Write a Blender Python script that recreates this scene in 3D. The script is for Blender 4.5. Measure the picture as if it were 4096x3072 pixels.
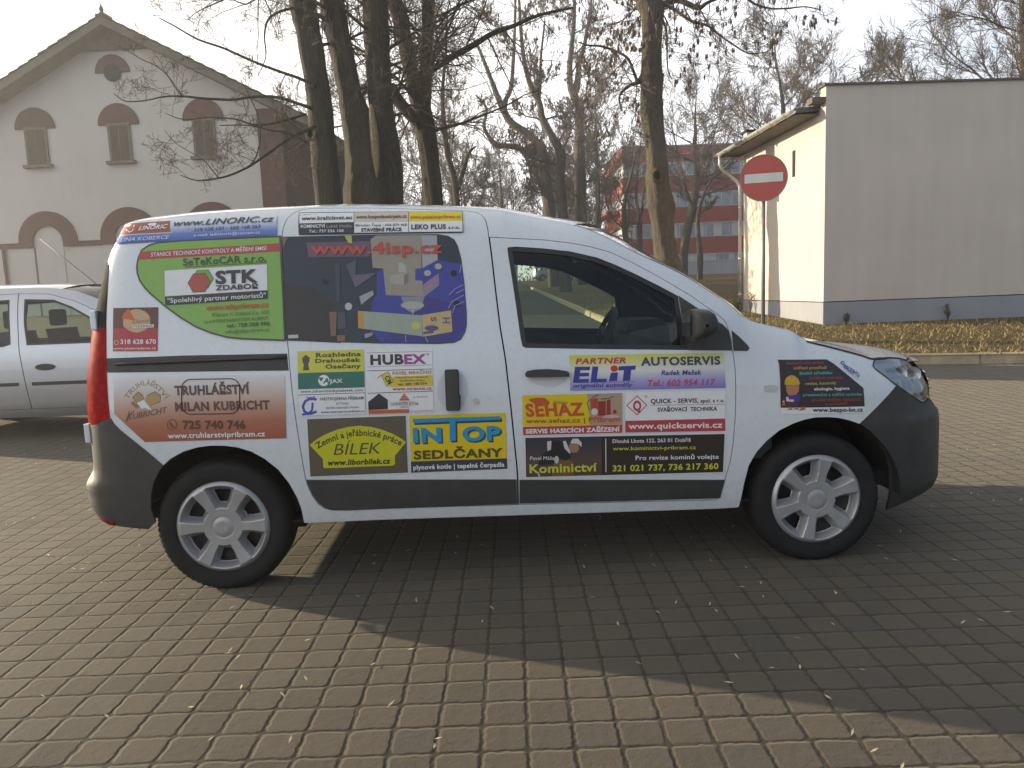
import bpy, bmesh, math, random
import numpy as np
from mathutils import Vector, Matrix, geometry

C = bpy.context.scene
COL = C.collection
for o in list(bpy.data.objects): bpy.data.objects.remove(o)
# ---------------------------------------------------------------- camera
CX, CY, CZ, YAW, PITCH, ROLL, FN = (1.26548, -3.44956, 1.34434, .03106, .12127, .03745, .73897)
def camera():
    f = Vector((math.sin(YAW)*math.cos(PITCH), math.cos(YAW)*math.cos(PITCH), -math.sin(PITCH)))
    r = Vector((math.cos(YAW), -math.sin(YAW), 0)); d = f.cross(r)
    r2 = math.cos(ROLL)*r + math.sin(ROLL)*d; d2 = -math.sin(ROLL)*r + math.cos(ROLL)*d
    m = Matrix((( r2.x, -d2.x, -f.x, CX), (r2.y, -d2.y, -f.y, CY), (r2.z, -d2.z, -f.z, CZ), (0, 0, 0, 1)))
    cd = bpy.data.cameras.new('camera'); cd.sensor_width = 36; cd.lens = 36*FN; cd.clip_start = .05; cd.clip_end = 2500
    co = bpy.data.objects.new('camera', cd); co.matrix_world = m; COL.objects.link(co); C.camera = co
camera()
# ---------------------------------------------------------------- sky, sun, exposure
SUN_DIR = Vector((-.915, .404, math.tan(math.radians(13.5)))).normalized()      # towards the sun
EL = math.asin(SUN_DIR.z); AZ = math.atan2(SUN_DIR.x, SUN_DIR.y)
w = bpy.data.worlds.new('World'); C.world = w; w.use_nodes = True
nt = w.node_tree; nt.nodes.clear()
sky = nt.nodes.new('ShaderNodeTexSky'); sky.sky_type = 'NISHITA'; sky.sun_disc = False
sky.sun_elevation = EL; sky.sun_rotation = AZ; sky.air_density = 1.0; sky.dust_density = 4.0; sky.ozone_density = 1.0; sky.altitude = 480
bg = nt.nodes.new('ShaderNodeBackground'); bg.inputs['Strength'].default_value = .09
wo = nt.nodes.new('ShaderNodeOutputWorld')
# thin high cloud that veils the blue, brighter towards the sun and the horizon
def wn(kind, **k):
    n = nt.nodes.new(kind)
    for a, b in k.items(): setattr(n, a, b)
    return n
tc = wn('ShaderNodeTexCoord'); dt = wn('ShaderNodeVectorMath', operation='DOT_PRODUCT'); nt.links.new(tc.outputs['Generated'], dt.inputs[0]); dt.inputs[1].default_value = SUN_DIR
veil = wn('ShaderNodeValToRGB'); e = veil.color_ramp.elements
VEIL = [(0, (.072, .112, .162)), (.30, (.125, .168, .222)), (.5, (.50, .52, .56)), (.68, (.66, .655, .66)), (.88, (.75, .72, .67)), (1, (.95, .88, .76))]
while len(e) < len(VEIL): e.new(.5)
for i, (p, c) in enumerate(VEIL): e[i].position = p; e[i].color = (*c, 1)
mr = wn('ShaderNodeMapRange'); nt.links.new(dt.outputs['Value'], mr.inputs[0]); mr.inputs[1].default_value = -1; mr.inputs[2].default_value = 1; nt.links.new(mr.outputs[0], veil.inputs[0])
mp = wn('ShaderNodeMapping'); mp.inputs['Scale'].default_value = (1, 1, 3); nt.links.new(tc.outputs['Generated'], mp.inputs[0])
cl = wn('ShaderNodeTexNoise'); cl.inputs['Scale'].default_value = 2.2; cl.inputs['Detail'].default_value = 6; nt.links.new(mp.outputs[0], cl.inputs['Vector'])
cm = wn('ShaderNodeMapRange'); nt.links.new(cl.outputs[0], cm.inputs[0]); cm.inputs[1].default_value = .3; cm.inputs[2].default_value = .65; cm.inputs[3].default_value = .72; cm.inputs[4].default_value = .96
sc_ = wn('ShaderNodeVectorMath', operation='SCALE'); nt.links.new(veil.outputs[0], sc_.inputs[0]); sz = wn('ShaderNodeSeparateXYZ'); nt.links.new(tc.outputs['Generated'], sz.inputs[0])
zr_ = wn('ShaderNodeMapRange'); nt.links.new(sz.outputs[2], zr_.inputs[0]); zr_.inputs[1].default_value = .1; zr_.inputs[2].default_value = .9; zr_.inputs[3].default_value = 18.; zr_.inputs[4].default_value = 8.
nt.links.new(zr_.outputs[0], sc_.inputs['Scale'])
mx = wn('ShaderNodeMix', data_type='RGBA'); nt.links.new(cm.outputs[0], mx.inputs[0]); nt.links.new(sky.outputs[0], mx.inputs[6]); nt.links.new(sc_.outputs[0], mx.inputs[7])
nt.links.new(mx.outputs[2], bg.inputs[0]); nt.links.new(bg.outputs[0], wo.inputs[0])
sl = bpy.data.lights.new('sun', 'SUN'); sl.energy = 4.8; sl.angle = math.radians(.6); sl.color = (1, .84, .60)
so = bpy.data.objects.new('sun', sl); so.rotation_euler = SUN_DIR.to_track_quat('Z', 'Y').to_euler(); so.location = SUN_DIR*60; COL.objects.link(so)
vs = C.view_settings; vs.view_transform = 'Standard'; vs.look = 'None'; vs.exposure = .95; vs.gamma = 1; vs.use_curve_mapping = False
C.cycles.max_bounces = 8; C.cycles.transparent_max_bounces = 24; C.cycles.use_denoising = True
C.cycles.caustics_reflective = False; C.cycles.caustics_refractive = False; C.cycles.sample_clamp_indirect = 6
random.seed(7)

class Curve:
    """smooth monotone cubic through (x, y) points, flat outside"""
    def __init__(s, pts):
        p = sorted(pts); s.x = np.array([a[0] for a in p], float); s.y = np.array([a[1] for a in p], float)
        d = np.diff(s.y) / np.diff(s.x); m = np.zeros(len(s.x))
        m[0], m[-1] = d[0], d[-1]
        for i in range(1, len(d)):
            m[i] = 0 if d[i-1]*d[i] <= 0 else 2*d[i-1]*d[i]/(d[i-1]+d[i])
        s.m = m
    def __call__(s, q):
        q = np.clip(np.asarray(q, float), s.x[0], s.x[-1])
        i = np.clip(np.searchsorted(s.x, q) - 1, 0, len(s.x) - 2)
        h = s.x[i+1] - s.x[i]; t = (q - s.x[i]) / h
        return ((2*t**3-3*t**2+1)*s.y[i] + (t**3-2*t**2+t)*h*s.m[i]
                + (-2*t**3+3*t**2)*s.y[i+1] + (t**3-t**2)*h*s.m[i+1])

class Side:
    """one flank of a car: depth y inward from the widest plane as a function of (x, z)"""
    def __init__(s, W, prof, top, rnd, x1, xf, nf, x2, xr, nr):
        s.W, s.B = W, W/2
        s.prof, s.top, s.rnd = Curve(prof), Curve(top), Curve(rnd)
        s.x1, s.xf, s.nf, s.x2, s.xr, s.nr = x1, Curve(xf), nf, x2, Curve(xr), nr
    def Y(s, x, z):
        x = np.asarray(x, float); z = np.asarray(z, float)
        d = s.prof(z) + s.rnd(x)*np.exp(-np.maximum(s.top(x)-z, 0)/.065)
        t = np.clip((x-s.x1)/(s.xf(z)-s.x1), 0, .985)
        d = d + s.B*(1-(1-t**s.nf)**(1/s.nf))
        t = np.clip((s.x2-x)/(s.x2-s.xr(z)), 0, .985)
        return d + s.B*(1-(1-t**s.nr)**(1/s.nr))
    def normal(s, x, z):
        e = .004
        gx = (s.Y(x+e, z)-s.Y(x-e, z))/(2*e); gz = (s.Y(x, z+e)-s.Y(x, z-e))/(2*e)
        n = np.stack([gx, -np.ones_like(gx), gz], -1)
        return n/np.linalg.norm(n, axis=-1, keepdims=True)

VAN_SIDE = Side(*(1.751,[(.15,.06),(.25,.03),(.35,.012),(.5,.004),(.7,0),(.85,.002),(.95,.008),(1.05,.018),(1.2,.042),(1.4,.078),(1.6,.112),(1.8,.145)],[(-.534,1.699),(-.493,1.717),(-.429,1.732),(-.233,1.749),(-.086,1.761),(.208,1.771),(.41,1.774),(.536,1.777),(.905,1.765),(1.103,1.753),(1.357,1.733),(1.381,1.727),(1.513,1.693),(1.659,1.659),(1.747,1.631),(1.85,1.583),(1.972,1.512),(2.2,1.394),(2.331,1.305),(2.417,1.246),(2.486,1.18),(2.562,1.15),(2.645,1.127),(2.714,1.108),(2.744,1.082),(2.783,1.061),(2.843,1.044),(2.942,1.016),(3.042,.987),(3.092,.971),(3.127,.957),(3.192,.962),(3.242,.957),(3.282,.946),(3.318,.929),(3.343,.906),(3.367,.876)],[(-.7,.095),(1.4,.095),(1.9,.06),(2.4,.05),(2.7,.07),(3.2,.06),(3.5,.035)],2.5,[(.1,3.564),(.241,3.664),(.27,3.686),(.3,3.7),(.324,3.698),(.541,3.69),(.614,3.687),(.657,3.678),(.684,3.653),(.74,3.628),(.788,3.621),(.852,3.589),(.885,3.559),(1,3.439)],3,-.26,[(.1,-.617),(.325,-.617),(.348,-.652),(.38,-.685),(.447,-.706),(.462,-.706),(.514,-.712),(.551,-.687),(.575,-.668),(.609,-.661),(.683,-.66),(.794,-.661),(.996,-.653),(1.161,-.63),(1.324,-.602),(1.461,-.563),(1.565,-.533),(1.641,-.501),(1.676,-.477),(1.85,-.457)],5))
OUTLINE = {'SDOOR':[(.3406,1.6353),(.344,1.6733),(.3566,1.717),(.3799,1.7469),(.4138,1.7644),(.4552,1.771),(.5323,1.7699),(.7714,1.762),(1.0111,1.7461),(1.2029,1.7322),(1.2459,1.7228),(1.2693,1.7061),(1.285,1.6801),(1.2928,1.6404),(1.2958,1.6018),(1.3038,1.5117),(1.3157,1.3475),(1.3286,1.1889),(1.3477,1.0336),(1.3628,.8249),(1.381,.5362),(1.3831,.4763),(1.381,.3494),(1.0352,.355),(.7717,.3595),(.5824,.3593),(.5094,.364),(.4788,.3743),(.4494,.3978),(.4265,.4373),(.4091,.4816),(.3996,.5274),(.3924,.6028),(.3855,.6829),(.3731,.8408),(.3651,.9703),(.3583,1.119),(.3545,1.1651),(.3491,1.1622),(.3451,1.4531)],
'FDOOR':[(1.2958,1.6018),(1.3038,1.5117),(1.3157,1.3475),(1.3286,1.1889),(1.3477,1.0336),(1.3628,.8249),(1.381,.5362),(1.3831,.4763),(1.381,.3494),(1.8292,.3389),(2.3229,.3261),(2.3412,.348),(2.359,.4086),(2.3718,.4578),(2.3875,.5119),(2.4003,.5931),(2.4108,.7272),(2.4142,.8334),(2.4136,.9386),(2.4062,1.0277),(2.4032,1.0334),(2.4001,1.0897),(2.3907,1.1336),(2.3811,1.1683),(2.3517,1.2007),(2.303,1.237),(2.2301,1.2931),(2.1384,1.3532),(2.0467,1.4102),(1.9543,1.4641),(1.8607,1.5117),(1.7661,1.5414),(1.6716,1.5623),(1.5454,1.5806),(1.4191,1.591)],
'BODY_LOW':[(-.4651,1.6879),(-.4832,1.6513),(-.5055,1.6069),(-.5103,1.5947),(-.5188,1.5708),(-.4576,1.5391),(-.4531,1.5061),(-.4561,1.3903),(-.4591,1.3214),(-.4608,1.2481),(-.4607,1.0696),(-.4609,.978),(-.4597,.8857),(-.4584,.8439),(-.4516,.839),(-.4395,.8154),(-.4139,.7865),(-.3714,.7473),(-.3082,.688),(-.2373,.6158),(-.205,.6437),(-.1407,.6756),(-.078,.6918),(-.0162,.6973),(.045,.6945),(.1056,.6836),(.1654,.6619),(.2241,.6242),(.2816,.5703),(.3259,.5037),(.3574,.4306),(.3716,.3772),(.3776,.3095),(.3862,.308),(.7677,.3059),(1.4115,.2963),(1.8295,.2897),(2.317,.2826),(2.4149,.2836),(2.4311,.2857),(2.44,.325),(2.4539,.4087),(2.4742,.4906),(2.5111,.5545),(2.5589,.6067),(2.6175,.6527),(2.682,.6821),(2.7361,.6983),(2.7909,.7063),(2.8462,.705),(2.9025,.6985),(2.9597,.6831),(3.0119,.6625),(3.2245,.8267),(3.2076,.8401),(3.1565,.8817),(3.12,.9119),(3.1128,.9239),(3.126,.9386),(3.1457,.953)],
'PILLARPANEL':[(-.5055,1.6069),(-.5103,1.5947),(-.5188,1.5708),(-.4576,1.5391),(-.4531,1.5061),(-.4561,1.3903),(-.4591,1.3214),(-.4608,1.2481),(-.5996,1.2521),(-.5867,1.3236),(-.5686,1.3946),(-.5483,1.465),(-.527,1.5446),(-.5182,1.5726)],
'TAIL':[(-.4608,1.2481),(-.5996,1.2521),(-.6141,1.1561),(-.6359,.9868),(-.6412,.8812),(-.6429,.8012),(-.5275,.8155),(-.4922,.8325),(-.4584,.8439),(-.4597,.8857),(-.4609,.978),(-.4607,1.0696)],
'RBUMP':[(-.643,.7962),(-.5276,.8145),(-.4923,.8316),(-.4576,.8429),(-.4516,.839),(-.4395,.8154),(-.4139,.7865),(-.3714,.7473),(-.3082,.688),(-.2373,.6158),(-.2596,.5888),(-.2893,.5389),(-.3084,.4753),(-.3158,.4105),(-.3019,.3471),(-.3382,.313),(-.428,.3252),(-.5387,.3379),(-.567,.3625),(-.6707,.3907),(-.6859,.4544),(-.6917,.5129),(-.6896,.5223),(-.6641,.5557),(-.6473,.5829),(-.6427,.6187),(-.642,.6913)],
'FBUMP':[(3.2245,.8267),(3.016,.6623),(3.0722,.6211),(3.123,.5673),(3.1635,.5025),(3.1863,.4328),(3.1944,.358),(3.1979,.2809),(3.2007,.21),(3.3943,.2499),(3.6106,.2833),(3.6153,.3116),(3.6134,.3402),(3.6124,.3635),(3.6063,.5527),(3.5986,.6464),(3.5914,.6638),(3.534,.6907),(3.5045,.7311),(3.4702,.7233),(3.4319,.7202),(3.4033,.7246),(3.3381,.7585),(3.2674,.801)],
'HEADL':[(3.1487,.9528),(3.167,.9561),(3.2379,.9525),(3.3229,.9413),(3.4016,.9221),(3.4519,.9201),(3.4745,.8964),(3.5031,.865),(3.5234,.8339),(3.5163,.7889),(3.4972,.7426),(3.4702,.7233),(3.4319,.7202),(3.4033,.7246),(3.3381,.7585),(3.2674,.801),(3.2076,.8401),(3.1565,.8817),(3.12,.9119),(3.1128,.9239),(3.126,.9386)],
'SCLAD':[(.4067,.5173),(1.3767,.4739),(1.3759,.3564),(1.0355,.3606),(.5827,.3632),(.5201,.3662),(.4843,.3774),(.4526,.4054),(.4297,.4447),(.4138,.4889)],
'FCLAD':[(1.3908,.4716),(2.3587,.4264),(2.3536,.4089),(2.3387,.3379),(1.8292,.3473),(1.387,.3575)],
'FWIN':[(1.3823,1.5498),(1.4171,1.5518),(1.5429,1.5392),(1.6687,1.521),(1.794,1.4882),(1.8872,1.4471),(1.9803,1.3998),(2.0728,1.3492),(2.1649,1.2956),(2.164,1.2862),(2.1749,1.1672),(2.1906,1.0463),(1.8345,1.0635),(1.5214,1.0808),(1.4433,1.0851),(1.4281,1.0938),(1.4205,1.1343),(1.4054,1.2898),(1.3921,1.4148),(1.3805,1.509),(1.3776,1.5436)],
'SAIL':[(2.1649,1.2956),(2.2503,1.236),(2.3112,1.1899),(2.3664,1.1533),(2.3888,1.1275),(2.3971,1.0836),(2.3994,1.0355),(2.2127,1.0442),(2.1906,1.0463),(2.1749,1.1672)],
'SAILF':[(2.4051,1.1268),(2.4396,1.0942),(2.476,1.0552),(2.4828,1.0412),(2.4709,1.0305),(2.4064,1.0345),(2.4048,1.0833)],
'SWIN':[(.3457,1.6342),(.7769,1.6284),(1.0583,1.621),(1.1051,1.6122),(1.1351,1.5931),(1.1491,1.5643),(1.1625,1.5074),(1.1723,1.3995),(1.1784,1.2596),(1.176,1.1994),(1.1677,1.1673),(1.1478,1.1356),(1.1145,1.1208),(1.0399,1.1191),(.7616,1.1323),(.355,1.1606),(.3485,1.222),(.3474,1.453)],
'RAIL':[(-.4628,1.113),(-.1206,1.1124),(.3538,1.1028),(.3582,1.0258),(-.0318,1.0369),(-.4574,1.0489),(-.4607,1.0696)],
'FLAP':[(.0954,.9996),(.106,.9979),(.1157,.9935),(.1239,.9867),(.1301,.9779),(.1336,.9678),(.1345,.957),(.1302,.8822),(.1281,.8714),(.1233,.8614),(.1161,.8529),(.1071,.8465),(.0968,.8426),(.0861,.8414),(-.0923,.8463),(-.1028,.848),(-.1124,.8525),(-.1203,.8594),(-.1262,.8682),(-.1296,.8784),(-.1303,.8892),(-.1258,.9638),(-.1238,.9745),(-.1192,.9844),(-.1122,.9928),(-.1034,.9991),(-.0933,1.003),(-.0826,1.0041)],
'SHANDLE':[(1.07,.9947),(1.0732,.9976),(1.1229,.9967),(1.1264,.9929),(1.1252,.9288),(1.1243,.8847),(1.1307,.8766),(1.126,.8181),(1.1212,.8142),(1.0734,.8146),(1.0694,.819),(1.0696,.8791),(1.0698,.9414)],
'SRECESS':[(1.1708,.9035),(1.1673,.8801),(1.1591,.8584),(1.1467,.84),(1.131,.826),(1.1131,.8176),(1.0942,.8153),(1.0755,.8192),(1.0585,.8291),(1.0441,.8443),(1.0335,.8637),(1.0273,.886),(1.0259,.9095),(1.0294,.9329),(1.0376,.9544),(1.0499,.9726),(1.0655,.9864),(1.0833,.9947),(1.1022,.997),(1.1208,.9932),(1.1379,.9834),(1.1523,.9685),(1.163,.9492),(1.1693,.9271)],
'LOCK':[(1.2194,.8493),(1.2181,.8438),(1.2147,.8392),(1.2099,.8362),(1.2043,.8353),(1.1987,.8366),(1.1942,.84),(1.1912,.8449),(1.1903,.8506),(1.1917,.8561),(1.195,.8607),(1.1999,.8637),(1.2055,.8646),(1.211,.8632),(1.2156,.8599),(1.2185,.855)],
'FHANDLE':[(1.4349,.9669),(1.4383,.9741),(1.4448,.98),(1.4763,.985),(1.5389,.985),(1.5909,.9793),(1.6272,.9716),(1.6363,.9639),(1.6357,.9463),(1.5375,.9482),(1.4437,.952),(1.4356,.9586)],
'FRECESS':[(1.4437,.951),(1.6356,.9432),(1.6255,.9264),(1.5987,.9093),(1.5671,.9012),(1.5253,.9019),(1.4839,.913),(1.4585,.9296)],
'INDIC':[(2.5929,.8684),(2.5966,.8678),(2.6001,.8663),(2.603,.8639),(2.6053,.8609),(2.6067,.8574),(2.6071,.8537),(2.6071,.8518),(2.6066,.8481),(2.6051,.8447),(2.6028,.8418),(2.5998,.8396),(2.5963,.8383),(2.5926,.838),(2.5555,.8392),(2.5518,.8398),(2.5483,.8413),(2.5454,.8437),(2.5431,.8467),(2.5417,.8502),(2.5412,.8539),(2.5413,.8558),(2.5418,.8595),(2.5433,.8629),(2.5456,.8658),(2.5486,.8679),(2.5521,.8692),(2.5559,.8696)],
'HOODEDGE':[(2.7048,1.1092),(2.7301,1.0846),(2.7725,1.0632),(2.8337,1.0459),(2.9384,1.0166),(3.0496,.9858),(3.1073,.9674),(3.1457,.953)],
'MIRROR':[(2.177,1.236),(2.207,1.239),(2.249,1.234),(2.273,1.217),(2.288,1.181),(2.293,1.157),(2.288,1.139),(2.267,1.119),(2.236,1.104),(2.206,1.094),(2.175,1.092),(2.165,1.108),(2.163,1.144),(2.164,1.204),(2.169,1.228)]}
STICKERS = [('advert_sticker','body','blue and white strip advert sticker with an italic web address',[('g',[(-.4607,1.7183),(-.0591,1.7271),(.3124,1.7365),(.3209,1.6431),(-.0457,1.635),(-.4164,1.6277)],[(0,(.04,.1,.42)),(.35,(.12,.2,.5)),(.65,(.45,.5,.66)),(1,(.72,.73,.75))]),('p',[(-.4599,1.7244),(-.1814,1.7304),(-.1642,1.6689),(-.4179,1.665)],(.72,.73,.75)),('p',[(-.4603,1.7215),(-.1826,1.7274),(-.167,1.6719),(-.415,1.6682)],(.3,.085,.05)),('l',[(-.4128,1.7179),(-.3826,1.6924),(-.3594,1.6789),(-.3462,1.6861),(-.349,1.714)],.0053,(.72,.73,.75),False),('t','LINORIC',[(-.3191,1.6848),(-.1868,1.6908)],.0194,(.72,.73,.75),.023,.2),('t','LINA KOBERCE',[(-.3952,1.6354),(-.1692,1.641)],.0166,(.72,.73,.75),0,.2),('t','www.LINORIC.cz',[(-.1599,1.698),(.3032,1.704)],.0287,(.05,.05,.07),.011,.25),('t','318 628 693 - 602 168 263',[(-.0602,1.6713),(.2425,1.677)],.0148,(.07,.08,.2),.011,0),('l',[(-.0739,1.6766),(-.0745,1.6715),(-.0776,1.6678),(-.0822,1.6663),(-.0873,1.6675),(-.0917,1.6709),(-.0942,1.6758),(-.0944,1.6811),(-.0921,1.6853),(-.0879,1.6876),(-.0827,1.6872),(-.0779,1.6843),(-.0747,1.6796)],.0022,(.4,.42,.5),True),('t','e-mail: ladislavric@seznam.cz',[(-.0579,1.6459),(.2439,1.6492)],.0129,(.72,.73,.75),0,0)]),
('advert_sticker','body','green advert filling the blind rear side window with a hexagon logo',[('o',[(.3313,1.6309),(.0705,1.6284),(-.1148,1.6267),(-.2166,1.6215),(-.2578,1.6122),(-.2891,1.5922),(-.3029,1.5601),(-.3099,1.5233),(-.3073,1.4908),(-.2966,1.4581),(-.275,1.4251),(-.2435,1.3917),(-.1848,1.3389),(-.117,1.2858),(-.0492,1.2419),(.0188,1.2118),(.087,1.1908),(.1556,1.1812),(.3427,1.167),(.3395,1.3607),(.336,1.4998)],.008,(.05,.07,.05)),('p',[(.3313,1.6309),(.0705,1.6284),(-.1148,1.6267),(-.2166,1.6215),(-.2578,1.6122),(-.2891,1.5922),(-.3029,1.5601),(-.3099,1.5233),(-.3073,1.4908),(-.2966,1.4581),(-.275,1.4251),(-.2435,1.3917),(-.1848,1.3389),(-.117,1.2858),(-.0492,1.2419),(.0188,1.2118),(.087,1.1908),(.1556,1.1812),(.3427,1.167),(.3395,1.3607),(.336,1.4998)],(.22,.42,.085)),('p',[(-.3018,1.5871),(.3357,1.6034),(.3373,1.5659),(-.3069,1.5501)],(.42,.06,.055)),('t','STANICE TECHNICKÉ KONTROLY A MĚŘENÍ EMISÍ',[(-.2492,1.5628),(.2748,1.5742)],.0184,(.72,.73,.75),.011,0),('t','SeTeKoCAR s.r.o.',[(-.1051,1.5168),(.2717,1.5231)],.0331,(.05,.09,.04),.023,0),('p',[(-.095,1.5118),(.274,1.5193),(.2739,1.5165),(-.0951,1.509)],(.05,.09,.04)),('p',[(-.188,1.4966),(.2747,1.509),(.2747,1.3918),(-.1874,1.3804)],(.72,.73,.75)),('p',[(-.1874,1.3804),(.2747,1.3918),(.2756,1.3529),(-.1871,1.3399)],(.035,.04,.035)),('p',[(-.0419,1.4946),(.0096,1.4955),(.0342,1.4529),(.0071,1.4105),(-.0241,1.4116),(-.0561,1.4678)],(.028,.027,.03)),('p',[(-.0401,1.4926),(.0082,1.4932),(.0319,1.453),(.0053,1.4124),(-.0231,1.4134),(-.0543,1.4677)],(.17,.42,.05)),('p',[(-.0582,1.479),(-.0044,1.4798),(.0188,1.4419),(-.0061,1.3944),(-.0616,1.3932),(-.0847,1.4365)],(.028,.027,.03)),('p',[(-.0564,1.477),(-.0058,1.4775),(.0165,1.442),(-.0074,1.3967),(-.0602,1.395),(-.0824,1.4364)],(.4,.08,.06)),('t','STK',[(.0415,1.4295),(.2328,1.4317)],.0575,(.04,.04,.045),.037,0),('t','ZDABOŘ',[(.0409,1.3986),(.2343,1.4007)],.0231,(.04,.04,.045),.023,0),('t','"Spolehlivý partner motoristů"',[(-.1746,1.35),(.2679,1.3587)],.0212,(.72,.73,.75),.011,0),('t','www.stkpribram.cz',[(-.0044,1.3114),(.2775,1.3168)],.0231,(.5,.1,.03),.023,0),('t','Příbram V, Zdaboř č.p. 633',[(.0239,1.2804),(.2786,1.2845)],.0166,(.05,.1,.03),0,0),('t','za HYPERMARKETEM ALBERT',[(-.0133,1.252),(.2761,1.2579)],.0157,(.05,.1,.03),0,0),('t','tel.: 728 358 993',[(.088,1.2297),(.2801,1.2325)],.0167,(.04,.08,.03),.023,0),('t','info@stkpribram.cz',[(.0827,1.2024),(.2794,1.2063)],.0157,(.05,.1,.03),0,0)]),
('advert_sticker','body','small square red pizzeria sticker',[('p',[(-.4244,1.3377),(-.2215,1.3343),(-.228,1.1367),(-.4286,1.1435)],(.4,.035,.045)),('p',[(-.4244,1.3377),(-.2215,1.3343),(-.2238,1.2395),(-.4264,1.2462)],(.12,.045,.03)),('p',[(-.2565,1.2737),(-.2598,1.2575),(-.2688,1.2432),(-.2825,1.2321),(-.2998,1.2253),(-.3188,1.2234),(-.3378,1.2268),(-.3549,1.2349),(-.3684,1.247),(-.377,1.262),(-.3799,1.2784),(-.3767,1.2945),(-.3677,1.3089),(-.3538,1.32),(-.3365,1.3269),(-.3174,1.3287),(-.2984,1.3254),(-.2813,1.3173),(-.2679,1.3051),(-.2593,1.2901)],(.52,.36,.19)),('p',[(-.354,1.3338),(-.3249,1.2777),(-.3844,1.2891),(-.3772,1.3117)],(.5,.13,.03)),('p',[(-.3379,1.2622),(-.339,1.2558),(-.342,1.2502),(-.3466,1.2458),(-.3523,1.2431),(-.3587,1.2424),(-.3651,1.2436),(-.3708,1.2467),(-.3753,1.2515),(-.3782,1.2573),(-.3791,1.2637),(-.378,1.27),(-.375,1.2757),(-.3704,1.28),(-.3646,1.2828),(-.3582,1.2835),(-.3518,1.2823),(-.3461,1.2791),(-.3416,1.2744),(-.3388,1.2686)],(.55,.36,.19)),('t','Dante',[(-.3365,1.2648),(-.2589,1.2674)],.0185,(.4,.1,.06),0,.3),('p',[(-.3365,1.2584),(-.2417,1.2576),(-.2419,1.2438),(-.3367,1.2447)],(.72,.73,.75)),('t','PIZZERIA',[(-.3321,1.2473),(-.2446,1.2467)],.0092,(.028,.027,.03),.011,0),('t','318 628 670',[(-.392,1.1751),(-.2333,1.1703)],.0208,(.72,.73,.75),.023,0),('l',[(-.4012,1.1813),(-.4024,1.177),(-.4056,1.1738),(-.4101,1.1725),(-.4146,1.1735),(-.4182,1.1764),(-.4199,1.1807),(-.4194,1.1852),(-.4166,1.1888),(-.4124,1.1906),(-.4078,1.1903),(-.4038,1.1879),(-.4016,1.1839)],.0018,(.72,.73,.75),True),('t','www.pizzeriadante.cz',[(-.4252,1.1511),(-.2338,1.1452)],.0111,(.72,.73,.75),.011,0)]),
('advert_sticker','body','joiner advert sticker fading from white to brick red over the fuel flap',[('g',[(-.4294,1.0298),(-.1692,1.0255),(.3389,1.0049),(.3352,.8528),(.3295,.7165),(-.0068,.7228),(-.3091,.7272),(-.4352,.8619)],[(0,(.33,.085,.045)),(.28,(.4,.15,.09)),(.55,(.5,.33,.25)),(.8,(.6,.56,.55)),(1,(.72,.73,.75))]),('a','TRUHLÁŘSTVÍ',[(-.3697,.9234),(-.2827,.9852),(-.2015,.9173)],.0232,(.32,.21,.08),.011),('p',[(-.3205,.9591),(-.3009,.9445),(-.2966,.9259),(-.3305,.9088),(-.3472,.9326)],(.4,.26,.1)),('p',[(-.2831,.9391),(-.2456,.956),(-.2218,.9366),(-.2257,.9091),(-.2724,.8925),(-.2937,.9142)],(.42,.28,.11)),('p',[(-.358,.9054),(-.3435,.9186),(-.3181,.8898),(-.3323,.8812)],(.26,.16,.08)),('p',[(-.3305,.9088),(-.298,.919),(-.2648,.87),(-.2957,.8843),(-.3096,.8802)],(.72,.73,.75)),('l',[(-.3472,.9326),(-.3205,.9591),(-.2966,.9259),(-.3305,.9088),(-.3472,.9326)],.0027,(.12,.07,.03),False),('l',[(-.2831,.9391),(-.2456,.956),(-.2218,.9366),(-.2257,.9091),(-.2724,.8925)],.0027,(.12,.07,.03),False),('l',[(-.3854,.8205),(-.3649,.8732),(-.3722,.8503),(-.3444,.8724)],.0041,(.12,.07,.035),False),('t','KUBRICHT',[(-.3776,.8309),(-.1963,.8591)],.0272,(.12,.07,.035),0,.2),('t','TRUHLÁŘSTVÍ',[(-.158,.9362),(.1788,.9292)],.0419,(.11,.05,.04),.037,0),('t','MILAN KUBRICHT',[(-.1604,.8637),(.2654,.8558)],.0397,(.12,.05,.035),.037,0),('t','725 740 746',[(-.1327,.7816),(.1497,.7702)],.0376,(.1,.045,.03),.037,0),('l',[(-.1581,.8014),(-.1617,.7908),(-.1697,.783),(-.1803,.7799),(-.1908,.7824),(-.1986,.7897),(-.2019,.8001),(-.1998,.8111),(-.1929,.8199),(-.1828,.8244),(-.172,.8236),(-.1632,.8175),(-.1585,.8077)],.0032,(.11,.05,.035),True),('l',[(-.1872,.8144),(-.1859,.8026),(-.1789,.7929),(-.171,.7893)],.0064,(.11,.05,.035),False),('t','www.truhlarstvipribram.cz',[(-.204,.74),(.2358,.731)],.0245,(.72,.73,.75),.023,0)]),
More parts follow.
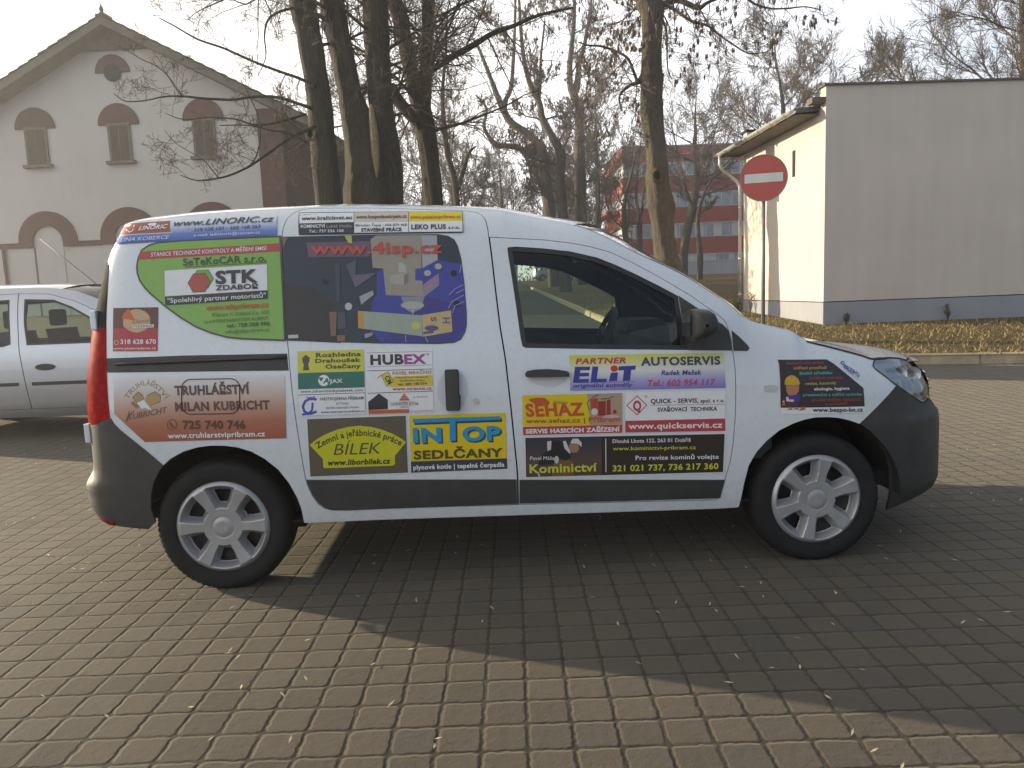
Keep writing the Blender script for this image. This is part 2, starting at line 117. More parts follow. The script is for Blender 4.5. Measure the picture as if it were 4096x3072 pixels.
('advert_sticker','sliding_door','strip of six small text adverts above the window',[('p',[(.4124,1.7456),(1.1764,1.7259),(1.1762,1.6236),(.7994,1.6314),(.4202,1.6396)],(.07,.08,.1)),('p',[(.416,1.7418),(.6687,1.7349),(.6716,1.6897),(.4215,1.6918)],(.72,.73,.75)),('t','www.kralicisvet.eu',[(.4293,1.7063),(.6621,1.7028)],.0186,(.05,.05,.06),.023,0),('p',[(.6715,1.7353),(.9225,1.729),(.9236,1.682),(.6744,1.6886)],(.56,.49,.4)),('t','www.hospodauskrpalu.cz',[(.6822,1.7051),(.9164,1.7011)],.0158,(.06,.05,.05),.023,0),('p',[(.9254,1.7294),(1.1745,1.7233),(1.1736,1.6757),(.9265,1.682)],(.68,.55,.03)),('t','www.psisalonpribram.cz',[(.932,1.6951),(1.1677,1.6899)],.0168,(.5,.13,.03),.023,0),('p',[(.4212,1.6889),(.6722,1.6867),(.6727,1.6372),(.422,1.6414)],(.04,.042,.05)),('t','KOMINICTVÍ',[(.4297,1.6688),(.5407,1.6672)],.0148,(.72,.73,.75),.023,0),('t','Lukáš Huska',[(.5486,1.6659),(.6633,1.6638)],.0139,(.4,.42,.45),0,0),('t','Tel.: 737 556 100',[(.4677,1.6459),(.6265,1.6427)],.0129,(.72,.73,.75),.011,0),('p',[(.675,1.6867),(.9236,1.6801),(.9232,1.6323),(.6755,1.6376)],(.72,.73,.75)),('t','Miroslav Ťapaj - 606 879 468',[(.681,1.6661),(.917,1.6609)],.0111,(.12,.12,.13),.011,0),('t','STAVEBNÍ PRÁCE',[(.7069,1.6413),(.8928,1.6377)],.0157,(.028,.027,.03),.037,0),('p',[(.9265,1.6805),(1.1745,1.6742),(1.1735,1.6256),(.926,1.6322)],(.72,.73,.75)),('t','LEKO PLUS',[(.9375,1.6443),(1.0975,1.6407)],.0213,(.05,.05,.055),.037,0),('t','s.r.o.',[(1.1083,1.6394),(1.1616,1.6385)],.0139,(.05,.05,.055),.023,0)]),
('window_film','sliding_door','printed blue machine photo covering the sliding door window',[('p',[(.3457,1.6342),(.7769,1.6284),(1.0583,1.621),(1.1051,1.6122),(1.1351,1.5931),(1.1491,1.5643),(1.1625,1.5074),(1.1723,1.3995),(1.1784,1.2596),(1.176,1.1994),(1.1677,1.1673),(1.1478,1.1356),(1.1145,1.1208),(1.0399,1.1191),(.7616,1.1323),(.355,1.1606),(.3485,1.222),(.3474,1.453)],(.028,.036,.055)),('p',[(.3442,1.416),(.4687,1.4022),(.582,1.3146),(.5999,1.1409),(.356,1.1619),(.3485,1.222)],(.03,.027,.026)),('p',[(1.0544,1.5019),(1.1605,1.4794),(1.1714,1.3995),(1.1761,1.2597),(1.1735,1.1949),(1.1627,1.1582),(1.1432,1.1381),(1.1123,1.1245),(.7849,1.135),(.7358,1.1932),(.7446,1.3177),(.769,1.3539),(.7723,1.4561),(.8007,1.469),(.95,1.4636),(.9828,1.4671)],(.045,.055,.3)),('p',[(1.0014,1.336),(1.1747,1.283),(1.1735,1.1949),(1.1101,1.1279),(.7849,1.136),(.905,1.2468)],(.05,.04,.22)),('p',[(.4547,1.6029),(.7484,1.5996),(.7467,1.5293),(.463,1.5362)],(.14,.09,.12)),('p',[(.7722,1.6238),(.9831,1.6193),(.9782,1.4672),(.95,1.4636),(.9481,1.4124),(.9807,1.4089),(.9874,1.3365),(.8107,1.35),(.8031,1.4713),(.7544,1.4777),(.7485,1.6067)],(.3,.27,.22)),('p',[(.983,1.6183),(1.0544,1.6159),(1.0544,1.5019),(.9828,1.4671)],(.36,.36,.38)),('p',[(.9848,1.3924),(1.0568,1.441),(1.057,1.3851),(.9874,1.3365)],(.26,.2,.3)),('p',[(.8506,1.4952),(.8739,1.4944),(.8725,1.4524),(.9074,1.4488),(.9084,1.4791),(.8857,1.4986)],(.4,.39,.36)),('p',[(.8324,1.4399),(.9167,1.4471),(.9152,1.4043),(.8961,1.3934),(.8335,1.4026)],(.36,.34,.29)),('p',[(.8977,1.4375),(.9176,1.4471),(.9161,1.4033),(.8961,1.392)],(.2,.17,.14)),('p',[(.8803,1.3405),(.9874,1.3365),(.9714,1.2814),(.9289,1.2644),(.9015,1.2794)],(.26,.24,.27)),('p',[(.9846,1.2971),(.9818,1.2918),(.974,1.2872),(.962,1.2837),(.947,1.2818),(.9304,1.2815),(.9139,1.283),(.8991,1.2861),(.8874,1.2904),(.88,1.2956),(.8775,1.3012),(.8803,1.3065),(.8881,1.3111),(.9001,1.3146),(.9151,1.3165),(.9317,1.3167),(.9482,1.3153),(.963,1.3122),(.9747,1.3079),(.9822,1.3027)],(.38,.39,.38)),('p',[(.927,1.2784),(.9363,1.2781),(.9323,1.2551)],(.5,.45,.4)),('p',[(.6808,1.2831),(.975,1.2511),(.9715,1.1564),(.6806,1.2046)],(.3,.36,.29)),('p',[(.6808,1.2831),(.7071,1.2798),(.7046,1.2018),(.6806,1.2046)],(.5,.28,.06)),('p',[(.9751,1.2534),(1.1064,1.2693),(1.1095,1.1718),(.9737,1.154)],(.48,.37,.16)),('p',[(.964,1.2052),(.9627,1.1996),(.9596,1.1945),(.9548,1.1906),(.9489,1.1882),(.9424,1.1876),(.9359,1.1887),(.9302,1.1916),(.9257,1.1958),(.9229,1.2011),(.9221,1.2068),(.9234,1.2125),(.9265,1.2175),(.9313,1.2215),(.9372,1.2239),(.9437,1.2245),(.9502,1.2234),(.9559,1.2205),(.9604,1.2162),(.9632,1.211)],(.5,.47,.12)),('p',[(1.0464,1.1905),(1.0447,1.1865),(1.04,1.1831),(1.0329,1.1805),(1.024,1.179),(1.0142,1.1788),(1.0045,1.1798),(.9957,1.182),(.9888,1.1851),(.9845,1.1889),(.9831,1.1929),(.9848,1.1969),(.9894,1.2003),(.9965,1.2029),(1.0054,1.2044),(1.0152,1.2046),(1.025,1.2036),(1.0337,1.2015),(1.0406,1.1983),(1.045,1.1945)],(.09,.07,.22)),('p',[(.9769,1.177),(1.0236,1.1798),(1.0232,1.1692),(.9765,1.1654)],(.09,.07,.22)),('t','S',[(1.0143,1.2427),(1.0135,1.2218)],.0256,(.1,.09,.25),.023,0),('t','H',[(1.0678,1.2383),(1.0668,1.2119)],.0336,(.1,.09,.25),.023,0),('p',[(.551,1.2834),(.5858,1.283),(.5778,1.174),(.5546,1.1726)],(.2,.12,.075)),('p',[(.5904,1.2819),(.6226,1.2761),(.6251,1.2067),(.588,1.2035)],(.07,.075,.1)),('p',[(.5825,1.1761),(.6217,1.1746),(.6185,1.1471),(.5839,1.1484)],(.2,.13,.05)),('p',[(.6897,1.3476),(.751,1.3732),(.7574,1.3544),(.6979,1.3102)],(.33,.33,.38)),('p',[(.7074,1.1759),(.7448,1.1836),(.7443,1.1698),(.7115,1.1573)],(.3,.3,.4)),('p',[(.6338,1.4937),(.681,1.5153),(.6725,1.39)],(.09,.09,.12)),('p',[(.6603,1.4462),(.7722,1.4514),(.6724,1.3877)],(.12,.11,.15)),('p',[(.5829,1.5002),(.6063,1.5087),(.601,1.3278),(.5848,1.3284)],(.05,.06,.085)),('p',[(.3477,1.6279),(.3709,1.6295),(.35,1.5832)],(.25,.15,.05)),('p',[(.6297,1.6269),(.6624,1.6267),(.6652,1.5908),(.648,1.5937)],(.42,.45,.1)),('p',[(.6564,1.3035),(.6554,1.2981),(.6529,1.2933),(.6491,1.2895),(.6443,1.2872),(.6392,1.2865),(.634,1.2876),(.6295,1.2903),(.6259,1.2943),(.6237,1.2993),(.623,1.3047),(.624,1.3101),(.6265,1.3149),(.6303,1.3187),(.635,1.321),(.6402,1.3217),(.6453,1.3206),(.6499,1.3179),(.6535,1.3139),(.6557,1.3089)],(.45,.45,.43)),('p',[(1.0217,1.4423),(1.0207,1.438),(1.0183,1.4342),(1.0145,1.4313),(1.0099,1.4294),(1.0048,1.4289),(.9998,1.4298),(.9953,1.432),(.9918,1.4352),(.9896,1.4392),(.989,1.4435),(.99,1.4478),(.9924,1.4516),(.9962,1.4546),(1.0008,1.4564),(1.0059,1.4569),(1.0109,1.456),(1.0154,1.4539),(1.0189,1.4507),(1.0211,1.4467)],(.4,.38,.35)),('p',[(1.0719,1.4709),(1.071,1.4666),(1.0685,1.4627),(1.0648,1.4598),(1.0601,1.458),(1.055,1.4575),(1.05,1.4583),(1.0455,1.4605),(1.042,1.4637),(1.0398,1.4677),(1.0392,1.472),(1.0402,1.4763),(1.0426,1.4802),(1.0464,1.4831),(1.051,1.485),(1.0561,1.4855),(1.0611,1.4846),(1.0656,1.4824),(1.0691,1.4792),(1.0713,1.4752)],(.4,.38,.35)),('p',[(.5481,1.4211),(.5473,1.4171),(.5454,1.4135),(.5424,1.4107),(.5387,1.409),(.5347,1.4086),(.5307,1.4093),(.5272,1.4113),(.5244,1.4143),(.5226,1.418),(.5221,1.422),(.5229,1.426),(.5248,1.4295),(.5278,1.4323),(.5314,1.434),(.5355,1.4345),(.5395,1.4337),(.543,1.4318),(.5458,1.4288),(.5475,1.4251)],(.01,.01,.01)),('p',[(1.1377,1.4381),(1.1369,1.4341),(1.1349,1.4305),(1.1319,1.4277),(1.1282,1.426),(1.1241,1.4255),(1.1201,1.4263),(1.1165,1.4283),(1.1137,1.4313),(1.112,1.435),(1.1115,1.4391),(1.1123,1.4431),(1.1143,1.4466),(1.1173,1.4494),(1.121,1.4511),(1.1251,1.4516),(1.1292,1.4509),(1.1327,1.4489),(1.1355,1.4459),(1.1372,1.4422)],(.01,.01,.01)),('p',[(1.1473,1.2989),(1.1465,1.2949),(1.1445,1.2913),(1.1414,1.2886),(1.1377,1.2869),(1.1337,1.2864),(1.1296,1.2872),(1.1261,1.2892),(1.1233,1.2921),(1.1216,1.2958),(1.1211,1.2999),(1.1219,1.3039),(1.1239,1.3074),(1.1269,1.3102),(1.1306,1.3119),(1.1347,1.3124),(1.1387,1.3116),(1.1423,1.3096),(1.1451,1.3066),(1.1468,1.3029)],(.01,.01,.01)),('l',[(1.0997,1.3393),(1.1288,1.3661),(1.167,1.3834)],.0023,(.5,.45,.55),False),('l',[(1.1327,1.345),(1.1708,1.3622)],.0023,(.5,.45,.55),False),('l',[(1.095,1.279),(1.1125,1.3086),(1.1698,1.3367)],.0023,(.5,.45,.55),False),('l',[(1.1129,1.2575),(1.1258,1.2895),(1.1695,1.3064)],.0023,(.5,.45,.55),False),('l',[(.895,1.164),(.8961,1.1316)],.0023,(.5,.45,.55),False),('l',[(.9852,1.1512),(.996,1.1277)],.0023,(.5,.45,.55),False),('l',[(1.1527,1.4376),(1.1612,1.4746)],.0023,(.5,.45,.55),False),('t','www.4isp.cz',[(.4749,1.5484),(1.0766,1.533)],.0544,(.47,.07,.05),.023,0),('p',[(.3626,1.1856),(.4083,1.1856),(.4087,1.17),(.3627,1.1699)],(.5,.5,.5))]),
('advert_sticker','sliding_door','yellow, green and white column of three small adverts',[('p',[(.4,1.1113),(.7005,1.1076),(.7002,1.0091),(.3993,1.0131)],(.58,.57,.06)),('p',[(.4209,1.0783),(.4379,1.0944),(.4568,1.0794),(.4536,1.0616),(.4481,1.0516),(.452,1.0233),(.4238,1.0234),(.4275,1.0499),(.4229,1.0628)],(.09,.07,.05)),('t','Rozhledna',[(.4835,1.0809),(.6887,1.0789)],.0196,(.08,.08,.03),.037,0),('t','Drahoušek',[(.48,1.0554),(.6877,1.0533)],.0186,(.08,.08,.03),.037,0),('t','Osečany',[(.5249,1.028),(.6865,1.0251)],.0187,(.08,.08,.03),.037,0),('p',[(.3993,1.0121),(.7007,1.0086),(.6983,.936),(.3977,.9391)],(.03,.15,.115)),('p',[(.5409,.9734),(.5393,.9655),(.5353,.9585),(.5293,.9531),(.522,.9497),(.514,.9488),(.5062,.9504),(.4992,.9543),(.4939,.9602),(.4906,.9675),(.4897,.9755),(.4914,.9834),(.4953,.9904),(.5012,.9958),(.5085,.9992),(.5165,1.0001),(.5244,.9986),(.5313,.9946),(.5367,.9887),(.54,.9814)],(.72,.73,.75)),('t','A',[(.5106,.9618),(.5398,.9611)],.0239,(.03,.15,.115),.037,.2),('t','JAX',[(.5408,.9616),(.6004,.9617)],.0177,(.72,.73,.75),.023,0),('p',[(.504,.9842),(.5037,.9826),(.5029,.9812),(.5017,.9801),(.5002,.9795),(.4986,.9793),(.497,.9796),(.4957,.9804),(.4946,.9816),(.4939,.983),(.4937,.9846),(.4941,.9862),(.4949,.9876),(.4961,.9887),(.4975,.9894),(.4991,.9895),(.5007,.9892),(.5021,.9884),(.5031,.9873),(.5038,.9858)],(.03,.15,.115)),('p',[(.5132,.9838),(.5129,.9822),(.5121,.9808),(.5109,.9798),(.5094,.9791),(.5078,.9789),(.5063,.9792),(.5049,.98),(.5038,.9812),(.5031,.9826),(.503,.9842),(.5033,.9858),(.5041,.9872),(.5053,.9883),(.5067,.989),(.5083,.9892),(.5099,.9888),(.5113,.9881),(.5124,.9869),(.513,.9854)],(.03,.15,.115)),('p',[(.5082,.9768),(.5079,.9753),(.5071,.9738),(.5059,.9728),(.5045,.9721),(.5029,.9719),(.5013,.9722),(.4999,.973),(.4988,.9742),(.4982,.9756),(.498,.9772),(.4983,.9788),(.4991,.9802),(.5003,.9813),(.5018,.982),(.5034,.9822),(.5049,.9819),(.5063,.9811),(.5074,.9799),(.5081,.9784)],(.03,.15,.115)),('p',[(.3977,.9381),(.6983,.935),(.6971,.8155),(.3998,.8178)],(.72,.73,.75)),('t','www.zdravotnickynabytek.com',[(.4076,.9222),(.6897,.9183)],.0135,(.04,.07,.06),.011,0),('p',[(.398,.9144),(.6987,.9122),(.6986,.9096),(.3978,.9118)],(.028,.027,.03)),('l',[(.4786,.8893),(.4508,.8962),(.4259,.8827),(.4143,.8599),(.42,.8362),(.4439,.8248),(.4753,.8338)],.0123,(.055,.085,.42),False),('l',[(.4599,.8761),(.4553,.8425),(.4362,.8251),(.4079,.8237)],.0092,(.055,.085,.42),False),('p',[(.4359,.9046),(.4522,.8946),(.4666,.9043),(.4743,.904),(.4538,.8852),(.4307,.9032)],(.055,.085,.42)),('t','NÁSTROJÁRNA PŘÍBRAM',[(.4948,.8845),(.6915,.8814)],.0136,(.028,.027,.03),.011,0),('t','Jiří Češka',[(.5654,.8629),(.622,.8625)],.0094,(.06,.06,.07),0,0),('t','výroba nástrojů a forem',[(.5186,.845),(.6687,.8428)],.0105,(.06,.06,.07),0,0),('t','www.nastrojarna-pribram.cz',[(.4943,.8262),(.6924,.8235)],.0105,(.05,.06,.2),.011,0)]),
('advert_sticker','sliding_door','white column of adverts with a purple framed name on top',[('p',[(.7093,1.1078),(1.0134,1.1025),(1.0083,.8111),(.7015,.8111)],(.72,.73,.75)),('l',[(.7174,1.0911),(1.0092,1.0872),(1.0087,1.0255),(.7164,1.028)],.002,(.2,.08,.2),True),('t','HUB',[(.7297,1.0377),(.8816,1.0358)],.0446,(.035,.03,.035),.037,0),('t','EX',[(.8842,1.0357),(.9848,1.0337)],.0425,(.3,.05,.24),.037,0),('t','®',[(.9872,1.0686),(.9986,1.0691)],.0104,(.028,.027,.03),0,0),('p',[(.7131,1.0112),(1.0105,1.0079),(1.0104,1.0053),(.713,1.0086)],(.028,.027,.03)),('p',[(.8327,.9795),(1.0109,.979),(1.0096,.9283),(.8099,.9314)],(.64,.5,.05)),('l',[(.7578,.9749),(.787,.9933)],.0046,(.45,.25,.12),False),('p',[(.7764,.987),(.8091,1.0037),(.8339,.9589),(.7971,.933)],(.028,.027,.03)),('p',[(.7789,.9864),(.808,1.0017),(.8318,.9589),(.7972,.935)],(.58,.53,.05)),('t','CM',[(.7904,.9777),(.8068,.9429)],.0226,(.05,.05,.02),.037,0),('t','PAVEL MRAČNO',[(.8279,.9875),(1.006,.9864)],.0146,(.5,.28,.07),.037,0),('t','Odstraňování hlodavců,',[(.8416,.9704),(.9923,.9679)],.0094,(.028,.027,.03),0,0),('t','škodlivého hmyzu',[(.86,.9552),(.9725,.9537)],.0094,(.028,.027,.03),0,0),('t','tel.: 602 140 014',[(.8499,.938),(.9821,.9367)],.0115,(.028,.027,.03),.023,0),('t','www.mracno.cz',[(.8246,.9163),(1.0038,.913)],.0157,(.5,.06,.06),.023,0),('p',[(.7109,.9096),(1.0077,.9072),(1.0075,.9046),(.7108,.9071)],(.028,.027,.03)),('p',[(.7114,.8681),(.7622,.9049),(.8009,.8748),(.7987,.8321),(.7109,.8316)],(.03,.03,.032)),('p',[(.8771,.9017),(.8854,.891),(.8683,.8912)],(.5,.13,.05)),('p',[(.8667,.8892),(.8868,.8888),(.8937,.8803),(.8601,.8811)],(.5,.13,.05)),('p',[(.8585,.8791),(.8951,.8781),(.9008,.868),(.8518,.869)],(.5,.13,.05)),('p',[(.8349,.8629),(.915,.8617),(.9149,.8601),(.8348,.8614)],(.5,.13,.05)),('t','CHWASTEK & SYN',[(.8145,.8471),(.9374,.8445)],.0147,(.06,.06,.06),0,0),('t','STŘECHY',[(.8552,.8349),(.8965,.8347)],.0073,(.028,.027,.03),0,0),('t','tel.: 776 609 418',[(.9169,.8793),(.9831,.8786)],.0068,(.028,.027,.03),0,0),('p',[(.7108,.8306),(.8957,.828),(.8953,.8112),(.7109,.8128)],(.5,.12,.05)),('t','www.strechychwastek.cz',[(.8997,.8157),(1.0044,.8149)],.0074,(.5,.12,.1),0,0)]),
('advert_sticker','sliding_door','grey brown advert with a yellow fan shape',[('p',[(.4276,.803),(.8818,.7992),(.8773,.5274),(.4226,.5295)],(.72,.73,.75)),('p',[(.4295,.8008),(.8796,.7972),(.8754,.5296),(.4249,.5316)],(.105,.09,.065)),('p',[(.4333,.6808),(.4669,.7057),(.5096,.7275),(.5624,.7463),(.6147,.7572),(.6665,.7602),(.7177,.7527),(.7686,.7373),(.8191,.714),(.8542,.6912),(.8741,.6744),(.8196,.6129),(.8173,.5727),(.808,.5667),(.4935,.5687),(.4877,.5744),(.4888,.6118)],(.52,.52,.02)),('a','Zemní a jeřábnické práce',[(.468,.6607),(.6612,.714),(.8482,.658)],.0295,(.06,.05,.02),.023),('t','BÍLEK',[(.5392,.6282),(.7595,.6263)],.0556,(.09,.075,.03),0,.25),('t','www.liborbilek.cz',[(.5089,.5814),(.7993,.5778)],.0255,(.05,.045,.02),.037,.2)]),
('advert_sticker','sliding_door','yellow advert with big light blue capitals and a dark bottom band',[('p',[(.8962,.7975),(1.338,.7917),(1.3351,.5772),(.8914,.5828)],(.66,.5,.012)),('p',[(.8914,.5817),(1.3361,.5771),(1.3359,.5274),(.8895,.529)],(.035,.045,.075)),('p',[(.9175,.7693),(1.3214,.7671),(1.3207,.7497),(.9167,.7525)],(.035,.045,.075)),('p',[(1.0866,.763),(1.1142,.7629),(1.1112,.6634),(1.0819,.6625)],(.035,.045,.075)),('t','IN',[(.9147,.6647),(1.0449,.6642)],.0662,(.035,.045,.075),.037,0),('t','OP',[(1.1414,.662),(1.3193,.6589)],.0663,(.035,.045,.075),.037,0),('p',[(.9109,.7811),(1.314,.7775),(1.3133,.7601),(.9109,.7622)],(.015,.27,.5)),('p',[(1.0789,.766),(1.106,.7659),(1.1032,.6712),(1.0744,.6703)],(.015,.27,.5)),('t','IN',[(.9078,.6729),(1.0379,.6709)],.0661,(.015,.27,.5),.037,0),('t','OP',[(1.1344,.6698),(1.3122,.6657)],.0663,(.015,.27,.5),.037,0),('t','SEDLČANY',[(.9061,.5929),(1.3197,.5876)],.04,(.09,.07,.02),.037,0),('t','plynové kotle | tepelná čerpadla',[(.9007,.543),(1.3231,.5388)],.0225,(.72,.73,.75),.023,0)]),
('advert_sticker','front_door','car service advert fading from yellow to violet blue',[('g',[(1.6431,1.0435),(1.9995,1.0356),(2.3583,1.027),(2.364,.8645),(2.0019,.8727),(1.6406,.8804)],[(0,(.17,.16,.5)),(.3,(.38,.36,.6)),(.55,(.68,.67,.66)),(.72,(.63,.63,.4)),(.9,(.58,.58,.1)),(1,(.56,.56,.07))]),('t','PARTNER',[(1.6687,1.0026),(1.9044,.9983)],.0261,(.43,.05,.06),.037,.2),('t','EL',[(1.6541,.9216),(1.8113,.9172)],.0692,(.045,.04,.27),.037,.1),('p',[(1.8309,.956),(1.8641,.9568),(1.8585,.9174),(1.8202,.9168)],(.045,.04,.27)),('p',[(1.8647,.9739),(1.8636,.9693),(1.861,.9652),(1.8571,.962),(1.8522,.9601),(1.8468,.9596),(1.8415,.9605),(1.8368,.9629),(1.833,.9663),(1.8307,.9706),(1.8301,.9753),(1.8311,.98),(1.8337,.9841),(1.8376,.9872),(1.8425,.9892),(1.8479,.9897),(1.8532,.9887),(1.858,.9864),(1.8617,.9829),(1.864,.9786)],(.5,.05,.03)),('p',[(1.8687,.9842),(1.9491,.9846),(1.9442,.9655),(1.9258,.9652),(1.9189,.9159),(1.8847,.9158),(1.8917,.965),(1.8654,.9651)],(.045,.04,.27)),('p',[(1.654,.9185),(1.9398,.9119),(1.9398,.9099),(1.654,.9164)],(.045,.04,.27)),('t','originální autodíly',[(1.6532,.8955),(1.9313,.8893)],.0179,(.045,.04,.27),.023,.2),('t','AUTOSERVIS',[(1.9732,.9821),(2.3451,.9723)],.0378,(.72,.73,.75),.037,0),('t','AUTOSERVIS',[(1.9712,.9842),(2.343,.9744)],.0377,(.05,.06,.08),.037,0),('t','Radek Mašek',[(2.0644,.9361),(2.2533,.931)],.0221,(.05,.06,.22),.023,.2),('t','Tel.: 602 954 117',[(1.9997,.8875),(2.3166,.8797)],.029,(.46,.06,.14),.023,.2)]),
('advert_sticker','front_door','yellow fire equipment advert with a red bottom band',[('p',[(1.4166,.8719),(1.8832,.863),(1.8801,.6722),(1.4139,.6804)],(.72,.73,.75)),('p',[(1.4181,.8698),(1.8815,.8609),(1.8787,.7128),(1.4154,.7234)],(.66,.5,.012)),('p',[(1.7177,.8641),(1.8815,.8609),(1.8788,.7139),(1.7295,.7166)],(.4,.29,.21)),('p',[(1.4153,.7223),(1.8787,.7128),(1.878,.6744),(1.4155,.6824)],(.43,.05,.06)),('t','SEHAZ',[(1.4291,.771),(1.7018,.7656)],.0591,(.5,.085,.025),.037,-.1),('p',[(1.4451,.8503),(1.487,.8554),(1.5235,.8523),(1.5438,.833),(1.5381,.8175),(1.5067,.8188),(1.4755,.8254),(1.4551,.8394)],(.5,.085,.025)),('p',[(1.5597,.8376),(1.6275,.8305),(1.6272,.819),(1.5592,.8245)],(.45,.3,.02)),('p',[(1.7328,.8408),(1.7669,.842),(1.7653,.7814),(1.7311,.7802)],(.38,.075,.03)),('p',[(1.7681,.8262),(1.8034,.8273),(1.8016,.7587),(1.7663,.7575)],(.28,.03,.03)),('p',[(1.8087,.8313),(1.8261,.8327),(1.8243,.7577),(1.8043,.7575)],(.28,.03,.03)),('p',[(1.8365,.7837),(1.8513,.7841),(1.8508,.7661),(1.8361,.7657)],(.3,.03,.03)),('l',[(1.7353,.8381),(1.7166,.8257),(1.7235,.7885)],.0026,(.06,.04,.03),False),('l',[(1.7408,.8458),(1.77,.8577)],.0037,(.06,.04,.03),False),('l',[(1.7799,.8362),(1.8115,.8386)],.0042,(.05,.04,.03),False),('l',[(1.8141,.8374),(1.838,.8459)],.0037,(.06,.04,.03),False),('p',[(1.7653,.7788),(1.7644,.7739),(1.762,.7696),(1.7584,.7662),(1.754,.7641),(1.7491,.7636),(1.7442,.7646),(1.7399,.767),(1.7365,.7707),(1.7344,.7752),(1.7337,.7801),(1.7346,.785),(1.737,.7893),(1.7406,.7926),(1.745,.7947),(1.7499,.7953),(1.7548,.7943),(1.7591,.7919),(1.7625,.7882),(1.7646,.7837)],(.6,.57,.55)),('p',[(1.8647,.7506),(1.8629,.7478),(1.8576,.7453),(1.8494,.7436),(1.839,.7427),(1.8276,.7427),(1.8162,.7436),(1.806,.7454),(1.7979,.7479),(1.7927,.7508),(1.791,.7538),(1.7929,.7567),(1.7982,.7591),(1.8064,.7609),(1.8167,.7618),(1.8281,.7618),(1.8395,.7608),(1.8497,.759),(1.8578,.7566),(1.863,.7537)],(.45,.4,.4)),('t','www.sehaz.cz |',[(1.4306,.7392),(1.7035,.7321)],.0222,(.36,.05,.015),.011,0),('t','Příbram',[(1.7219,.7318),(1.8659,.7293)],.0244,(.5,.1,.03),.023,0),('t','SERVIS HASICÍCH ZAŘÍZENÍ',[(1.4273,.691),(1.866,.6824)],.0202,(.72,.73,.75),.037,0)]),
('advert_sticker','front_door','white welding advert with a red diamond logo and red bottom band',[('p',[(1.8963,.8619),(2.3628,.8524),(2.3617,.7213),(1.8933,.7292)],(.72,.73,.75)),('p',[(1.8923,.7298),(2.3601,.7203),(2.3611,.6623),(1.8912,.6749)],(.43,.05,.06)),('l',[(1.9496,.8444),(1.9935,.7992),(1.9478,.7556),(1.9007,.801)],.0058,(.43,.05,.06),True),('t','Q',[(1.9297,.7765),(1.9682,.7759)],.0466,(.43,.05,.06),.037,0),('t','®',[(1.9857,.8328),(1.9974,.8334)],.0127,(.43,.05,.06),0,0),('t','QUICK - SERVIS,',[(2.0121,.8069),(2.2359,.8011)],.0212,(.028,.027,.03),.023,0),('t','spol. s r.o.',[(2.2449,.8007),(2.358,.7986)],.017,(.028,.027,.03),.023,0),('p',[(2.012,.799),(2.358,.7901),(2.3579,.788),(2.012,.7968)],(.43,.05,.06)),('t','SVAŘOVACÍ  TECHNIKA',[(2.0437,.7669),(2.3231,.7602)],.0191,(.028,.027,.03),.023,0),('t','www.quickservis.cz',[(1.9058,.6914),(2.3483,.679)],.0277,(.72,.73,.75),.023,0)]),
('advert_sticker','front_door','black chimney sweep advert with a photo of a man in a white cap',[('p',[(1.422,.6726),(2.3606,.65),(2.3535,.462),(1.4197,.4806)],(.72,.73,.75)),('p',[(1.4245,.6703),(2.3584,.6479),(2.3513,.4643),(1.4219,.4827)],(.028,.022,.02)),('g',[(1.4245,.6703),(1.781,.6621),(1.7774,.4771),(1.4219,.4827)],[(0,(.075,.05,.04)),(.4,(.09,.06,.055)),(.7,(.05,.042,.06)),(1,(.035,.03,.045))]),('p',[(1.5508,.5447),(1.5987,.5587),(1.6409,.5514),(1.6445,.4805),(1.5437,.4808)],(.17,.09,.035)),('p',[(1.522,.643),(1.5433,.6528),(1.6011,.6459),(1.6316,.6005),(1.636,.5679),(1.6092,.5528),(1.5674,.571),(1.5506,.5392),(1.4818,.537),(1.4882,.5745),(1.5235,.6053)],(.017,.017,.02)),('p',[(1.5248,.6482),(1.5459,.6516),(1.5421,.6099),(1.526,.6025)],(.55,.55,.55)),('p',[(1.5985,.646),(1.6117,.6486),(1.6325,.595),(1.6311,.5843),(1.6055,.6124)],(.55,.55,.55)),('p',[(1.627,.6303),(1.6693,.6311),(1.675,.6066),(1.663,.5909),(1.6418,.5892),(1.6289,.6006)],(.32,.18,.12)),('p',[(1.6325,.6354),(1.6436,.6563),(1.6699,.6563),(1.6863,.6357),(1.6848,.6153),(1.6693,.6311)],(.6,.58,.54)),('p',[(1.5776,.5597),(1.5769,.554),(1.5753,.549),(1.5729,.545),(1.5698,.5425),(1.5665,.5418),(1.5633,.5428),(1.5604,.5456),(1.5582,.5497),(1.5569,.5549),(1.5565,.5606),(1.5572,.5663),(1.5588,.5713),(1.5613,.5753),(1.5643,.5778),(1.5676,.5785),(1.5708,.5775),(1.5737,.5747),(1.5759,.5706),(1.5773,.5654)],(.5,.48,.45)),('p',[(1.4755,.5047),(1.4834,.5043),(1.4881,.4834),(1.4801,.4827)],(.5,.48,.45)),('t','Pavel Máša',[(1.4441,.5641),(1.5565,.5606)],.0182,(.72,.73,.75),0,0),('t','Kominictví',[(1.4394,.502),(1.7565,.4972)],.042,(.52,.54,.05),.023,0),('p',[(1.7971,.6496),(1.8008,.6494),(1.7989,.4898),(1.7952,.4899)],(.72,.73,.75)),('t','Dlouhá Lhota 122, 263 01 Dobříš',[(1.8306,.6282),(2.1972,.6183)],.0182,(.72,.73,.75),.011,0),('t','www.kominictvi-pribram.cz',[(1.8315,.5931),(2.2222,.582)],.0183,(.52,.54,.05),.011,0),('t','Pro revize komínů volejte',[(1.9371,.5423),(2.3294,.531)],.0216,(.72,.73,.75),.011,0),('t','321 021 737, 736 217 360',[(1.8283,.4928),(2.3286,.4818)],.0292,(.52,.54,.05),.023,0)]),
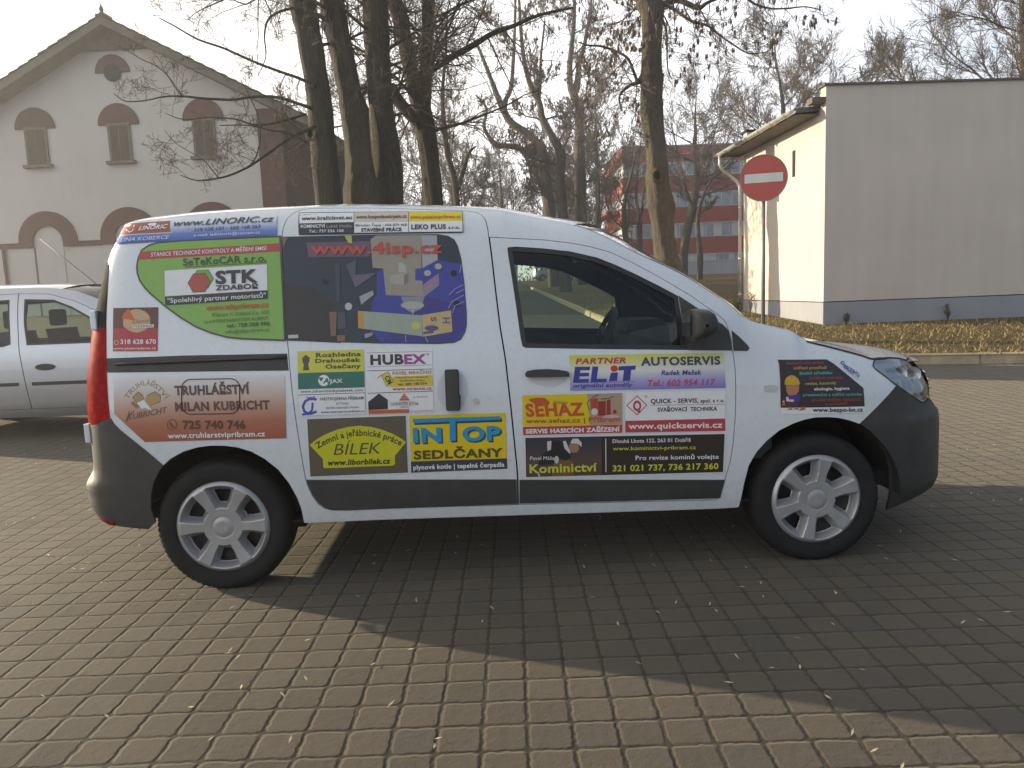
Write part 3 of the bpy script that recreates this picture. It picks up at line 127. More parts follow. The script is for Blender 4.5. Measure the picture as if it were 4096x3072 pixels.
('advert_sticker','body','black safety advert with coloured lines on the front wing',[('p',[(2.6227,.7619),(3.0395,.7448),(3.0425,.7136),(2.6241,.7296)],(.72,.73,.75)),('p',[(2.6145,.9841),(2.8588,.9724),(2.8897,.9535),(3.0344,.8297),(3.0384,.7439),(2.6227,.76),(2.6215,.8944),(2.6194,.9605)],(.038,.028,.032)),('t','bezpečnost práce',[(2.656,.9612),(2.8416,.954)],.0133,(.34,.05,.05),.023,0),('t','měření prostředí',[(2.6889,.9362),(2.8537,.9301)],.0134,(.45,.28,.06),.023,0),('t','školící středisko',[(2.7136,.9106),(2.8778,.9054)],.0134,(.08,.38,.34),.023,0),('t','požární ochrana',[(2.766,.8868),(2.9308,.8803)],.0134,(.34,.05,.05),.023,0),('t','revize, kontroly',[(2.7412,.8615),(2.8935,.8575)],.0134,(.42,.36,.08),.023,0),('t','ekologie, hygiena',[(2.7833,.8347),(2.96,.8284)],.0134,(.72,.73,.75),.023,0),('t','prezentační a měřící technika',[(2.7297,.8102),(3.0229,.7971)],.0134,(.08,.38,.34),.023,0),('t','prodej značek, tiskopisů',[(2.7714,.7842),(3.0159,.7735)],.0135,(.32,.07,.035),.023,0),('t','a sorbentů',[(2.8385,.7616),(2.9466,.7587)],.0135,(.32,.07,.035),.023,0),('p',[(2.6474,.8649),(2.7106,.8621),(2.7088,.8336),(2.6931,.8152),(2.6785,.8101),(2.6591,.8191),(2.6495,.8363)],(.42,.2,.1)),('p',[(2.6416,.8675),(2.643,.8841),(2.6507,.9003),(2.6706,.9102),(2.6899,.9065),(2.7065,.893),(2.7124,.8762),(2.7156,.869),(2.7106,.8645),(2.6789,.8635)],(.58,.36,.035)),('l',[(2.6753,.9063),(2.6828,.8657)],.0024,(.3,.18,.02),False),('p',[(2.6518,.8147),(2.715,.819),(2.7149,.7855),(2.6784,.78),(2.6493,.7909)],(.05,.045,.24)),('p',[(2.647,.8101),(2.6591,.8096),(2.6614,.7975),(2.6842,.7965),(2.6842,.786),(2.6493,.7895)],(.6,.6,.6)),('p',[(2.6444,.7839),(2.7076,.7835),(2.7027,.7621),(2.6541,.7619)],(.12,.03,.03)),('p',[(2.6363,.8034),(2.6444,.7743),(2.6493,.7693),(2.6275,.7703)],(.5,.1,.08)),('p',[(2.6329,.7931),(2.6396,.7928),(2.6415,.785),(2.6309,.7855)],(.6,.5,.5)),('p',[(2.7101,.7473),(2.732,.7631),(2.7419,.7468),(2.7125,.7424)],(.5,.1,.08)),('p',[(2.6565,.7546),(2.6784,.756),(2.6784,.7498),(2.6565,.7498)],(.028,.027,.03)),('p',[(2.6842,.7543),(2.7076,.7542),(2.7076,.7494),(2.6857,.7494)],(.028,.027,.03)),('t','www.bezpo-bn.cz',[(2.7754,.7345),(3.0274,.7205)],.0203,(.03,.03,.05),.023,0),('t','BEZPO',[(2.9419,.9286),(3.0176,.879)],.0212,(.05,.065,.3),.023,0),('t','Benešov s.r.o.',[(2.9577,.9109),(3.0107,.8701)],.0068,(.05,.065,.3),.011,0),('p',[(2.9492,.9512),(2.948,.949),(2.9461,.9471),(2.9434,.9456),(2.9404,.9448),(2.9372,.9446),(2.9343,.9452),(2.9318,.9464),(2.93,.9481),(2.9291,.9502),(2.9292,.9525),(2.9303,.9547),(2.9323,.9566),(2.935,.9581),(2.9381,.9589),(2.9413,.9591),(2.9443,.9585),(2.9468,.9573),(2.9485,.9556),(2.9494,.9535)],(.05,.065,.3)),('p',[(2.9445,.9506),(2.944,.9497),(2.9431,.9488),(2.9419,.9482),(2.9406,.9478),(2.9391,.9477),(2.9378,.948),(2.9367,.9485),(2.9359,.9493),(2.9355,.9502),(2.9356,.9512),(2.9361,.9522),(2.9369,.953),(2.9381,.9536),(2.9395,.954),(2.9409,.9541),(2.9422,.9538),(2.9434,.9533),(2.9441,.9525),(2.9445,.9516)],(.72,.73,.75))])]
ENV = {'TRUNKS':{'leaning':[(-1.242,9.937,.061,.288),(-1.291,9.937,1.536,.232),(-1.34,9.937,3.012,.221),(-1.383,10.018,3.661,.216),(-1.424,10.104,4.357,.207),(-1.488,10.191,5.054,.196),(-1.564,10.278,5.752,.2),(-1.651,10.366,6.449,.216),(-1.692,10.452,7.145,.198),(-1.726,10.594,8.304,.151),(-1.724,10.735,9.461,.093),(-1.69,10.904,10.849,.047)],
'split_a':[(-.679,10.324,.074,.515),(-.702,10.324,1.556,.416),(-.724,10.324,3.037,.396),(-.745,10.406,3.706,.36),(-.84,10.483,4.306,.288),(-.959,10.56,4.907,.21),(-1.073,10.651,5.627,.198),(-1.192,10.728,6.228,.21),(-1.244,10.791,6.731,.198),(-1.306,10.892,7.545,.156),(-1.352,11.039,8.739,.108),(-1.345,11.272,10.648,.048)],
'split_b':[(-.448,10.518,.081,.364),(-.431,10.518,1.565,.294),(-.413,10.518,3.05,.28),(-.397,10.6,3.727,.262),(-.433,10.675,4.334,.225),(-.464,10.765,5.062,.219),(-.482,10.854,5.789,.225),(-.496,10.958,6.637,.225),(-.502,11.046,7.364,.195),(-.525,11.195,8.575,.146),(-.508,11.46,10.754,.061)],
'fork':[(.398,12.435,.146,.253),(.347,12.435,1.699,.204),(.296,12.435,3.253,.194),(.244,12.532,4.028,.192),(.176,12.618,4.72,.194),(.135,12.663,5.08,.188)],
'fork_l':[(.132,12.653,4.998,.16),(.002,12.725,5.555,.156),(-.086,12.796,6.11,.15),(-.198,12.877,6.749,.15),(-.34,12.956,7.361,.146),(-.416,13.06,8.192,.125),(-.459,13.263,9.85,.083),(-.445,13.465,11.505,.042)],
'fork_r':[(.174,12.652,4.996,.139),(.235,12.734,5.684,.128),(.281,12.816,6.372,.118),(.354,12.931,7.336,.132),(.444,13.029,8.16,.111),(.623,13.225,9.81,.076),(.72,13.423,11.462,.042)],
'fork_limb':[(-.08,12.732,5.585,.076),(.35,12.757,5.9,.072),(.778,12.775,6.161,.069),(1.203,12.787,6.366,.061),(1.629,12.802,6.598,.05),(2.052,12.805,6.734,.044),(2.616,12.814,6.948,.033),(3.316,12.807,7.073,.022)],
'fork_bridge':[(-.382,11.701,5.326,.13),(-.262,11.669,5.089,.123),(-.065,11.63,4.824,.117),(.184,11.59,4.556,.104)],
'roadside':[(6.193,16.589,.287,.458),(6.17,16.589,.951,.37),(6.146,16.589,1.614,.352),(6.113,16.649,2.096,.316),(6.046,16.717,2.633,.276),(6.023,16.783,3.168,.302),(6.02,16.815,3.435,.343),(5.993,16.855,3.757,.309),(5.954,16.899,4.105,.298),(5.941,16.981,4.774,.255),(5.859,17.12,5.892,.276),(5.909,17.205,6.603,.284),(5.903,17.231,6.811,.336),(5.908,17.263,7.078,.261),(5.951,17.37,7.966,.251),(5.988,17.434,8.499,.284),(5.928,17.479,8.858,.344)],
'roadside_l':[(5.864,17.467,8.741,.194),(5.607,17.512,9.048,.164),(5.362,17.59,9.621,.127),(5.167,17.724,10.667,.09),(5.109,17.907,12.153,.045)],
'roadside_m':[(5.985,17.47,8.796,.224),(6.102,17.546,9.445,.194),(6.181,17.687,10.629,.149),(6.213,17.867,12.112,.09),(6.346,18.08,13.887,.045)],
'roadside_r':[(6.13,17.45,8.672,.105),(6.403,17.455,8.781,.082),(6.733,17.449,8.813,.072),(7.202,17.409,8.602,.063),(7.477,17.417,8.741,.045),(8.083,17.424,8.955,.036)],
'roadside_d':[(6.254,17.46,8.786,.048),(6.603,17.423,8.565,.042),(7.009,17.374,8.268,.039),(7.451,17.342,8.118,.033),(7.74,17.303,7.87,.027),(8.029,17.267,7.652,.022),(8.466,17.219,7.368,.018),(8.914,17.206,7.375,.013),(9.051,17.209,7.436,.01)],
'roadside_e':[(6.222,17.411,8.372,.033),(6.344,17.37,8.071,.027),(6.335,17.302,7.507,.021),(6.344,17.24,7.002,.016),(6.438,17.206,6.746,.013)],
'roadside_f':[(5.601,17.23,6.733,.06),(5.298,17.227,6.626,.045),(5.065,17.21,6.427,.033),(5.027,17.186,6.22,.024),(5.077,17.155,5.981,.016)],
'roadside_g':[(5.524,17.228,6.691,.048),(5.419,17.273,7.037,.039),(5.297,17.314,7.338,.036),(5.036,17.345,7.526,.033),(4.625,17.377,7.689,.03),(4.238,17.395,7.733,.024),(4.003,17.414,7.831,.015)],
'roadside_h':[(8.382,17.414,8.944,.039),(8.669,17.371,8.667,.03),(9.111,17.339,8.517,.024),(9.558,17.323,8.5,.021),(10.038,17.311,8.527,.018),(10.452,17.286,8.422,.013)],
'twin':[(6.028,47.39,1.334,.495),(5.909,47.39,3.741,.4),(5.79,47.39,6.148,.381),(5.569,47.669,8.382,.381),(5.419,47.891,10.168,.358),(5.273,47.994,10.975,.336)],
'twin_l':[(5.312,47.977,10.84,.278),(4.407,48.112,11.719,.246),(3.452,48.233,12.467,.224),(2.952,48.359,13.376,.215),(2.467,48.528,14.64,.161),(1.989,48.719,16.083,.125),(1.347,48.959,17.887,.081)],
'twin_u':[(3.031,48.324,13.106,.179),(3.154,48.417,13.903,.161),(3.548,48.512,14.778,.134),(3.816,48.763,16.905,.116),(3.998,49.028,19.124,.09),(4.153,49.348,21.789,.054)],
'twin_b':[(5.314,47.852,9.816,.224),(4.621,47.942,10.376,.206),(3.565,48.033,10.86,.188),(2.495,48.082,10.989,.17),(1.98,48.166,11.542,.134),(1.651,48.264,12.267,.108),(1.878,48.397,13.416,.09),(1.199,48.53,14.331,.063)],
'slim':[(5.621,37.233,.989,.349),(5.581,37.233,3.218,.282),(5.541,37.233,5.448,.269),(5.475,37.461,7.302,.258),(5.561,37.606,8.51,.237),(5.134,37.734,9.451,.201),(4.704,37.854,10.322,.179),(4.56,37.963,11.182,.158),(4.229,38.053,11.835,.136),(3.915,38.194,12.916,.122),(3.765,38.391,14.488,.1),(3.71,38.653,16.627,.072)],
'slim_u':[(4.53,37.981,11.326,.108),(4.643,38.099,12.319,.093),(4.732,38.252,13.597,.065),(5.026,38.476,15.51,.043)],
'burled':[(8.005,49.686,1.413,.505),(8.062,49.686,5.225,.408),(8.119,49.686,9.038,.388),(8.179,49.928,11.042,.357),(8.243,50.114,12.583,.311),(8.237,50.255,13.74,.28),(7.887,50.381,14.679,.272),(7.716,50.453,15.226,.214),(7.728,50.603,16.46,.194),(7.854,50.739,17.613,.171),(8.128,50.965,19.531,.14),(8.262,51.242,21.841,.101),(8.274,51.618,24.927,.054)],
'burled_r':[(7.965,50.378,14.676,.233),(8.233,50.472,15.515,.233),(8.4,50.616,16.743,.179),(8.755,50.735,17.811,.148),(9.042,50.885,19.112,.116),(9.339,51.063,20.644,.085),(9.606,51.382,23.334,.047)],
'young':[(.664,21.115,.441,.14),(.578,21.115,2.335,.113),(.492,21.115,4.23,.108),(.419,21.217,5.044,.099),(.273,21.3,5.691,.09),(.201,21.407,6.548,.077),(.172,21.512,7.404,.06),(.22,21.589,8.043,.052),(.351,21.715,9.107,.039),(.438,21.842,10.172,.026)],
'young_r':[(.551,21.16,4.612,.073),(.723,21.217,5.118,.065),(.846,21.259,5.499,.056),(1.011,21.295,5.834,.043),(1.166,21.305,5.957,.026)],
'far_a':[(17.562,58.63,1.717,.383),(17.562,58.63,2.137,.333),(17.682,58.858,4.037,.333),(18.101,59.095,6.092,.354),(18.586,59.28,7.73,.313),(18.904,59.47,9.374,.271),(19.056,59.667,11.024,.25),(18.858,59.825,12.274,.188),(19.041,59.99,13.674,.142),(19.047,60.131,14.833,.083),(19.199,60.328,16.484,.038)],
'far_b':[(16.889,51.539,1.476,.234),(16.889,51.539,1.674,.203),(17.001,51.754,3.469,.214),(16.945,51.918,4.794,.148),(16.969,52.096,6.262,.133),(17.399,52.26,7.715,.096),(17.958,52.365,8.722,.067),(18.656,52.439,9.504,.037)],
'shrubby_a':[(9.796,41.947,1.149,.236),(9.775,41.947,2.498,.191),(9.755,41.947,3.847,.181),(9.704,42.154,5.532,.151),(9.874,42.294,6.727,.091),(10.299,42.462,8.214,.06),(10.664,42.632,9.703,.036)],
'shrubby_b':[(11.046,44.889,1.249,.252),(11.093,44.889,2.392,.203),(11.14,44.889,3.535,.194),(11.271,45.08,5.132,.161),(11.093,45.321,7.062,.097),(11.301,45.548,8.977,.058),(11.561,45.734,10.57,.032)],
'shrubby_c':[(8.416,47.167,1.327,.175),(8.568,47.167,3.197,.141),(8.72,47.167,5.067,.134),(8.991,47.361,6.726,.101),(9.074,47.602,8.726,.074),(8.956,47.851,10.734,.047),(8.944,48.014,12.07,.027)],
'behind_roof':[(17.431,37.408,.995,.162),(17.411,37.408,5.448,.13),(17.392,37.408,9.9,.124),(17.383,37.524,10.85,.096),(17.284,37.655,11.898,.062),(17.14,37.799,13.043,.033),(17.128,37.904,13.898,.014)],
'lean_limbs':[[(-1.423,9.865,4.878,.031),(-1.685,9.891,5.024,.027),(-2.071,9.921,5.174,.024),(-2.473,9.955,5.347,.023),(-2.942,9.998,5.579,.02),(-3.368,10.031,5.742,.017),(-3.723,10.068,5.959,.013),(-4.012,10.098,6.128,.009)],[(-1.506,9.824,4.519,.028),(-2.067,9.866,4.721,.026),(-2.498,9.883,4.749,.023),(-2.818,9.888,4.715,.021),(-3.318,9.909,4.756,.02),(-3.68,9.926,4.804,.017),(-3.999,9.936,4.804,.014),(-4.274,9.939,4.758,.011),(-4.547,9.946,4.746,.01),(-4.682,9.955,4.785,.009),(-4.815,9.972,4.891,.006)],[(-3.668,9.926,4.803,.014),(-3.787,9.949,4.966,.011),(-3.926,9.98,5.186,.01),(-4.113,10.005,5.34,.009),(-4.314,10.023,5.438,.007),(-4.58,10.052,5.606,.004)],[(-1.45,9.786,4.223,.031),(-1.867,9.779,4.058,.026),(-2.334,9.757,3.759,.021),(-2.615,9.745,3.588,.02),(-2.916,9.739,3.464,.017),(-3.145,9.74,3.416,.016),(-3.488,9.748,3.395,.011),(-3.757,9.769,3.495,.006)],[(-3.122,9.741,3.426,.011),(-3.23,9.761,3.566,.01),(-3.36,9.785,3.729,.007),(-3.582,9.809,3.873,.006),(-3.825,9.837,4.04,.006),(-3.987,9.868,4.25,.004)],[(-1.601,9.816,4.433,.023),(-2.084,9.817,4.315,.02),(-2.472,9.825,4.284,.017),(-2.786,9.847,4.386,.014),(-3.194,9.866,4.435,.011),(-3.673,9.879,4.419,.009),(-3.987,9.904,4.544,.004)],[(-1.62,9.759,3.958,.02),(-1.932,9.789,4.128,.016),(-2.226,9.805,4.184,.013),(-2.541,9.826,4.275,.011),(-3.063,9.845,4.295,.009)],[(-2.615,9.743,3.577,.014),(-2.471,9.762,3.764,.011),(-2.389,9.8,4.1,.01),(-2.42,9.843,4.44,.009),(-2.564,9.892,4.808,.007),(-2.711,9.933,5.107,.004)],[(-1.172,9.991,5.977,.037),(-1.664,10.033,6.199,.028),(-2.124,10.033,6.08,.02),(-2.25,10.002,5.791,.014),(-2.243,9.955,5.406,.01),(-2.393,9.922,5.095,.006)],[(-1.209,10.017,6.182,.034),(-1.766,10.07,6.474,.028),(-2.446,10.1,6.545,.021),(-3.024,10.093,6.34,.014),(-3.372,10.086,6.194,.009),(-3.536,10.075,6.065,.004)]]},
'LB':{'origin':(-6.073,21.3,0),
'apex_wall':(-4.079,9.383),
'apex_roof':(-4.275,10.295),
'verge_r':(2.174,6.929),
'verge_l':(-7.583,8.716),
'wall_top_l':(-7.7,7.757),
'wall_top_r':(.394,7.554),
'corner':((.439,7.308),(.5,4.406)),
'pil_r':(1.21,4.418),
'win':[((-6.691,7.009),(-6.039,7.022),(-6.98,6.98),(-6.276,6.991),(-6.692,5.862),(-7.142,5.797),(-6.235,5.8),(-6.638,7.647)),((-3.974,7.033),(-3.32,7.045),(-4.306,6.986),(-3.608,6.996),(-4.001,5.914),(-4.405,5.827),(-3.506,5.83),(-3.955,7.649)),((-1.261,7.056),(-.591,7.068),(-1.587,7.03),(-.897,7.02),(-1.225,5.982),(-1.69,5.886),(-.778,5.88),(-1.227,7.689))],
'vent':((-3.98,8.589),(-3.436,8.584),(-3.925,9.113),(-4.007,8.326)),
'arch':[((-6.617,3.482),(-5.649,3.491),(-6.121,3.486),(-6.545,4.441)),((-3.918,3.518),(-2.949,3.503),(-3.438,3.523),(-3.859,4.473)),((-1.189,3.629),(-.268,3.634),(-.705,3.652),(-1.137,4.485))],
'cornice':((-8.225,3.473),(-8.243,3.318))},
'RB':{'y':77.26,
'rows_r':[(28.32,15.81),(28.32,14.99),(28.32,14.16),(28.32,12.75),(28.32,11.08),(28.32,9.51),(28.32,7.87),(28.31,6.33),(28.31,4.63),(28.31,3.77),(28.31,1.95)],
'rows_l':[(16.22,15.46),(16.21,14.69),(16.19,13.86),(16.16,12.47),(16.13,10.96),(16.1,9.28),(16.07,7.71),(16.04,6.33)],
'left':(16.15,11.89),
'leftfar':(14.1,8.83)},
'SIGN':(5.596,8.273,2.928),
'SIGN2':(5.6,58.222,3.377),
'CAM':(1.2655,-3.4496,1.3443,.0311,.1213,.0374,.739),
'GRID':(-.0343,1.3394,-1.3659,.1385,.1369),
'KNOT':(5.86,16.539,4.186),
'KNOT2':(-1.558,9.815,4.101),
'TORN':[(-.556,10.13,4.624),(-.547,10.101,4.392),(-.526,10.07,4.144),(-.519,10.03,3.819),(-.508,10.002,3.587),(-.508,9.975,3.37)]}
# ---------------------------------------------------------------- object helpers
def tag(o, label=None, cat=None, group=None, kind=None):
    for k, v in (('label', label), ('category', cat), ('group', group), ('kind', kind)):
        if v: o[k] = v
    return o
def thing(name, label, cat, loc=(0, 0, 0), rotz=0, group=None):
    o = bpy.data.objects.new(name, None); COL.objects.link(o); o.location = loc; o.rotation_euler = (0, 0, rotz)
    o.empty_display_size = .3
    return tag(o, label, cat, group)
def dup(root, loc, rotz, scale=1, label=None):
    r = root.copy(); COL.objects.link(r); r.location = loc; r.rotation_euler = (0, 0, rotz); r.scale = (scale,)*3
    if label: r['label'] = label
    def rec(src, par):
        for ch in src.children:
            c = ch.copy(); COL.objects.link(c); c.parent = par; rec(ch, c)
    rec(root, r)
    return r
class MB:
    """collects faces (several materials) and links them as one mesh object"""
    def __init__(s): s.v, s.f, s.m, s.n, s.mats, s.sm = [], [], [], {}, [], []
    def mi(s, mat):
        if mat not in s.mats: s.mats.append(mat)
        return s.mats.index(mat)
    def add(s, vs, fs, mat, normals=None, smooth=False):
        b = len(s.v); k = s.mi(mat)
        s.v += [tuple(map(float, v)) for v in vs]
        if normals is not None:
            for i, n in enumerate(normals): s.n[b+i] = tuple(map(float, n))
        for f in fs: s.f.append([b+i for i in f]); s.m.append(k); s.sm.append(smooth or normals is not None)
        return s
    def box(s, a, b, mat, bev=0):
        x0, y0, z0 = a; x1, y1, z1 = b
        if bev:
            bm = bmesh.new(); bmesh.ops.create_cube(bm, size=1)
            for v in bm.verts: v.co = Vector(((x0+x1)/2+v.co.x*(x1-x0), (y0+y1)/2+v.co.y*(y1-y0), (z0+z1)/2+v.co.z*(z1-z0)))
            bmesh.ops.bevel(bm, geom=bm.edges[:], offset=bev, segments=2, affect='EDGES', profile=.6)
            bm.verts.index_update(); s.add([v.co for v in bm.verts], [[v.index for v in f.verts] for f in bm.faces], mat); bm.free(); return s
        return s.add([(x0,y0,z0),(x1,y0,z0),(x1,y1,z0),(x0,y1,z0),(x0,y0,z1),(x1,y0,z1),(x1,y1,z1),(x0,y1,z1)],
                     [(3,2,1,0),(4,5,6,7),(0,1,5,4),(1,2,6,5),(2,3,7,6),(3,0,4,7)], mat)
    def prism(s, poly, y0, y1, mat):
        """polygon in (x, z) extruded along y"""
        n = len(poly); tr = geometry.tessellate_polygon([[Vector((p[0], p[1], 0)) for p in poly]])
        vs = [(p[0], y0, p[1]) for p in poly]+[(p[0], y1, p[1]) for p in poly]
        area = sum(poly[i][0]*poly[(i+1) % n][1]-poly[(i+1) % n][0]*poly[i][1] for i in range(n))
        fs = []
        for t in tr:
            a = [poly[i] for i in t]; ar = (a[1][0]-a[0][0])*(a[2][1]-a[0][1])-(a[2][0]-a[0][0])*(a[1][1]-a[0][1])
            t = list(t) if ar > 0 else list(t)[::-1]
            fs.append(t); fs.append([i+n for i in t[::-1]])
        for i in range(n):
            j = (i+1) % n; q = [i, i+n, j+n, j]
            fs.append(q if area > 0 else q[::-1])
        return s.add(vs, fs, mat)
    def tube(s, pts, rad, mat, n=8, cap=True, smooth=True):
        P = [Vector(p) for p in pts]; R = rad if hasattr(rad, '__len__') else [rad]*len(P)
        vs = []; up = None
        for i, p in enumerate(P):
            d = (P[min(i+1, len(P)-1)]-P[max(i-1, 0)]).normalized()
            if up is None: up = d.orthogonal().normalized()
            up = (up-d*up.dot(d)); up = up.normalized() if up.length > 1e-6 else d.orthogonal().normalized()
            q = d.cross(up)
            for k in range(n):
                a = 2*math.pi*k/n; vs.append(p+(up*math.cos(a)+q*math.sin(a))*R[i])
        fs = [(i*n+k, i*n+(k+1) % n, (i+1)*n+(k+1) % n, (i+1)*n+k) for i in range(len(P)-1) for k in range(n)]
        if cap and n > 3: fs += [list(range(n))[::-1], [(len(P)-1)*n+k for k in range(n)]]
        return s.add(vs, fs, mat, smooth=smooth)
    def lathe(s, prof, mat, c=(0, 0, 0), n=48, axis='y'):
        """profile (r, h) spun round an axis through c"""
        vs = []
        for k in range(n):
            a = 2*math.pi*k/n
            for r, h in prof:
                if axis == 'y': vs.append((c[0]+r*math.cos(a), c[1]+h, c[2]+r*math.sin(a)))
                else: vs.append((c[0]+r*math.cos(a), c[1]+r*math.sin(a), c[2]+h))
        m = len(prof); fs = []
        for k in range(n):
            k2 = (k+1) % n
            for i in range(m-1):
                q = (k*m+i, k*m+i+1, k2*m+i+1, k2*m+i)
                fs.append(q if axis == 'y' else q[::-1])
        return s.add(vs, fs, mat, smooth=True)
    def build(s, name, parent=None, loc=None):
        me = bpy.data.meshes.new(name); me.from_pydata(s.v, [], s.f)
        for m in s.mats: me.materials.append(m)
        me.polygons.foreach_set('material_index', s.m); me.polygons.foreach_set('use_smooth', s.sm)
        me.update()
        if s.n:
            ns = [(0, 0, 0)]*len(s.v)
            for i, n in s.n.items(): ns[i] = n
            me.normals_split_custom_set_from_vertices(ns)
        o = bpy.data.objects.new(name, me); COL.objects.link(o)
        if parent: o.parent = parent
        if loc: o.location = loc
        return o
# ---------------------------------------------------------------- materials
def nodes(name):
    m = bpy.data.materials.new(name); m.use_nodes = True; t = m.node_tree
    return m, t, t.nodes['Principled BSDF']
class N:
    """small helper to chain nodes"""
    def __init__(s, t): s.t = t
    def new(s, kind, **k):
        n = s.t.nodes.new(kind)
        for a, b in k.items(): setattr(n, a, b)
        return n
    def put(s, inp, v):
        if hasattr(v, 'links') or isinstance(v, bpy.types.NodeSocket): s.t.links.new(v, inp)
        else: inp.default_value = v
    def math(s, op, a, b=0., c=0.):
        n = s.new('ShaderNodeMath', operation=op)
        s.put(n.inputs[0], a); s.put(n.inputs[1], b); s.put(n.inputs[2], c); return n.outputs[0]
    def ramp(s, fac, stops):
        n = s.new('ShaderNodeValToRGB'); e = n.color_ramp.elements
        while len(e) < len(stops): e.new(.5)
        for i, (p, c) in enumerate(stops): e[i].position = p; e[i].color = (*c, 1) if len(c) == 3 else c
        s.put(n.inputs[0], fac); return n.outputs[0]
    def mix(s, f, a, b, mode='MIX'):
        n = s.new('ShaderNodeMix', data_type='RGBA', blend_type=mode)
        s.put(n.inputs[0], f); s.put(n.inputs[6], (*a, 1) if isinstance(a, tuple) and len(a) == 3 else a); s.put(n.inputs[7], (*b, 1) if isinstance(b, tuple) and len(b) == 3 else b); return n.outputs[2]
    def noise(s, vec, scale, detail=3., rough=.55, out=0):
        n = s.new('ShaderNodeTexNoise'); n.inputs['Scale'].default_value = scale; n.inputs['Detail'].default_value = detail; n.inputs['Roughness'].default_value = rough
        if vec is not None: s.put(n.inputs['Vector'], vec)
        return n.outputs[out]
    def obj(s): return s.new('ShaderNodeTexCoord').outputs['Object']
    def bump(s, h, dist, strength=1.):
        n = s.new('ShaderNodeBump'); n.inputs['Strength'].default_value = strength; n.inputs['Distance'].default_value = dist; s.put(n.inputs['Height'], h); return n.outputs[0]
def flat(name, rgb, rough=.6, metal=0., spec=.5, coat=0., var=0., vscale=8., bump=0., bscale=60.):
    m, t, p = nodes(name); n = N(t)
    p.inputs['Roughness'].default_value = rough; p.inputs['Metallic'].default_value = metal
    p.inputs['Specular IOR Level'].default_value = spec; p.inputs['Coat Weight'].default_value = coat; p.inputs['Coat Roughness'].default_value = .06
    if var or bump:
        v = n.obj()
        if var:
            f = n.noise(v, vscale, 5.)
            n.put(p.inputs['Base Color'], n.ramp(f, [(.25, tuple(c*(1-var) for c in rgb)), (.75, tuple(min(1, c*(1+var)) for c in rgb))]))
        else: p.inputs['Base Color'].default_value = (*rgb, 1)
        if bump: n.put(p.inputs['Normal'], n.bump(n.noise(v, bscale, 4.), bump))
    else: p.inputs['Base Color'].default_value = (*rgb, 1)
    return m
PRINT = {}
def ink(rgb):
    k = tuple(round(c, 3) for c in rgb)
    if k not in PRINT: PRINT[k] = flat('print', k, .32, 0, .5, var=.05, vscale=30)
    return PRINT[k]
def glass(name, tint, rough=0., base=.04):
    m, t, p = nodes(name); n = N(t); t.nodes.remove(p); out = t.nodes['Material Output']
    tr = n.new('ShaderNodeBsdfTransparent'); tr.inputs[0].default_value = (*tint, 1)
    gl = n.new('ShaderNodeBsdfGlossy'); gl.inputs['Roughness'].default_value = rough
    fr = n.new('ShaderNodeFresnel'); fr.inputs[0].default_value = 1.5
    mx = n.new('ShaderNodeMixShader'); n.put(mx.inputs[0], n.math('ADD', fr.outputs[0], base-.04)); t.links.new(tr.outputs[0], mx.inputs[1]); t.links.new(gl.outputs[0], mx.inputs[2])
    t.links.new(mx.outputs[0], out.inputs[0]); return m
def paint(name, rgb, metal=0., rough=.28, dirt=(.30, .27, .22), dz=(.2, .75)):
    """car lacquer with road dust that thickens towards the sills"""
    m, t, p = nodes(name); n = N(t); v = n.obj()
    sep = n.new('ShaderNodeSeparateXYZ'); n.put(sep.inputs[0], v)
    g = n.new('ShaderNodeMapRange'); n.put(g.inputs[0], sep.outputs[2]); g.inputs[1].default_value = dz[1]; g.inputs[2].default_value = dz[0]; g.inputs[3].default_value = .01; g.inputs[4].default_value = .42
    f = n.math('MULTIPLY', g.outputs[0], n.math('ADD', n.noise(v, 9, 6., .65), .15))
    n.put(p.inputs['Base Color'], n.mix(f, rgb, dirt)); p.inputs['Metallic'].default_value = metal
    n.put(p.inputs['Roughness'], n.math('MULTIPLY_ADD', n.noise(v, 25, 4.), .12, rough-.06))
    p.inputs['Coat Weight'].default_value = 1.; p.inputs['Coat Roughness'].default_value = .03; return m
M = {}
M['white'] = paint('white_lacquer', (.63, .675, .72))
M['silver'] = paint('silver_lacquer', (.40, .42, .46), .8, .34, (.2, .18, .15))
M['plastic'] = flat('black_plastic', (.040, .039, .038), .52, var=.25, vscale=14, bump=.0006, bscale=400)
M['bowl'] = flat('lamp_bowl', (.70, .72, .76), .2, .35)
M['lampdark'] = flat('lamp_grey', (.20, .21, .23), .25, .3)
M['matt'] = flat('matt_black_trim', (.034, .033, .03), .8, 0, .04)
M['trim'] = flat('gloss_black_trim', (.022, .022, .023), .3)
M['clad'] = flat('door_cladding_plastic', (.034, .036, .036), .42, var=.3, vscale=7)
M['dark'] = flat('dark_cavity', (.012, .012, .012), .9)
M['cabin'] = flat('cabin_trim', (.045, .047, .052), .75, var=.3, vscale=10)
M['liner'] = flat('headliner', (.13, .13, .13), .9)
M['seat'] = flat('seat_cloth', (.04, .042, .05), .95, var=.3, vscale=40)
M['rubber'] = flat('tyre_rubber', (.017, .017, .018), .82, 0, .25, var=.3, vscale=12)
M['hub'] = flat('wheel_cover_silver', (.37, .375, .385), .36, .45, var=.12, vscale=14)
M['steel'] = flat('steel_wheel', (.02, .02, .022), .5, .4)
M['gap'] = flat('panel_gap', (.012, .012, .013), .9)
M['glass'] = glass('window_glass', (.76, .86, .80))
M['glass_clear'] = glass('lamp_glass', (.97, .98, 1.), .08, .34)
M['chrome'] = flat('reflector', (.75, .77, .8), .12, 1.)
M['lamp'] = flat('lamp_silver', (.80, .82, .86), .3, 0., var=.12, vscale=22)
M['mirror'] = flat('mirror_glass', (.8, .82, .82), .02, 1.)
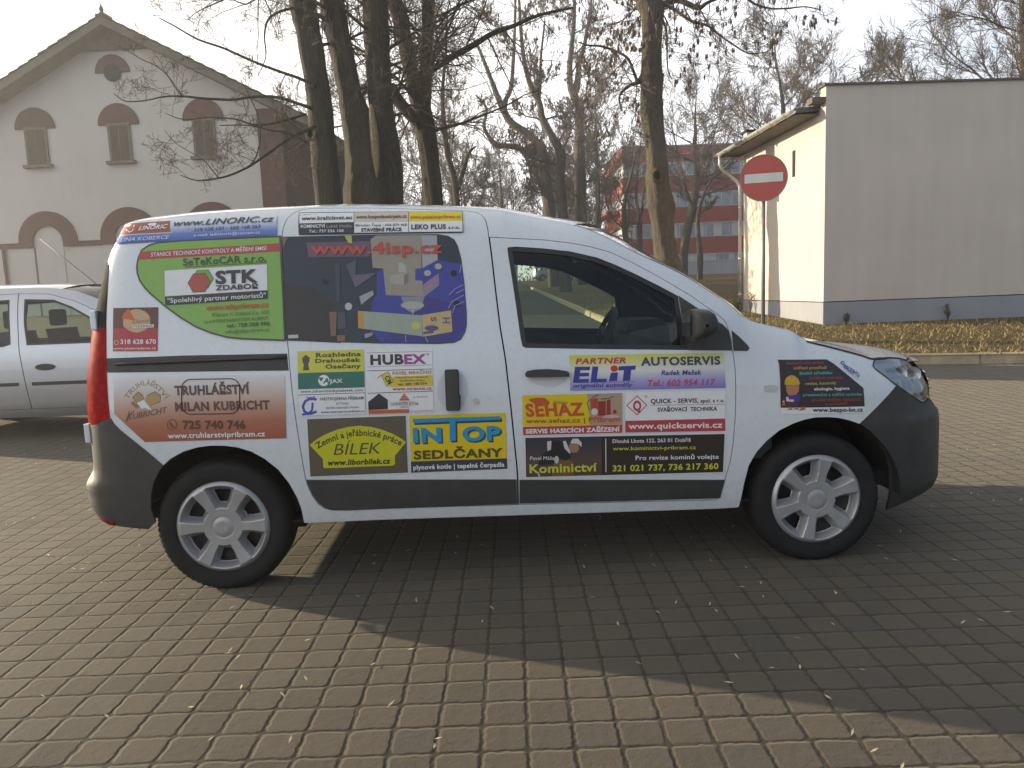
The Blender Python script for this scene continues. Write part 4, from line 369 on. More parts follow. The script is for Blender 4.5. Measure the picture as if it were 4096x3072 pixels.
def red_lens(name):
    m, t, p = nodes(name); n = N(t); v = n.obj()
    w_ = n.new('ShaderNodeTexVoronoi'); n.put(w_.inputs['Vector'], v); w_.inputs['Scale'].default_value = 34
    col = n.ramp(w_.outputs['Distance'], [(.15, (.55, .012, .014)), (.7, (.24, .006, .008))])
    n.put(p.inputs['Base Color'], col); p.inputs['Roughness'].default_value = .3; p.inputs['Specular IOR Level'].default_value = .06
    tl = n.new('ShaderNodeBsdfTranslucent'); tl.inputs[0].default_value = (.85, .02, .02, 1)
    mx = n.new('ShaderNodeMixShader'); mx.inputs[0].default_value = .4; t.links.new(p.outputs[0], mx.inputs[1]); t.links.new(tl.outputs[0], mx.inputs[2])
    t.links.new(mx.outputs[0], t.nodes['Material Output'].inputs[0]); return m
M['tail'] = red_lens('red_lamp_lens')
def plaster(name, rgb, var=.06, grain=90.):
    m, t, p = nodes(name); n = N(t); v = n.obj()
    a = n.noise(v, .7, 5., .6); b = n.noise(v, grain, 3.)
    mp = n.new('ShaderNodeMapping'); mp.inputs['Scale'].default_value = (2.5, 2.5, .25); n.put(mp.inputs[0], v)
    st = n.noise(mp.outputs[0], 1.6, 4.)
    c = n.ramp(n.math('ADD', n.math('MULTIPLY', a, .6), n.math('MULTIPLY', st, .4)), [(.3, tuple(x*(1-var*1.6) for x in rgb)), (.6, rgb), (.75, tuple(x*(1+var) for x in rgb))])
    n.put(p.inputs['Base Color'], c); p.inputs['Roughness'].default_value = .9; n.put(p.inputs['Normal'], n.bump(b, .006)); return m
M['wall_beige'] = plaster('beige_render', (.575, .515, .46), .075)
M['wall_grey'] = plaster('grey_plinth_render', (.30, .31, .335), .07)
M['wall_white'] = plaster('old_white_plaster', (.53, .505, .475), .05, 40)
M['wall_red'] = plaster('dark_red_plaster', (.105, .05, .042), .12, 40)
M['wall_side'] = plaster('brown_red_plaster', (.12, .05, .042), .15, 30)
M['roof_tile'] = flat('roof_tiles', (.075, .062, .052), .9, var=.3, vscale=6)
M['timber'] = flat('weathered_boards', (.115, .10, .082), .85, var=.2, vscale=5)
M['stone'] = flat('stone_trim', (.14, .115, .092), .85, var=.2, vscale=9)
M['shutter'] = flat('old_shutter', (.05, .042, .03), .8, var=.3, vscale=7)
M['zinc'] = flat('zinc_gutter', (.52, .52, .50), .38, .45, var=.15, vscale=6)
M['post'] = flat('galvanised_post', (.24, .23, .215), .5, .4, var=.15)
M['sign_red'] = flat('sign_red', (.44, .07, .05), .4, var=.06, vscale=5)
M['sign_white'] = flat('sign_white', (.62, .61, .59), .4, var=.08, vscale=5)
M['office_red'] = flat('red_facade', (.36, .078, .055), .7, var=.12, vscale=.4)
M['office_grey'] = flat('grey_facade', (.46, .47, .50), .8, var=.1, vscale=.3)
M['office_frame'] = flat('white_window_frames', (.68, .69, .71), .6)
M['pane'] = flat('office_panes', (.30, .33, .38), .12, 0, .8, var=.4, vscale=.25)
M['pane_light'] = flat('blinds_behind_panes', (.58, .57, .54), .3, var=.2, vscale=.4)
def bark(name, a, b):
    m, t, p = nodes(name); n = N(t); v = n.obj()
    mp = n.new('ShaderNodeMapping'); mp.inputs['Scale'].default_value = (1, 1, .16); n.put(mp.inputs[0], v)
    w_ = n.noise(mp.outputs[0], 26, 6., .7); l = n.noise(v, 1.3, 4.)
    c = n.mix(n.ramp(l, [(.4, (0, 0, 0)), (.68, (1, 1, 1))]), n.ramp(w_, [(.36, a), (.68, b)]), (b[0]*.8, b[1]*.86, b[2]*.72))
    n.put(p.inputs['Base Color'], c); p.inputs['Roughness'].default_value = .95; n.put(p.inputs['Normal'], n.bump(w_, .11)); return m
M['bark'] = bark('tree_bark', (.032, .026, .021), (.098, .082, .066))
M['bark2'] = bark('ash_bark', (.05, .038, .03), (.15, .12, .092))
M['twig'] = flat('twigs', (.115, .092, .075), .9)
M['seed'] = flat('dry_seeds', (.16, .11, .07), .9)
# ---------------------------------------------------------------- ground
def H(y):
    """gentle rise of the ground behind the van"""
    y = np.asarray(y, float); t = np.clip(y-4.4, 0, None)
    h = np.where(t < 1.6, t*t/3.2*.034, .034*(t-.8)); return np.minimum(h, .034*70)
def paving_mat():
    m, t, p = nodes('concrete_pavers'); n = N(t)
    mp = n.new('ShaderNodeMapping', vector_type='TEXTURE'); n.put(mp.inputs[0], n.obj())
    mp.inputs['Location'].default_value = (1.33941, -1.36587, 0); mp.inputs['Rotation'].default_value = (0, 0, -.03433); mp.inputs['Scale'].default_value = (.13854, .13686, 1)
    u0 = mp.outputs[0]
    nz = n.new('ShaderNodeTexNoise'); nz.inputs['Scale'].default_value = 4.2; nz.inputs['Detail'].default_value = 4; n.put(nz.inputs['Vector'], u0)
    ws = n.new('ShaderNodeVectorMath', operation='MULTIPLY_ADD'); n.put(ws.inputs[0], nz.outputs['Color']); ws.inputs[1].default_value = (.13, .13, 0); n.put(ws.inputs[2], u0)
    sp = n.new('ShaderNodeVectorMath', operation='SUBTRACT'); n.put(sp.inputs[0], ws.outputs[0]); sp.inputs[1].default_value = (.065, .065, 0)
    u = sp.outputs[0]
    fr = n.new('ShaderNodeVectorMath', operation='FRACTION'); n.put(fr.inputs[0], u); fl = n.new('ShaderNodeVectorMath', operation='FLOOR'); n.put(fl.inputs[0], u)
    s = n.new('ShaderNodeSeparateXYZ'); n.put(s.inputs[0], fr.outputs[0])
    e = [n.math('MINIMUM', s.outputs[k], n.math('SUBTRACT', 1., s.outputs[k])) for k in (0, 1)]
    d = n.math('SMOOTH_MIN', e[0], e[1], .20)
    def ss(x, a, b):
        r = n.new('ShaderNodeMapRange', interpolation_type='SMOOTHSTEP'); n.put(r.inputs[0], x); r.inputs[1].default_value = a; r.inputs[2].default_value = b; return r.outputs[0]
    joint = ss(d, .008, .044); pillow = ss(d, .0, .085)
    wn = n.new('ShaderNodeTexWhiteNoise', noise_dimensions='2D'); n.put(wn.inputs['Vector'], fl.outputs[0])
    v = n.obj(); big = n.noise(v, .8, 4.); fine = n.noise(v, 160, 5., .7); mid = n.noise(v, 26, 5., .65)
    c = n.ramp(wn.outputs['Value'], [(0, (.050, .044, .039)), (.3, (.068, .057, .046)), (.55, (.082, .067, .051)), (.8, (.060, .054, .048)), (1, (.054, .052, .051))])
    c = n.mix(n.math('MULTIPLY', mid, .75), c, (.045, .038, .031)); c = n.mix(n.ramp(big, [(.35, (0, 0, 0)), (.7, (.5, .5, .5))]), c, (.088, .073, .055))
    c = n.mix(n.ramp(fine, [(.62, (0, 0, 0)), (.72, (.35, .35, .35))]), c, (.17, .15, .12))
    moss = n.mix(n.ramp(n.noise(v, 30, 5., .7), [(.58, (0, 0, 0)), (.72, (1, 1, 1))]), n.mix(n.noise(v, 3, 3.), (.014, .011, .008), (.032, .028, .013)), (.085, .07, .045))
    n.put(p.inputs['Base Color'], n.mix(joint, moss, c)); p.inputs['Roughness'].default_value = .8; p.inputs['Specular IOR Level'].default_value = .18; p.inputs['Sheen Weight'].default_value = .13; p.inputs['Sheen Roughness'].default_value = .5; p.inputs['Sheen Tint'].default_value = (1, .93, .8, 1)
    # every stone sits a little askew
    w2 = n.new('ShaderNodeTexWhiteNoise', noise_dimensions='2D'); n.put(w2.inputs['Vector'], fl.outputs[0]); wc = n.new('ShaderNodeSeparateColor'); n.put(wc.inputs[0], w2.outputs['Color'])
    tilt = n.math('ADD', n.math('MULTIPLY', n.math('SUBTRACT', s.outputs[0], .5), n.math('SUBTRACT', wc.outputs[0], .5)), n.math('MULTIPLY', n.math('SUBTRACT', s.outputs[1], .5), n.math('SUBTRACT', wc.outputs[1], .5)))
    pillow = n.math('MULTIPLY_ADD', n.math('MULTIPLY', tilt, joint), 1.5, pillow)
    h = n.math('ADD', n.math('MULTIPLY', pillow, 1.), n.math('ADD', n.math('MULTIPLY', mid, .75), n.math('MULTIPLY', fine, .35)))
    n.put(p.inputs['Normal'], n.bump(h, .0046)); return m
M['paving'] = paving_mat()
def soil_mat(name, a, b, c_, sc=14., bump=.03):
    m, t, p = nodes(name); n = N(t); v = n.obj()
    f = n.noise(v, sc, 7., .7); g = n.noise(v, .5, 4.)
    col = n.mix(n.ramp(g, [(.38, (0, 0, 0)), (.62, (1, 1, 1))]), n.ramp(f, [(.32, a), (.7, b)]), n.ramp(f, [(.3, a), (.75, c_)]))
    n.put(p.inputs['Base Color'], col); p.inputs['Roughness'].default_value = 1; p.inputs['Specular IOR Level'].default_value = .1; n.put(p.inputs['Normal'], n.bump(f, bump)); return m
M['lawn'] = soil_mat('winter_lawn', (.065, .046, .028), (.15, .125, .055), (.18, .135, .07))
M['field'] = soil_mat('far_ground', (.06, .05, .035), (.11, .095, .06), (.09, .085, .05), 3)
M['asphalt'] = soil_mat('old_asphalt', (.050, .050, .050), (.075, .073, .070), (.085, .08, .072), 40, .01)
M['kerb'] = flat('kerb_concrete', (.37, .305, .20), .9, var=.25, vscale=5, bump=.01, bscale=30)
def sheet(name, xs, ys, mat, dz=0., mask=None):
    b = MB(); X = np.asarray(xs, float); Y = np.asarray(ys, float); nx = len(X)
    vs = [(x, y, float(H(y))+dz) for y in Y for x in X]
    fs = []
    for j in range(len(Y)-1):
        for i in range(nx-1):
            if mask is None or mask((X[i]+X[i+1])/2, (Y[j]+Y[j+1])/2): fs.append((j*nx+i, j*nx+i+1, (j+1)*nx+i+1, (j+1)*nx+i))
    b.add(vs, fs, mat, smooth=True); return tag(b.build(name), kind='structure')
FAR = np.r_[np.linspace(-30, 4, 6), np.linspace(5, 74, 36), np.linspace(76, 900, 8)]
sheet('ground', np.r_[np.linspace(-700, -40, 5), np.linspace(-30, 60, 10), np.linspace(80, 700, 5)], FAR, M['field'], -.03)
sheet('paved_yard', np.linspace(-18, 24, 22), np.r_[np.linspace(-14, 4, 10), np.linspace(4.4, 9.6, 24)], M['paving'], 0)
sheet('road', np.linspace(-.6, 4.6, 6), np.r_[np.linspace(9.4, 75, 44), 200], M['asphalt'], .004)
# lawns raised behind a kerb: outlines in plan
def arc(cx, cy, r, a0, a1, n=10): return [(cx+r*math.cos(math.radians(a0+(a1-a0)*k/n)), cy+r*math.sin(math.radians(a0+(a1-a0)*k/n))) for k in range(n+1)]
right_edge = [(24, 3.9), (13, 6.05), (9.3, 6.92), (7.4, 7.34)]+[(6.3, 7.75), (5.45, 8.5), (4.85, 9.6), (4.55, 11), (4.42, 13)]+[(4.4, 34), (4.4, 70)]
left_edge = [(-.3, 70), (-.3, 13), (-.4, 11), (-.9, 9.4), (-2, 8.6), (-4, 8.4), (-30, 8.4)]
def lawn(name, edge, close, mat, hgt):
    poly = edge+close; b = MB()
    P = np.array(poly); lo = P.min(0); hi = P.max(0)
    pts = [Vector((float(x), float(y))) for x, y in poly]; n = len(pts)
    for y in np.r_[np.arange(lo[1]+.4, 22, .9), np.arange(24, hi[1], 6)]:
        for x in np.arange(lo[0]+.5, hi[0], 2.2):
            if inside(np.array([[x, y]]), poly)[0]: pts.append(Vector((float(x), float(y))))
    r = geometry.delaunay_2d_cdt(pts, [(i, (i+1) % n) for i in range(n)], [], 0, 1e-5)
    V = np.array([tuple(v) for v in r[0]])
    F = [f for f in r[2] if inside(V[list(f)].mean(0)[None], poly)[0]]
    b.add([(x, y, float(H(y))+hgt) for x, y in V], F, mat, smooth=True)
    return tag(b.build(name), kind='structure')
def inside(pts, poly):
    P = np.asarray(poly, float); x, y = pts[:, 0][:, None], pts[:, 1][:, None]
    x0, y0 = P[:, 0][None], P[:, 1][None]; x1, y1 = np.roll(P[:, 0], -1)[None], np.roll(P[:, 1], -1)[None]
    with np.errstate(divide='ignore', invalid='ignore'):
        c = ((y0 > y) != (y1 > y)) & (x < (x1-x0)*(y-y0)/(y1-y0)+x0)
    return c.sum(1) % 2 == 1
lawn('lawn', right_edge, [(60, 70), (60, 3.9)], M['lawn'], .13)
lawn('lawn', left_edge, [(-30, 70)], M['lawn'], .13)
def kerb(edge, side):
    b = MB(); E = [Vector((x, y, 0)) for x, y in edge]
    # resample, then lay stones 1 m long with a thin joint
    L = [0]
    for i in range(1, len(E)): L.append(L[-1]+(E[i]-E[i-1]).length)
    def at(s):
        i = min(max(int(np.searchsorted(L, s))-1, 0), len(E)-2); return E[i].lerp(E[i+1], (s-L[i])/(L[i+1]-L[i]))
    s = 0.
    while s < min(L[-1], 60)-.1:
        a, c = at(s+.006), at(min(s+.994, L[-1])); d = (c-a).normalized(); nn = Vector((-d.y, d.x, 0))*side
        vs = []
        for q in (a, c):
            z = float(H(q.y))
            for off, h in ((0, -.1), (.012, .135), (.03, .152), (.12, .152), (.12, -.1)): vs.append((q.x+nn.x*off, q.y+nn.y*off, z+h+random.uniform(-.004, .004)*(h > 0)))
        fs = [(i, i+1, i+6, i+5) for i in range(4)]+[(0, 1, 2, 3, 4), (9, 8, 7, 6, 5)]
        b.add(vs, fs if side < 0 else [f[::-1] for f in fs], M['kerb']); s += 1.0
    return tag(b.build('kerb'), kind='structure')
kerb(right_edge, -1); kerb(left_edge, -1)
# ---------------------------------------------------------------- car shell
def curve_inset(poly, d):
    P = [Vector(p) for p in poly]; n = len(P)
    area = sum(P[i].x*P[(i+1) % n].y-P[(i+1) % n].x*P[i].y for i in range(n)); sg = 1 if area > 0 else -1
    out = []
    for i in range(n):
        a = (P[i]-P[i-1]); c = (P[(i+1) % n]-P[i])
        if a.length < 1e-6 or c.length < 1e-6: out.append(tuple(P[i])); continue
        a.normalize(); c.normalize(); n1 = Vector((-a.y, a.x)); n2 = Vector((-c.y, c.x)); m = n1+n2
        k = 1/max(.4, 1+n1.dot(n2)); out.append(tuple(P[i]+m*k*d*sg))
    return out
def dense(poly, step=.03):
    out = []
    for i, p in enumerate(poly):
        q = poly[(i+1) % len(poly)]; k = max(1, int(math.hypot(q[0]-p[0], q[1]-p[1])/step))
        for j in range(k): out.append((p[0]+(q[0]-p[0])*j/k, p[1]+(q[1]-p[1])*j/k))
    return out
def panel(b, S, poly, mat, off=0., holes=(), step=.035, thick=.012, far=False, sub=True):
    """sheet metal cut to an outline in side view and wrapped over the flank S"""
    loops = [dense(poly, step)]+[dense(h, step) for h in holes] if sub else [list(poly)]+[list(h) for h in holes]
    pts = []; ed = []
    for l in loops:
        k = len(pts); pts += [Vector(p) for p in l]; ed += [(k+i, k+(i+1) % len(l)) for i in range(len(l))]
    P = np.array(loops[0]); lo, hi = P.min(0), P.max(0); st = step*.9
    gx, gz = np.meshgrid(np.arange(lo[0]+st/2, hi[0], st), np.arange(lo[1]+st/2, hi[1], st)); G = np.stack([gx.ravel(), gz.ravel()], 1)
    if len(G):
        ok = inside(G, loops[0])
        for h in loops[1:]: ok &= ~inside(G, h)
        A = np.concatenate([np.array(l) for l in loops]); G = G[ok]
        if len(G):
            dd = np.concatenate([np.min(((g_[:, None]-A[None])**2).sum(-1), 1) for g_ in np.array_split(G, max(1, len(G)//400))])
            pts += [Vector((float(a), float(c))) for a, c in G[dd > (st*.45)**2]]
    r = geometry.delaunay_2d_cdt(pts, ed, [], 0, 1e-6)
    V = np.array([tuple(v) for v in r[0]]); T = np.array([f for f in r[2] if len(f) == 3])
    cen = V[T].mean(1); ok = inside(cen, loops[0])
    for h in loops[1:]: ok &= ~inside(cen, h)
    T = T[ok]
    a = V[T]; ar = (a[:, 1, 0]-a[:, 0, 0])*(a[:, 2, 1]-a[:, 0, 1])-(a[:, 2, 0]-a[:, 0, 0])*(a[:, 1, 1]-a[:, 0, 1])
    T[ar < 0] = T[ar < 0][:, ::-1]
    y = S.Y(V[:, 0], V[:, 1]); nr = S.normal(V[:, 0], V[:, 1])
    W3 = np.stack([V[:, 0], y, V[:, 1]], 1)+nr*off
    F = T.tolist()
    if far: W3[:, 1] = S.W-W3[:, 1]; nr = nr*np.array([1, -1, 1]); F = [f[::-1] for f in F]
    b.add(W3, F, mat, normals=nr)
    if thick:
        for l in loops:
            q = np.array(l); yy = S.Y(q[:, 0], q[:, 1]); nn = S.normal(q[:, 0], q[:, 1])
            o1 = np.stack([q[:, 0], yy, q[:, 1]], 1)+nn*off; o2 = o1-nn*thick
            if far: o1[:, 1] = S.W-o1[:, 1]; o2[:, 1] = S.W-o2[:, 1]
            k = len(q); b.add(np.concatenate([o1, o2]), [(i, (i+1) % k, k+(i+1) % k, k+i) for i in range(k)], mat)
    return b
def grid(b, P, mat, flip=False, smooth=True):
    """P: array [i][j][3]"""
    P = np.asarray(P); a, c = P.shape[:2]
    fs = [(i*c+j, i*c+j+1, (i+1)*c+j+1, (i+1)*c+j) for i in range(a-1) for j in range(c-1)]
    return b.add(P.reshape(-1, 3), [f[::-1] for f in fs] if flip else fs, mat, smooth=smooth)
def resample(pts, n):
    P = np.array(pts, float); d = np.r_[0, np.cumsum(np.linalg.norm(np.diff(P, axis=0), axis=1))]; s = np.linspace(0, d[-1], n)
    return np.stack([np.interp(s, d, P[:, k]) for k in range(P.shape[1])], 1)
def cross(S, edge, m, crown, p, bulge):
    """surface between the near edge (x, z) and its mirror; crown and bulge per station"""
    out = []
    for (x, z), cr, bu in zip(edge, crown, bulge):
        y0 = float(S.Y(x, z)); row = []
        for v in np.sin(np.linspace(-1, 1, m)*math.pi/2)*.5+.5:
            q = abs(2*v-1); row.append((x+bu*(1-q**2), y0+(S.W-2*y0)*v, z+cr*(1-q**p)))
        out.append(row)
    return np.array(out)
def end_x(S, z, y, front):
    x1, xe, n = (S.x1, float(S.xf(z)), S.nf) if front else (S.x2, float(S.xr(z)), S.nr)
    q = min(max((y-float(S.prof(z)))/(S.B-float(S.prof(z))), 0), 1) if y <= S.B else end_x(S, z, S.W-y, front)
    return q if y > S.B else x1+(xe-x1)*(1-(1-q)**n)**(1/n)
def end_patch(b, S, y0, y1, z0, z1, front, mat, off, m=16, k=6):
    sg = 1 if front else -1
    P = [[(end_x(S, z, y, front)+sg*off, y, z) for y in np.linspace(y0, y1, m)] for z in np.linspace(z0, z1, k)]
    return grid(b, P, mat, flip=not front)
def end_face(b, S, zs, front, mat, t=.93, m=40, flip=False):
    P = []
    for z in zs:
        x1, xe, n = (S.x1, float(S.xf(z)), S.nf) if front else (S.x2, float(S.xr(z)), S.nr)
        base = float(S.prof(z)); yy = S.B*(1-(1-t**n)**(1/n))
        row = []
        for v in np.linspace(-1, 1, m):
            q = 1-(S.B-yy)/S.B*abs(v); dd = (q)   # 1 at centre, yy/B at edge
            tt = (1-(1-dd)**n)**(1/n); x = x1+(xe-x1)*tt
            yv = base*(1-dd)+dd*S.B if False else base+dd*S.B*(1-base/S.B)
            row.append((x, yv if v < 0 else S.W-yv, z))
        P.append(row)
    return grid(b, P, mat, flip)
S = VAN_SIDE; O = OUTLINE; WV = S.W
def yoff(y): return y
# ---------------------------------------------------------------- the van
van = thing('delivery_van', 'white delivery van covered in advert stickers, parked side-on on the paving', 'van')
zt = lambda x: float(S.top(x))
top_line = [(x, zt(x)) for x in np.arange(3.11, -.50, -.04)]
body_poly = O['BODY_LOW'][2:]+[(x, z-.001) for x, z in top_line if x > 2.75]+[(x, z) for x, z in top_line if x <= 2.75]
body_poly = [p for i, p in enumerate(body_poly)]
rear_top = S.x2-.955*(S.x2-float(S.xr(1.66)))
body_poly = body_poly+[(rear_top, 1.665)]
xw = 1.70; xc = 2.56
b = MB()
for far in (False, True):
    panel(b, S, body_poly, M['white'], 0, [O['SDOOR'], O['FDOOR']], far=far, step=.024)
edge_roof = resample([(rear_top, 1.665)]+[(x, zt(x)) for x in np.linspace(-.46, xw, 50)], 60)
k = np.linspace(0, 1, 60)
P = cross(S, edge_roof, 41, .040*np.minimum(1, k*8+.2)*(1-.35*k), 6, -.10*(1-k)**6+.20*k**5)
grid(b, P, M['white'], flip=True)
roof_front = P[-1]
# rear end and nose
end_face(b, S, np.linspace(.55, 1.70, 26), False, M['white'], flip=True, t=.955)
end_face(b, S, np.linspace(.72, .93, 10), True, M['white'])
body = b.build('body', van)
b = MB(); b.box((-.42, .14, .33), (3.3, WV-.14, .40), M['dark']); b.box((.45, .28, .25), (2.36, WV-.28, .30), M['dark']); b.box((-.36, .35, .19), (.30, WV-.35, .34), M['dark']); b.box((.2, .06, .30), (2.5, WV-.06, .31), M['dark']); b.build('underbody', van)  # low rear box, for axle and spare wheel, added to block light beneath
# dark structure behind the gaps, with the window and arch openings cut out
fw_hole = curve_inset(O['FWIN'], .004)
b = MB()
inner = [p for p in body_poly if p[1] > .20]
for far in (False, True):
    panel(b, S, curve_inset(inner, .015), M['gap'], -.013, [fw_hole], step=.06, thick=0, far=far)
    panel(b, S, curve_inset(inner, .02), M['cabin'], -.05, [curve_inset(O['FWIN'], -.008)], step=.08, thick=.0, far=far)
b.build('inner_frame', van)
def sticker_mesh(name, items, parent, label):
    b = MB(); hi = max(q[1] for it in items for q in (it[1] if it[0] in 'pogl' else it[2])) > 1.6; hi = hi and items[0][1][0] != O['SWIN'][0]; lay = .005 if hi else .0022; stp = .0004 if hi else .00011
    for it in items:
        kind = it[0]
        if kind == 'p': panel(b, S, it[1], ink(it[2]), lay, step=.022, thick=0)
        elif kind == 'o': panel(b, S, curve_inset(it[1], -it[2]), ink(it[3]), lay, step=.022, thick=0)
        elif kind == 'g':
            zs = [p[1] for p in it[1]]; z0, z1 = min(zs), max(zs)
            m, t, p = nodes('print_fade'); n = N(t); sp = n.new('ShaderNodeSeparateXYZ'); n.put(sp.inputs[0], n.obj())
            mr = n.new('ShaderNodeMapRange'); n.put(mr.inputs[0], sp.outputs[2]); mr.inputs[1].default_value = z0; mr.inputs[2].default_value = z1
            n.put(p.inputs['Base Color'], n.ramp(mr.outputs[0], it[2])); p.inputs['Roughness'].default_value = .32
            panel(b, S, it[1], m, lay, step=.022, thick=0)
        elif kind == 'l': stroke(b, it[1], it[2], ink(it[3]), lay, it[4])
        elif kind == 't': lettering(b, it, lay+(.0012 if hi else .0003))
        elif kind == 'a': arc_lettering(b, it, lay)
        lay += stp
    o = b.build(name, parent); o['label'] = label; return o
def wrap(b, pts, tris, mat, off):
    V = np.asarray(pts, float); T = np.asarray(tris)
    if not len(T): return
    a = V[T]; ar = (a[:, 1, 0]-a[:, 0, 0])*(a[:, 2, 1]-a[:, 0, 1])-(a[:, 2, 0]-a[:, 0, 0])*(a[:, 1, 1]-a[:, 0, 1]); T = np.where((ar < 0)[:, None], T[:, ::-1], T)
    nr = S.normal(V[:, 0], V[:, 1]); b.add(np.stack([V[:, 0], S.Y(V[:, 0], V[:, 1]), V[:, 1]], 1)+nr*off, T.tolist(), mat, normals=nr)
def stroke(b, pts, wd, mat, off, closed=False):
    P = [Vector(p) for p in pts]; n = len(P); vs = []; 
    for i in range(n):
        a = P[i-1] if (i or closed) else P[i]; c = P[(i+1) % n] if (i < n-1 or closed) else P[i]
        d = (c-a).normalized(); q = Vector((-d.y, d.x))*wd/2; vs += [P[i]+q, P[i]-q]
    tr = []
    for i in range(n if closed else n-1):
        j = (i+1) % n; tr += [(2*i, 2*i+1, 2*j+1), (2*i, 2*j+1, 2*j)]
    wrap(b, vs, tr, mat, off)
CACHE = {}
def glyphs(text, bold, shear):
    k = (text, bold, shear)
    if k not in CACHE:
        cu = bpy.data.curves.new('lettering', 'FONT'); cu.body = text; cu.size = 1; cu.resolution_u = 3; cu.offset = bold*1.15; cu.shear = max(-1, min(1, shear)); cu.fill_mode = 'FRONT'; cu.space_character = 1+bold*2.2
        o = bpy.data.objects.new('lettering', cu); COL.objects.link(o); dg = bpy.context.evaluated_depsgraph_get(); me = o.evaluated_get(dg).to_mesh()
        V = np.array([v.co[:2] for v in me.vertices]); me.calc_loop_triangles(); T = [tuple(t.vertices) for t in me.loop_triangles]
        bpy.data.objects.remove(o); bpy.data.curves.remove(cu); CACHE[k] = (V, T)
    return CACHE[k]
def lettering(b, it, off):
    _, text, (p0, p1), cap, col, bold, shear = it
    V, T = glyphs(text, bold, shear)
    if not len(V): return
    P0, P1 = np.array(p0), np.array(p1); d = P1-P0; n = np.array([-d[1], d[0]])/np.linalg.norm(d)
    u = (V[:, 0]-V[:, 0].min())/(V[:, 0].max()-V[:, 0].min()); h = V[:, 1]/.727*cap
    if abs(d[0]) > abs(d[1]): n = np.array([0., 1.]) if d[0] > 0 else n
    wrap(b, P0+u[:, None]*d+h[:, None]*n, T, ink(col), off)
def arc_lettering(b, it, off):
    _, text, (p0, pm, p1), cap, col, bold = it
    V, T = glyphs(text, bold, 0.); P0, PM, P1 = map(np.array, (p0, pm, p1)); K_ = 2*PM-.5*(P0+P1)
    u = ((V[:, 0]-V[:, 0].min())/(V[:, 0].max()-V[:, 0].min()))[:, None]; h = (V[:, 1]/.727*cap)[:, None]
    q = (1-u)**2*P0+2*u*(1-u)*K_+u*u*P1; d = 2*(1-u)*(K_-P0)+2*u*(P1-K_); d = d/np.linalg.norm(d, axis=1, keepdims=True)
    wrap(b, q+h*np.stack([-d[:, 1], d[:, 0]], 1), T, ink(col), off)
G = .0035
doors = {'body': body}
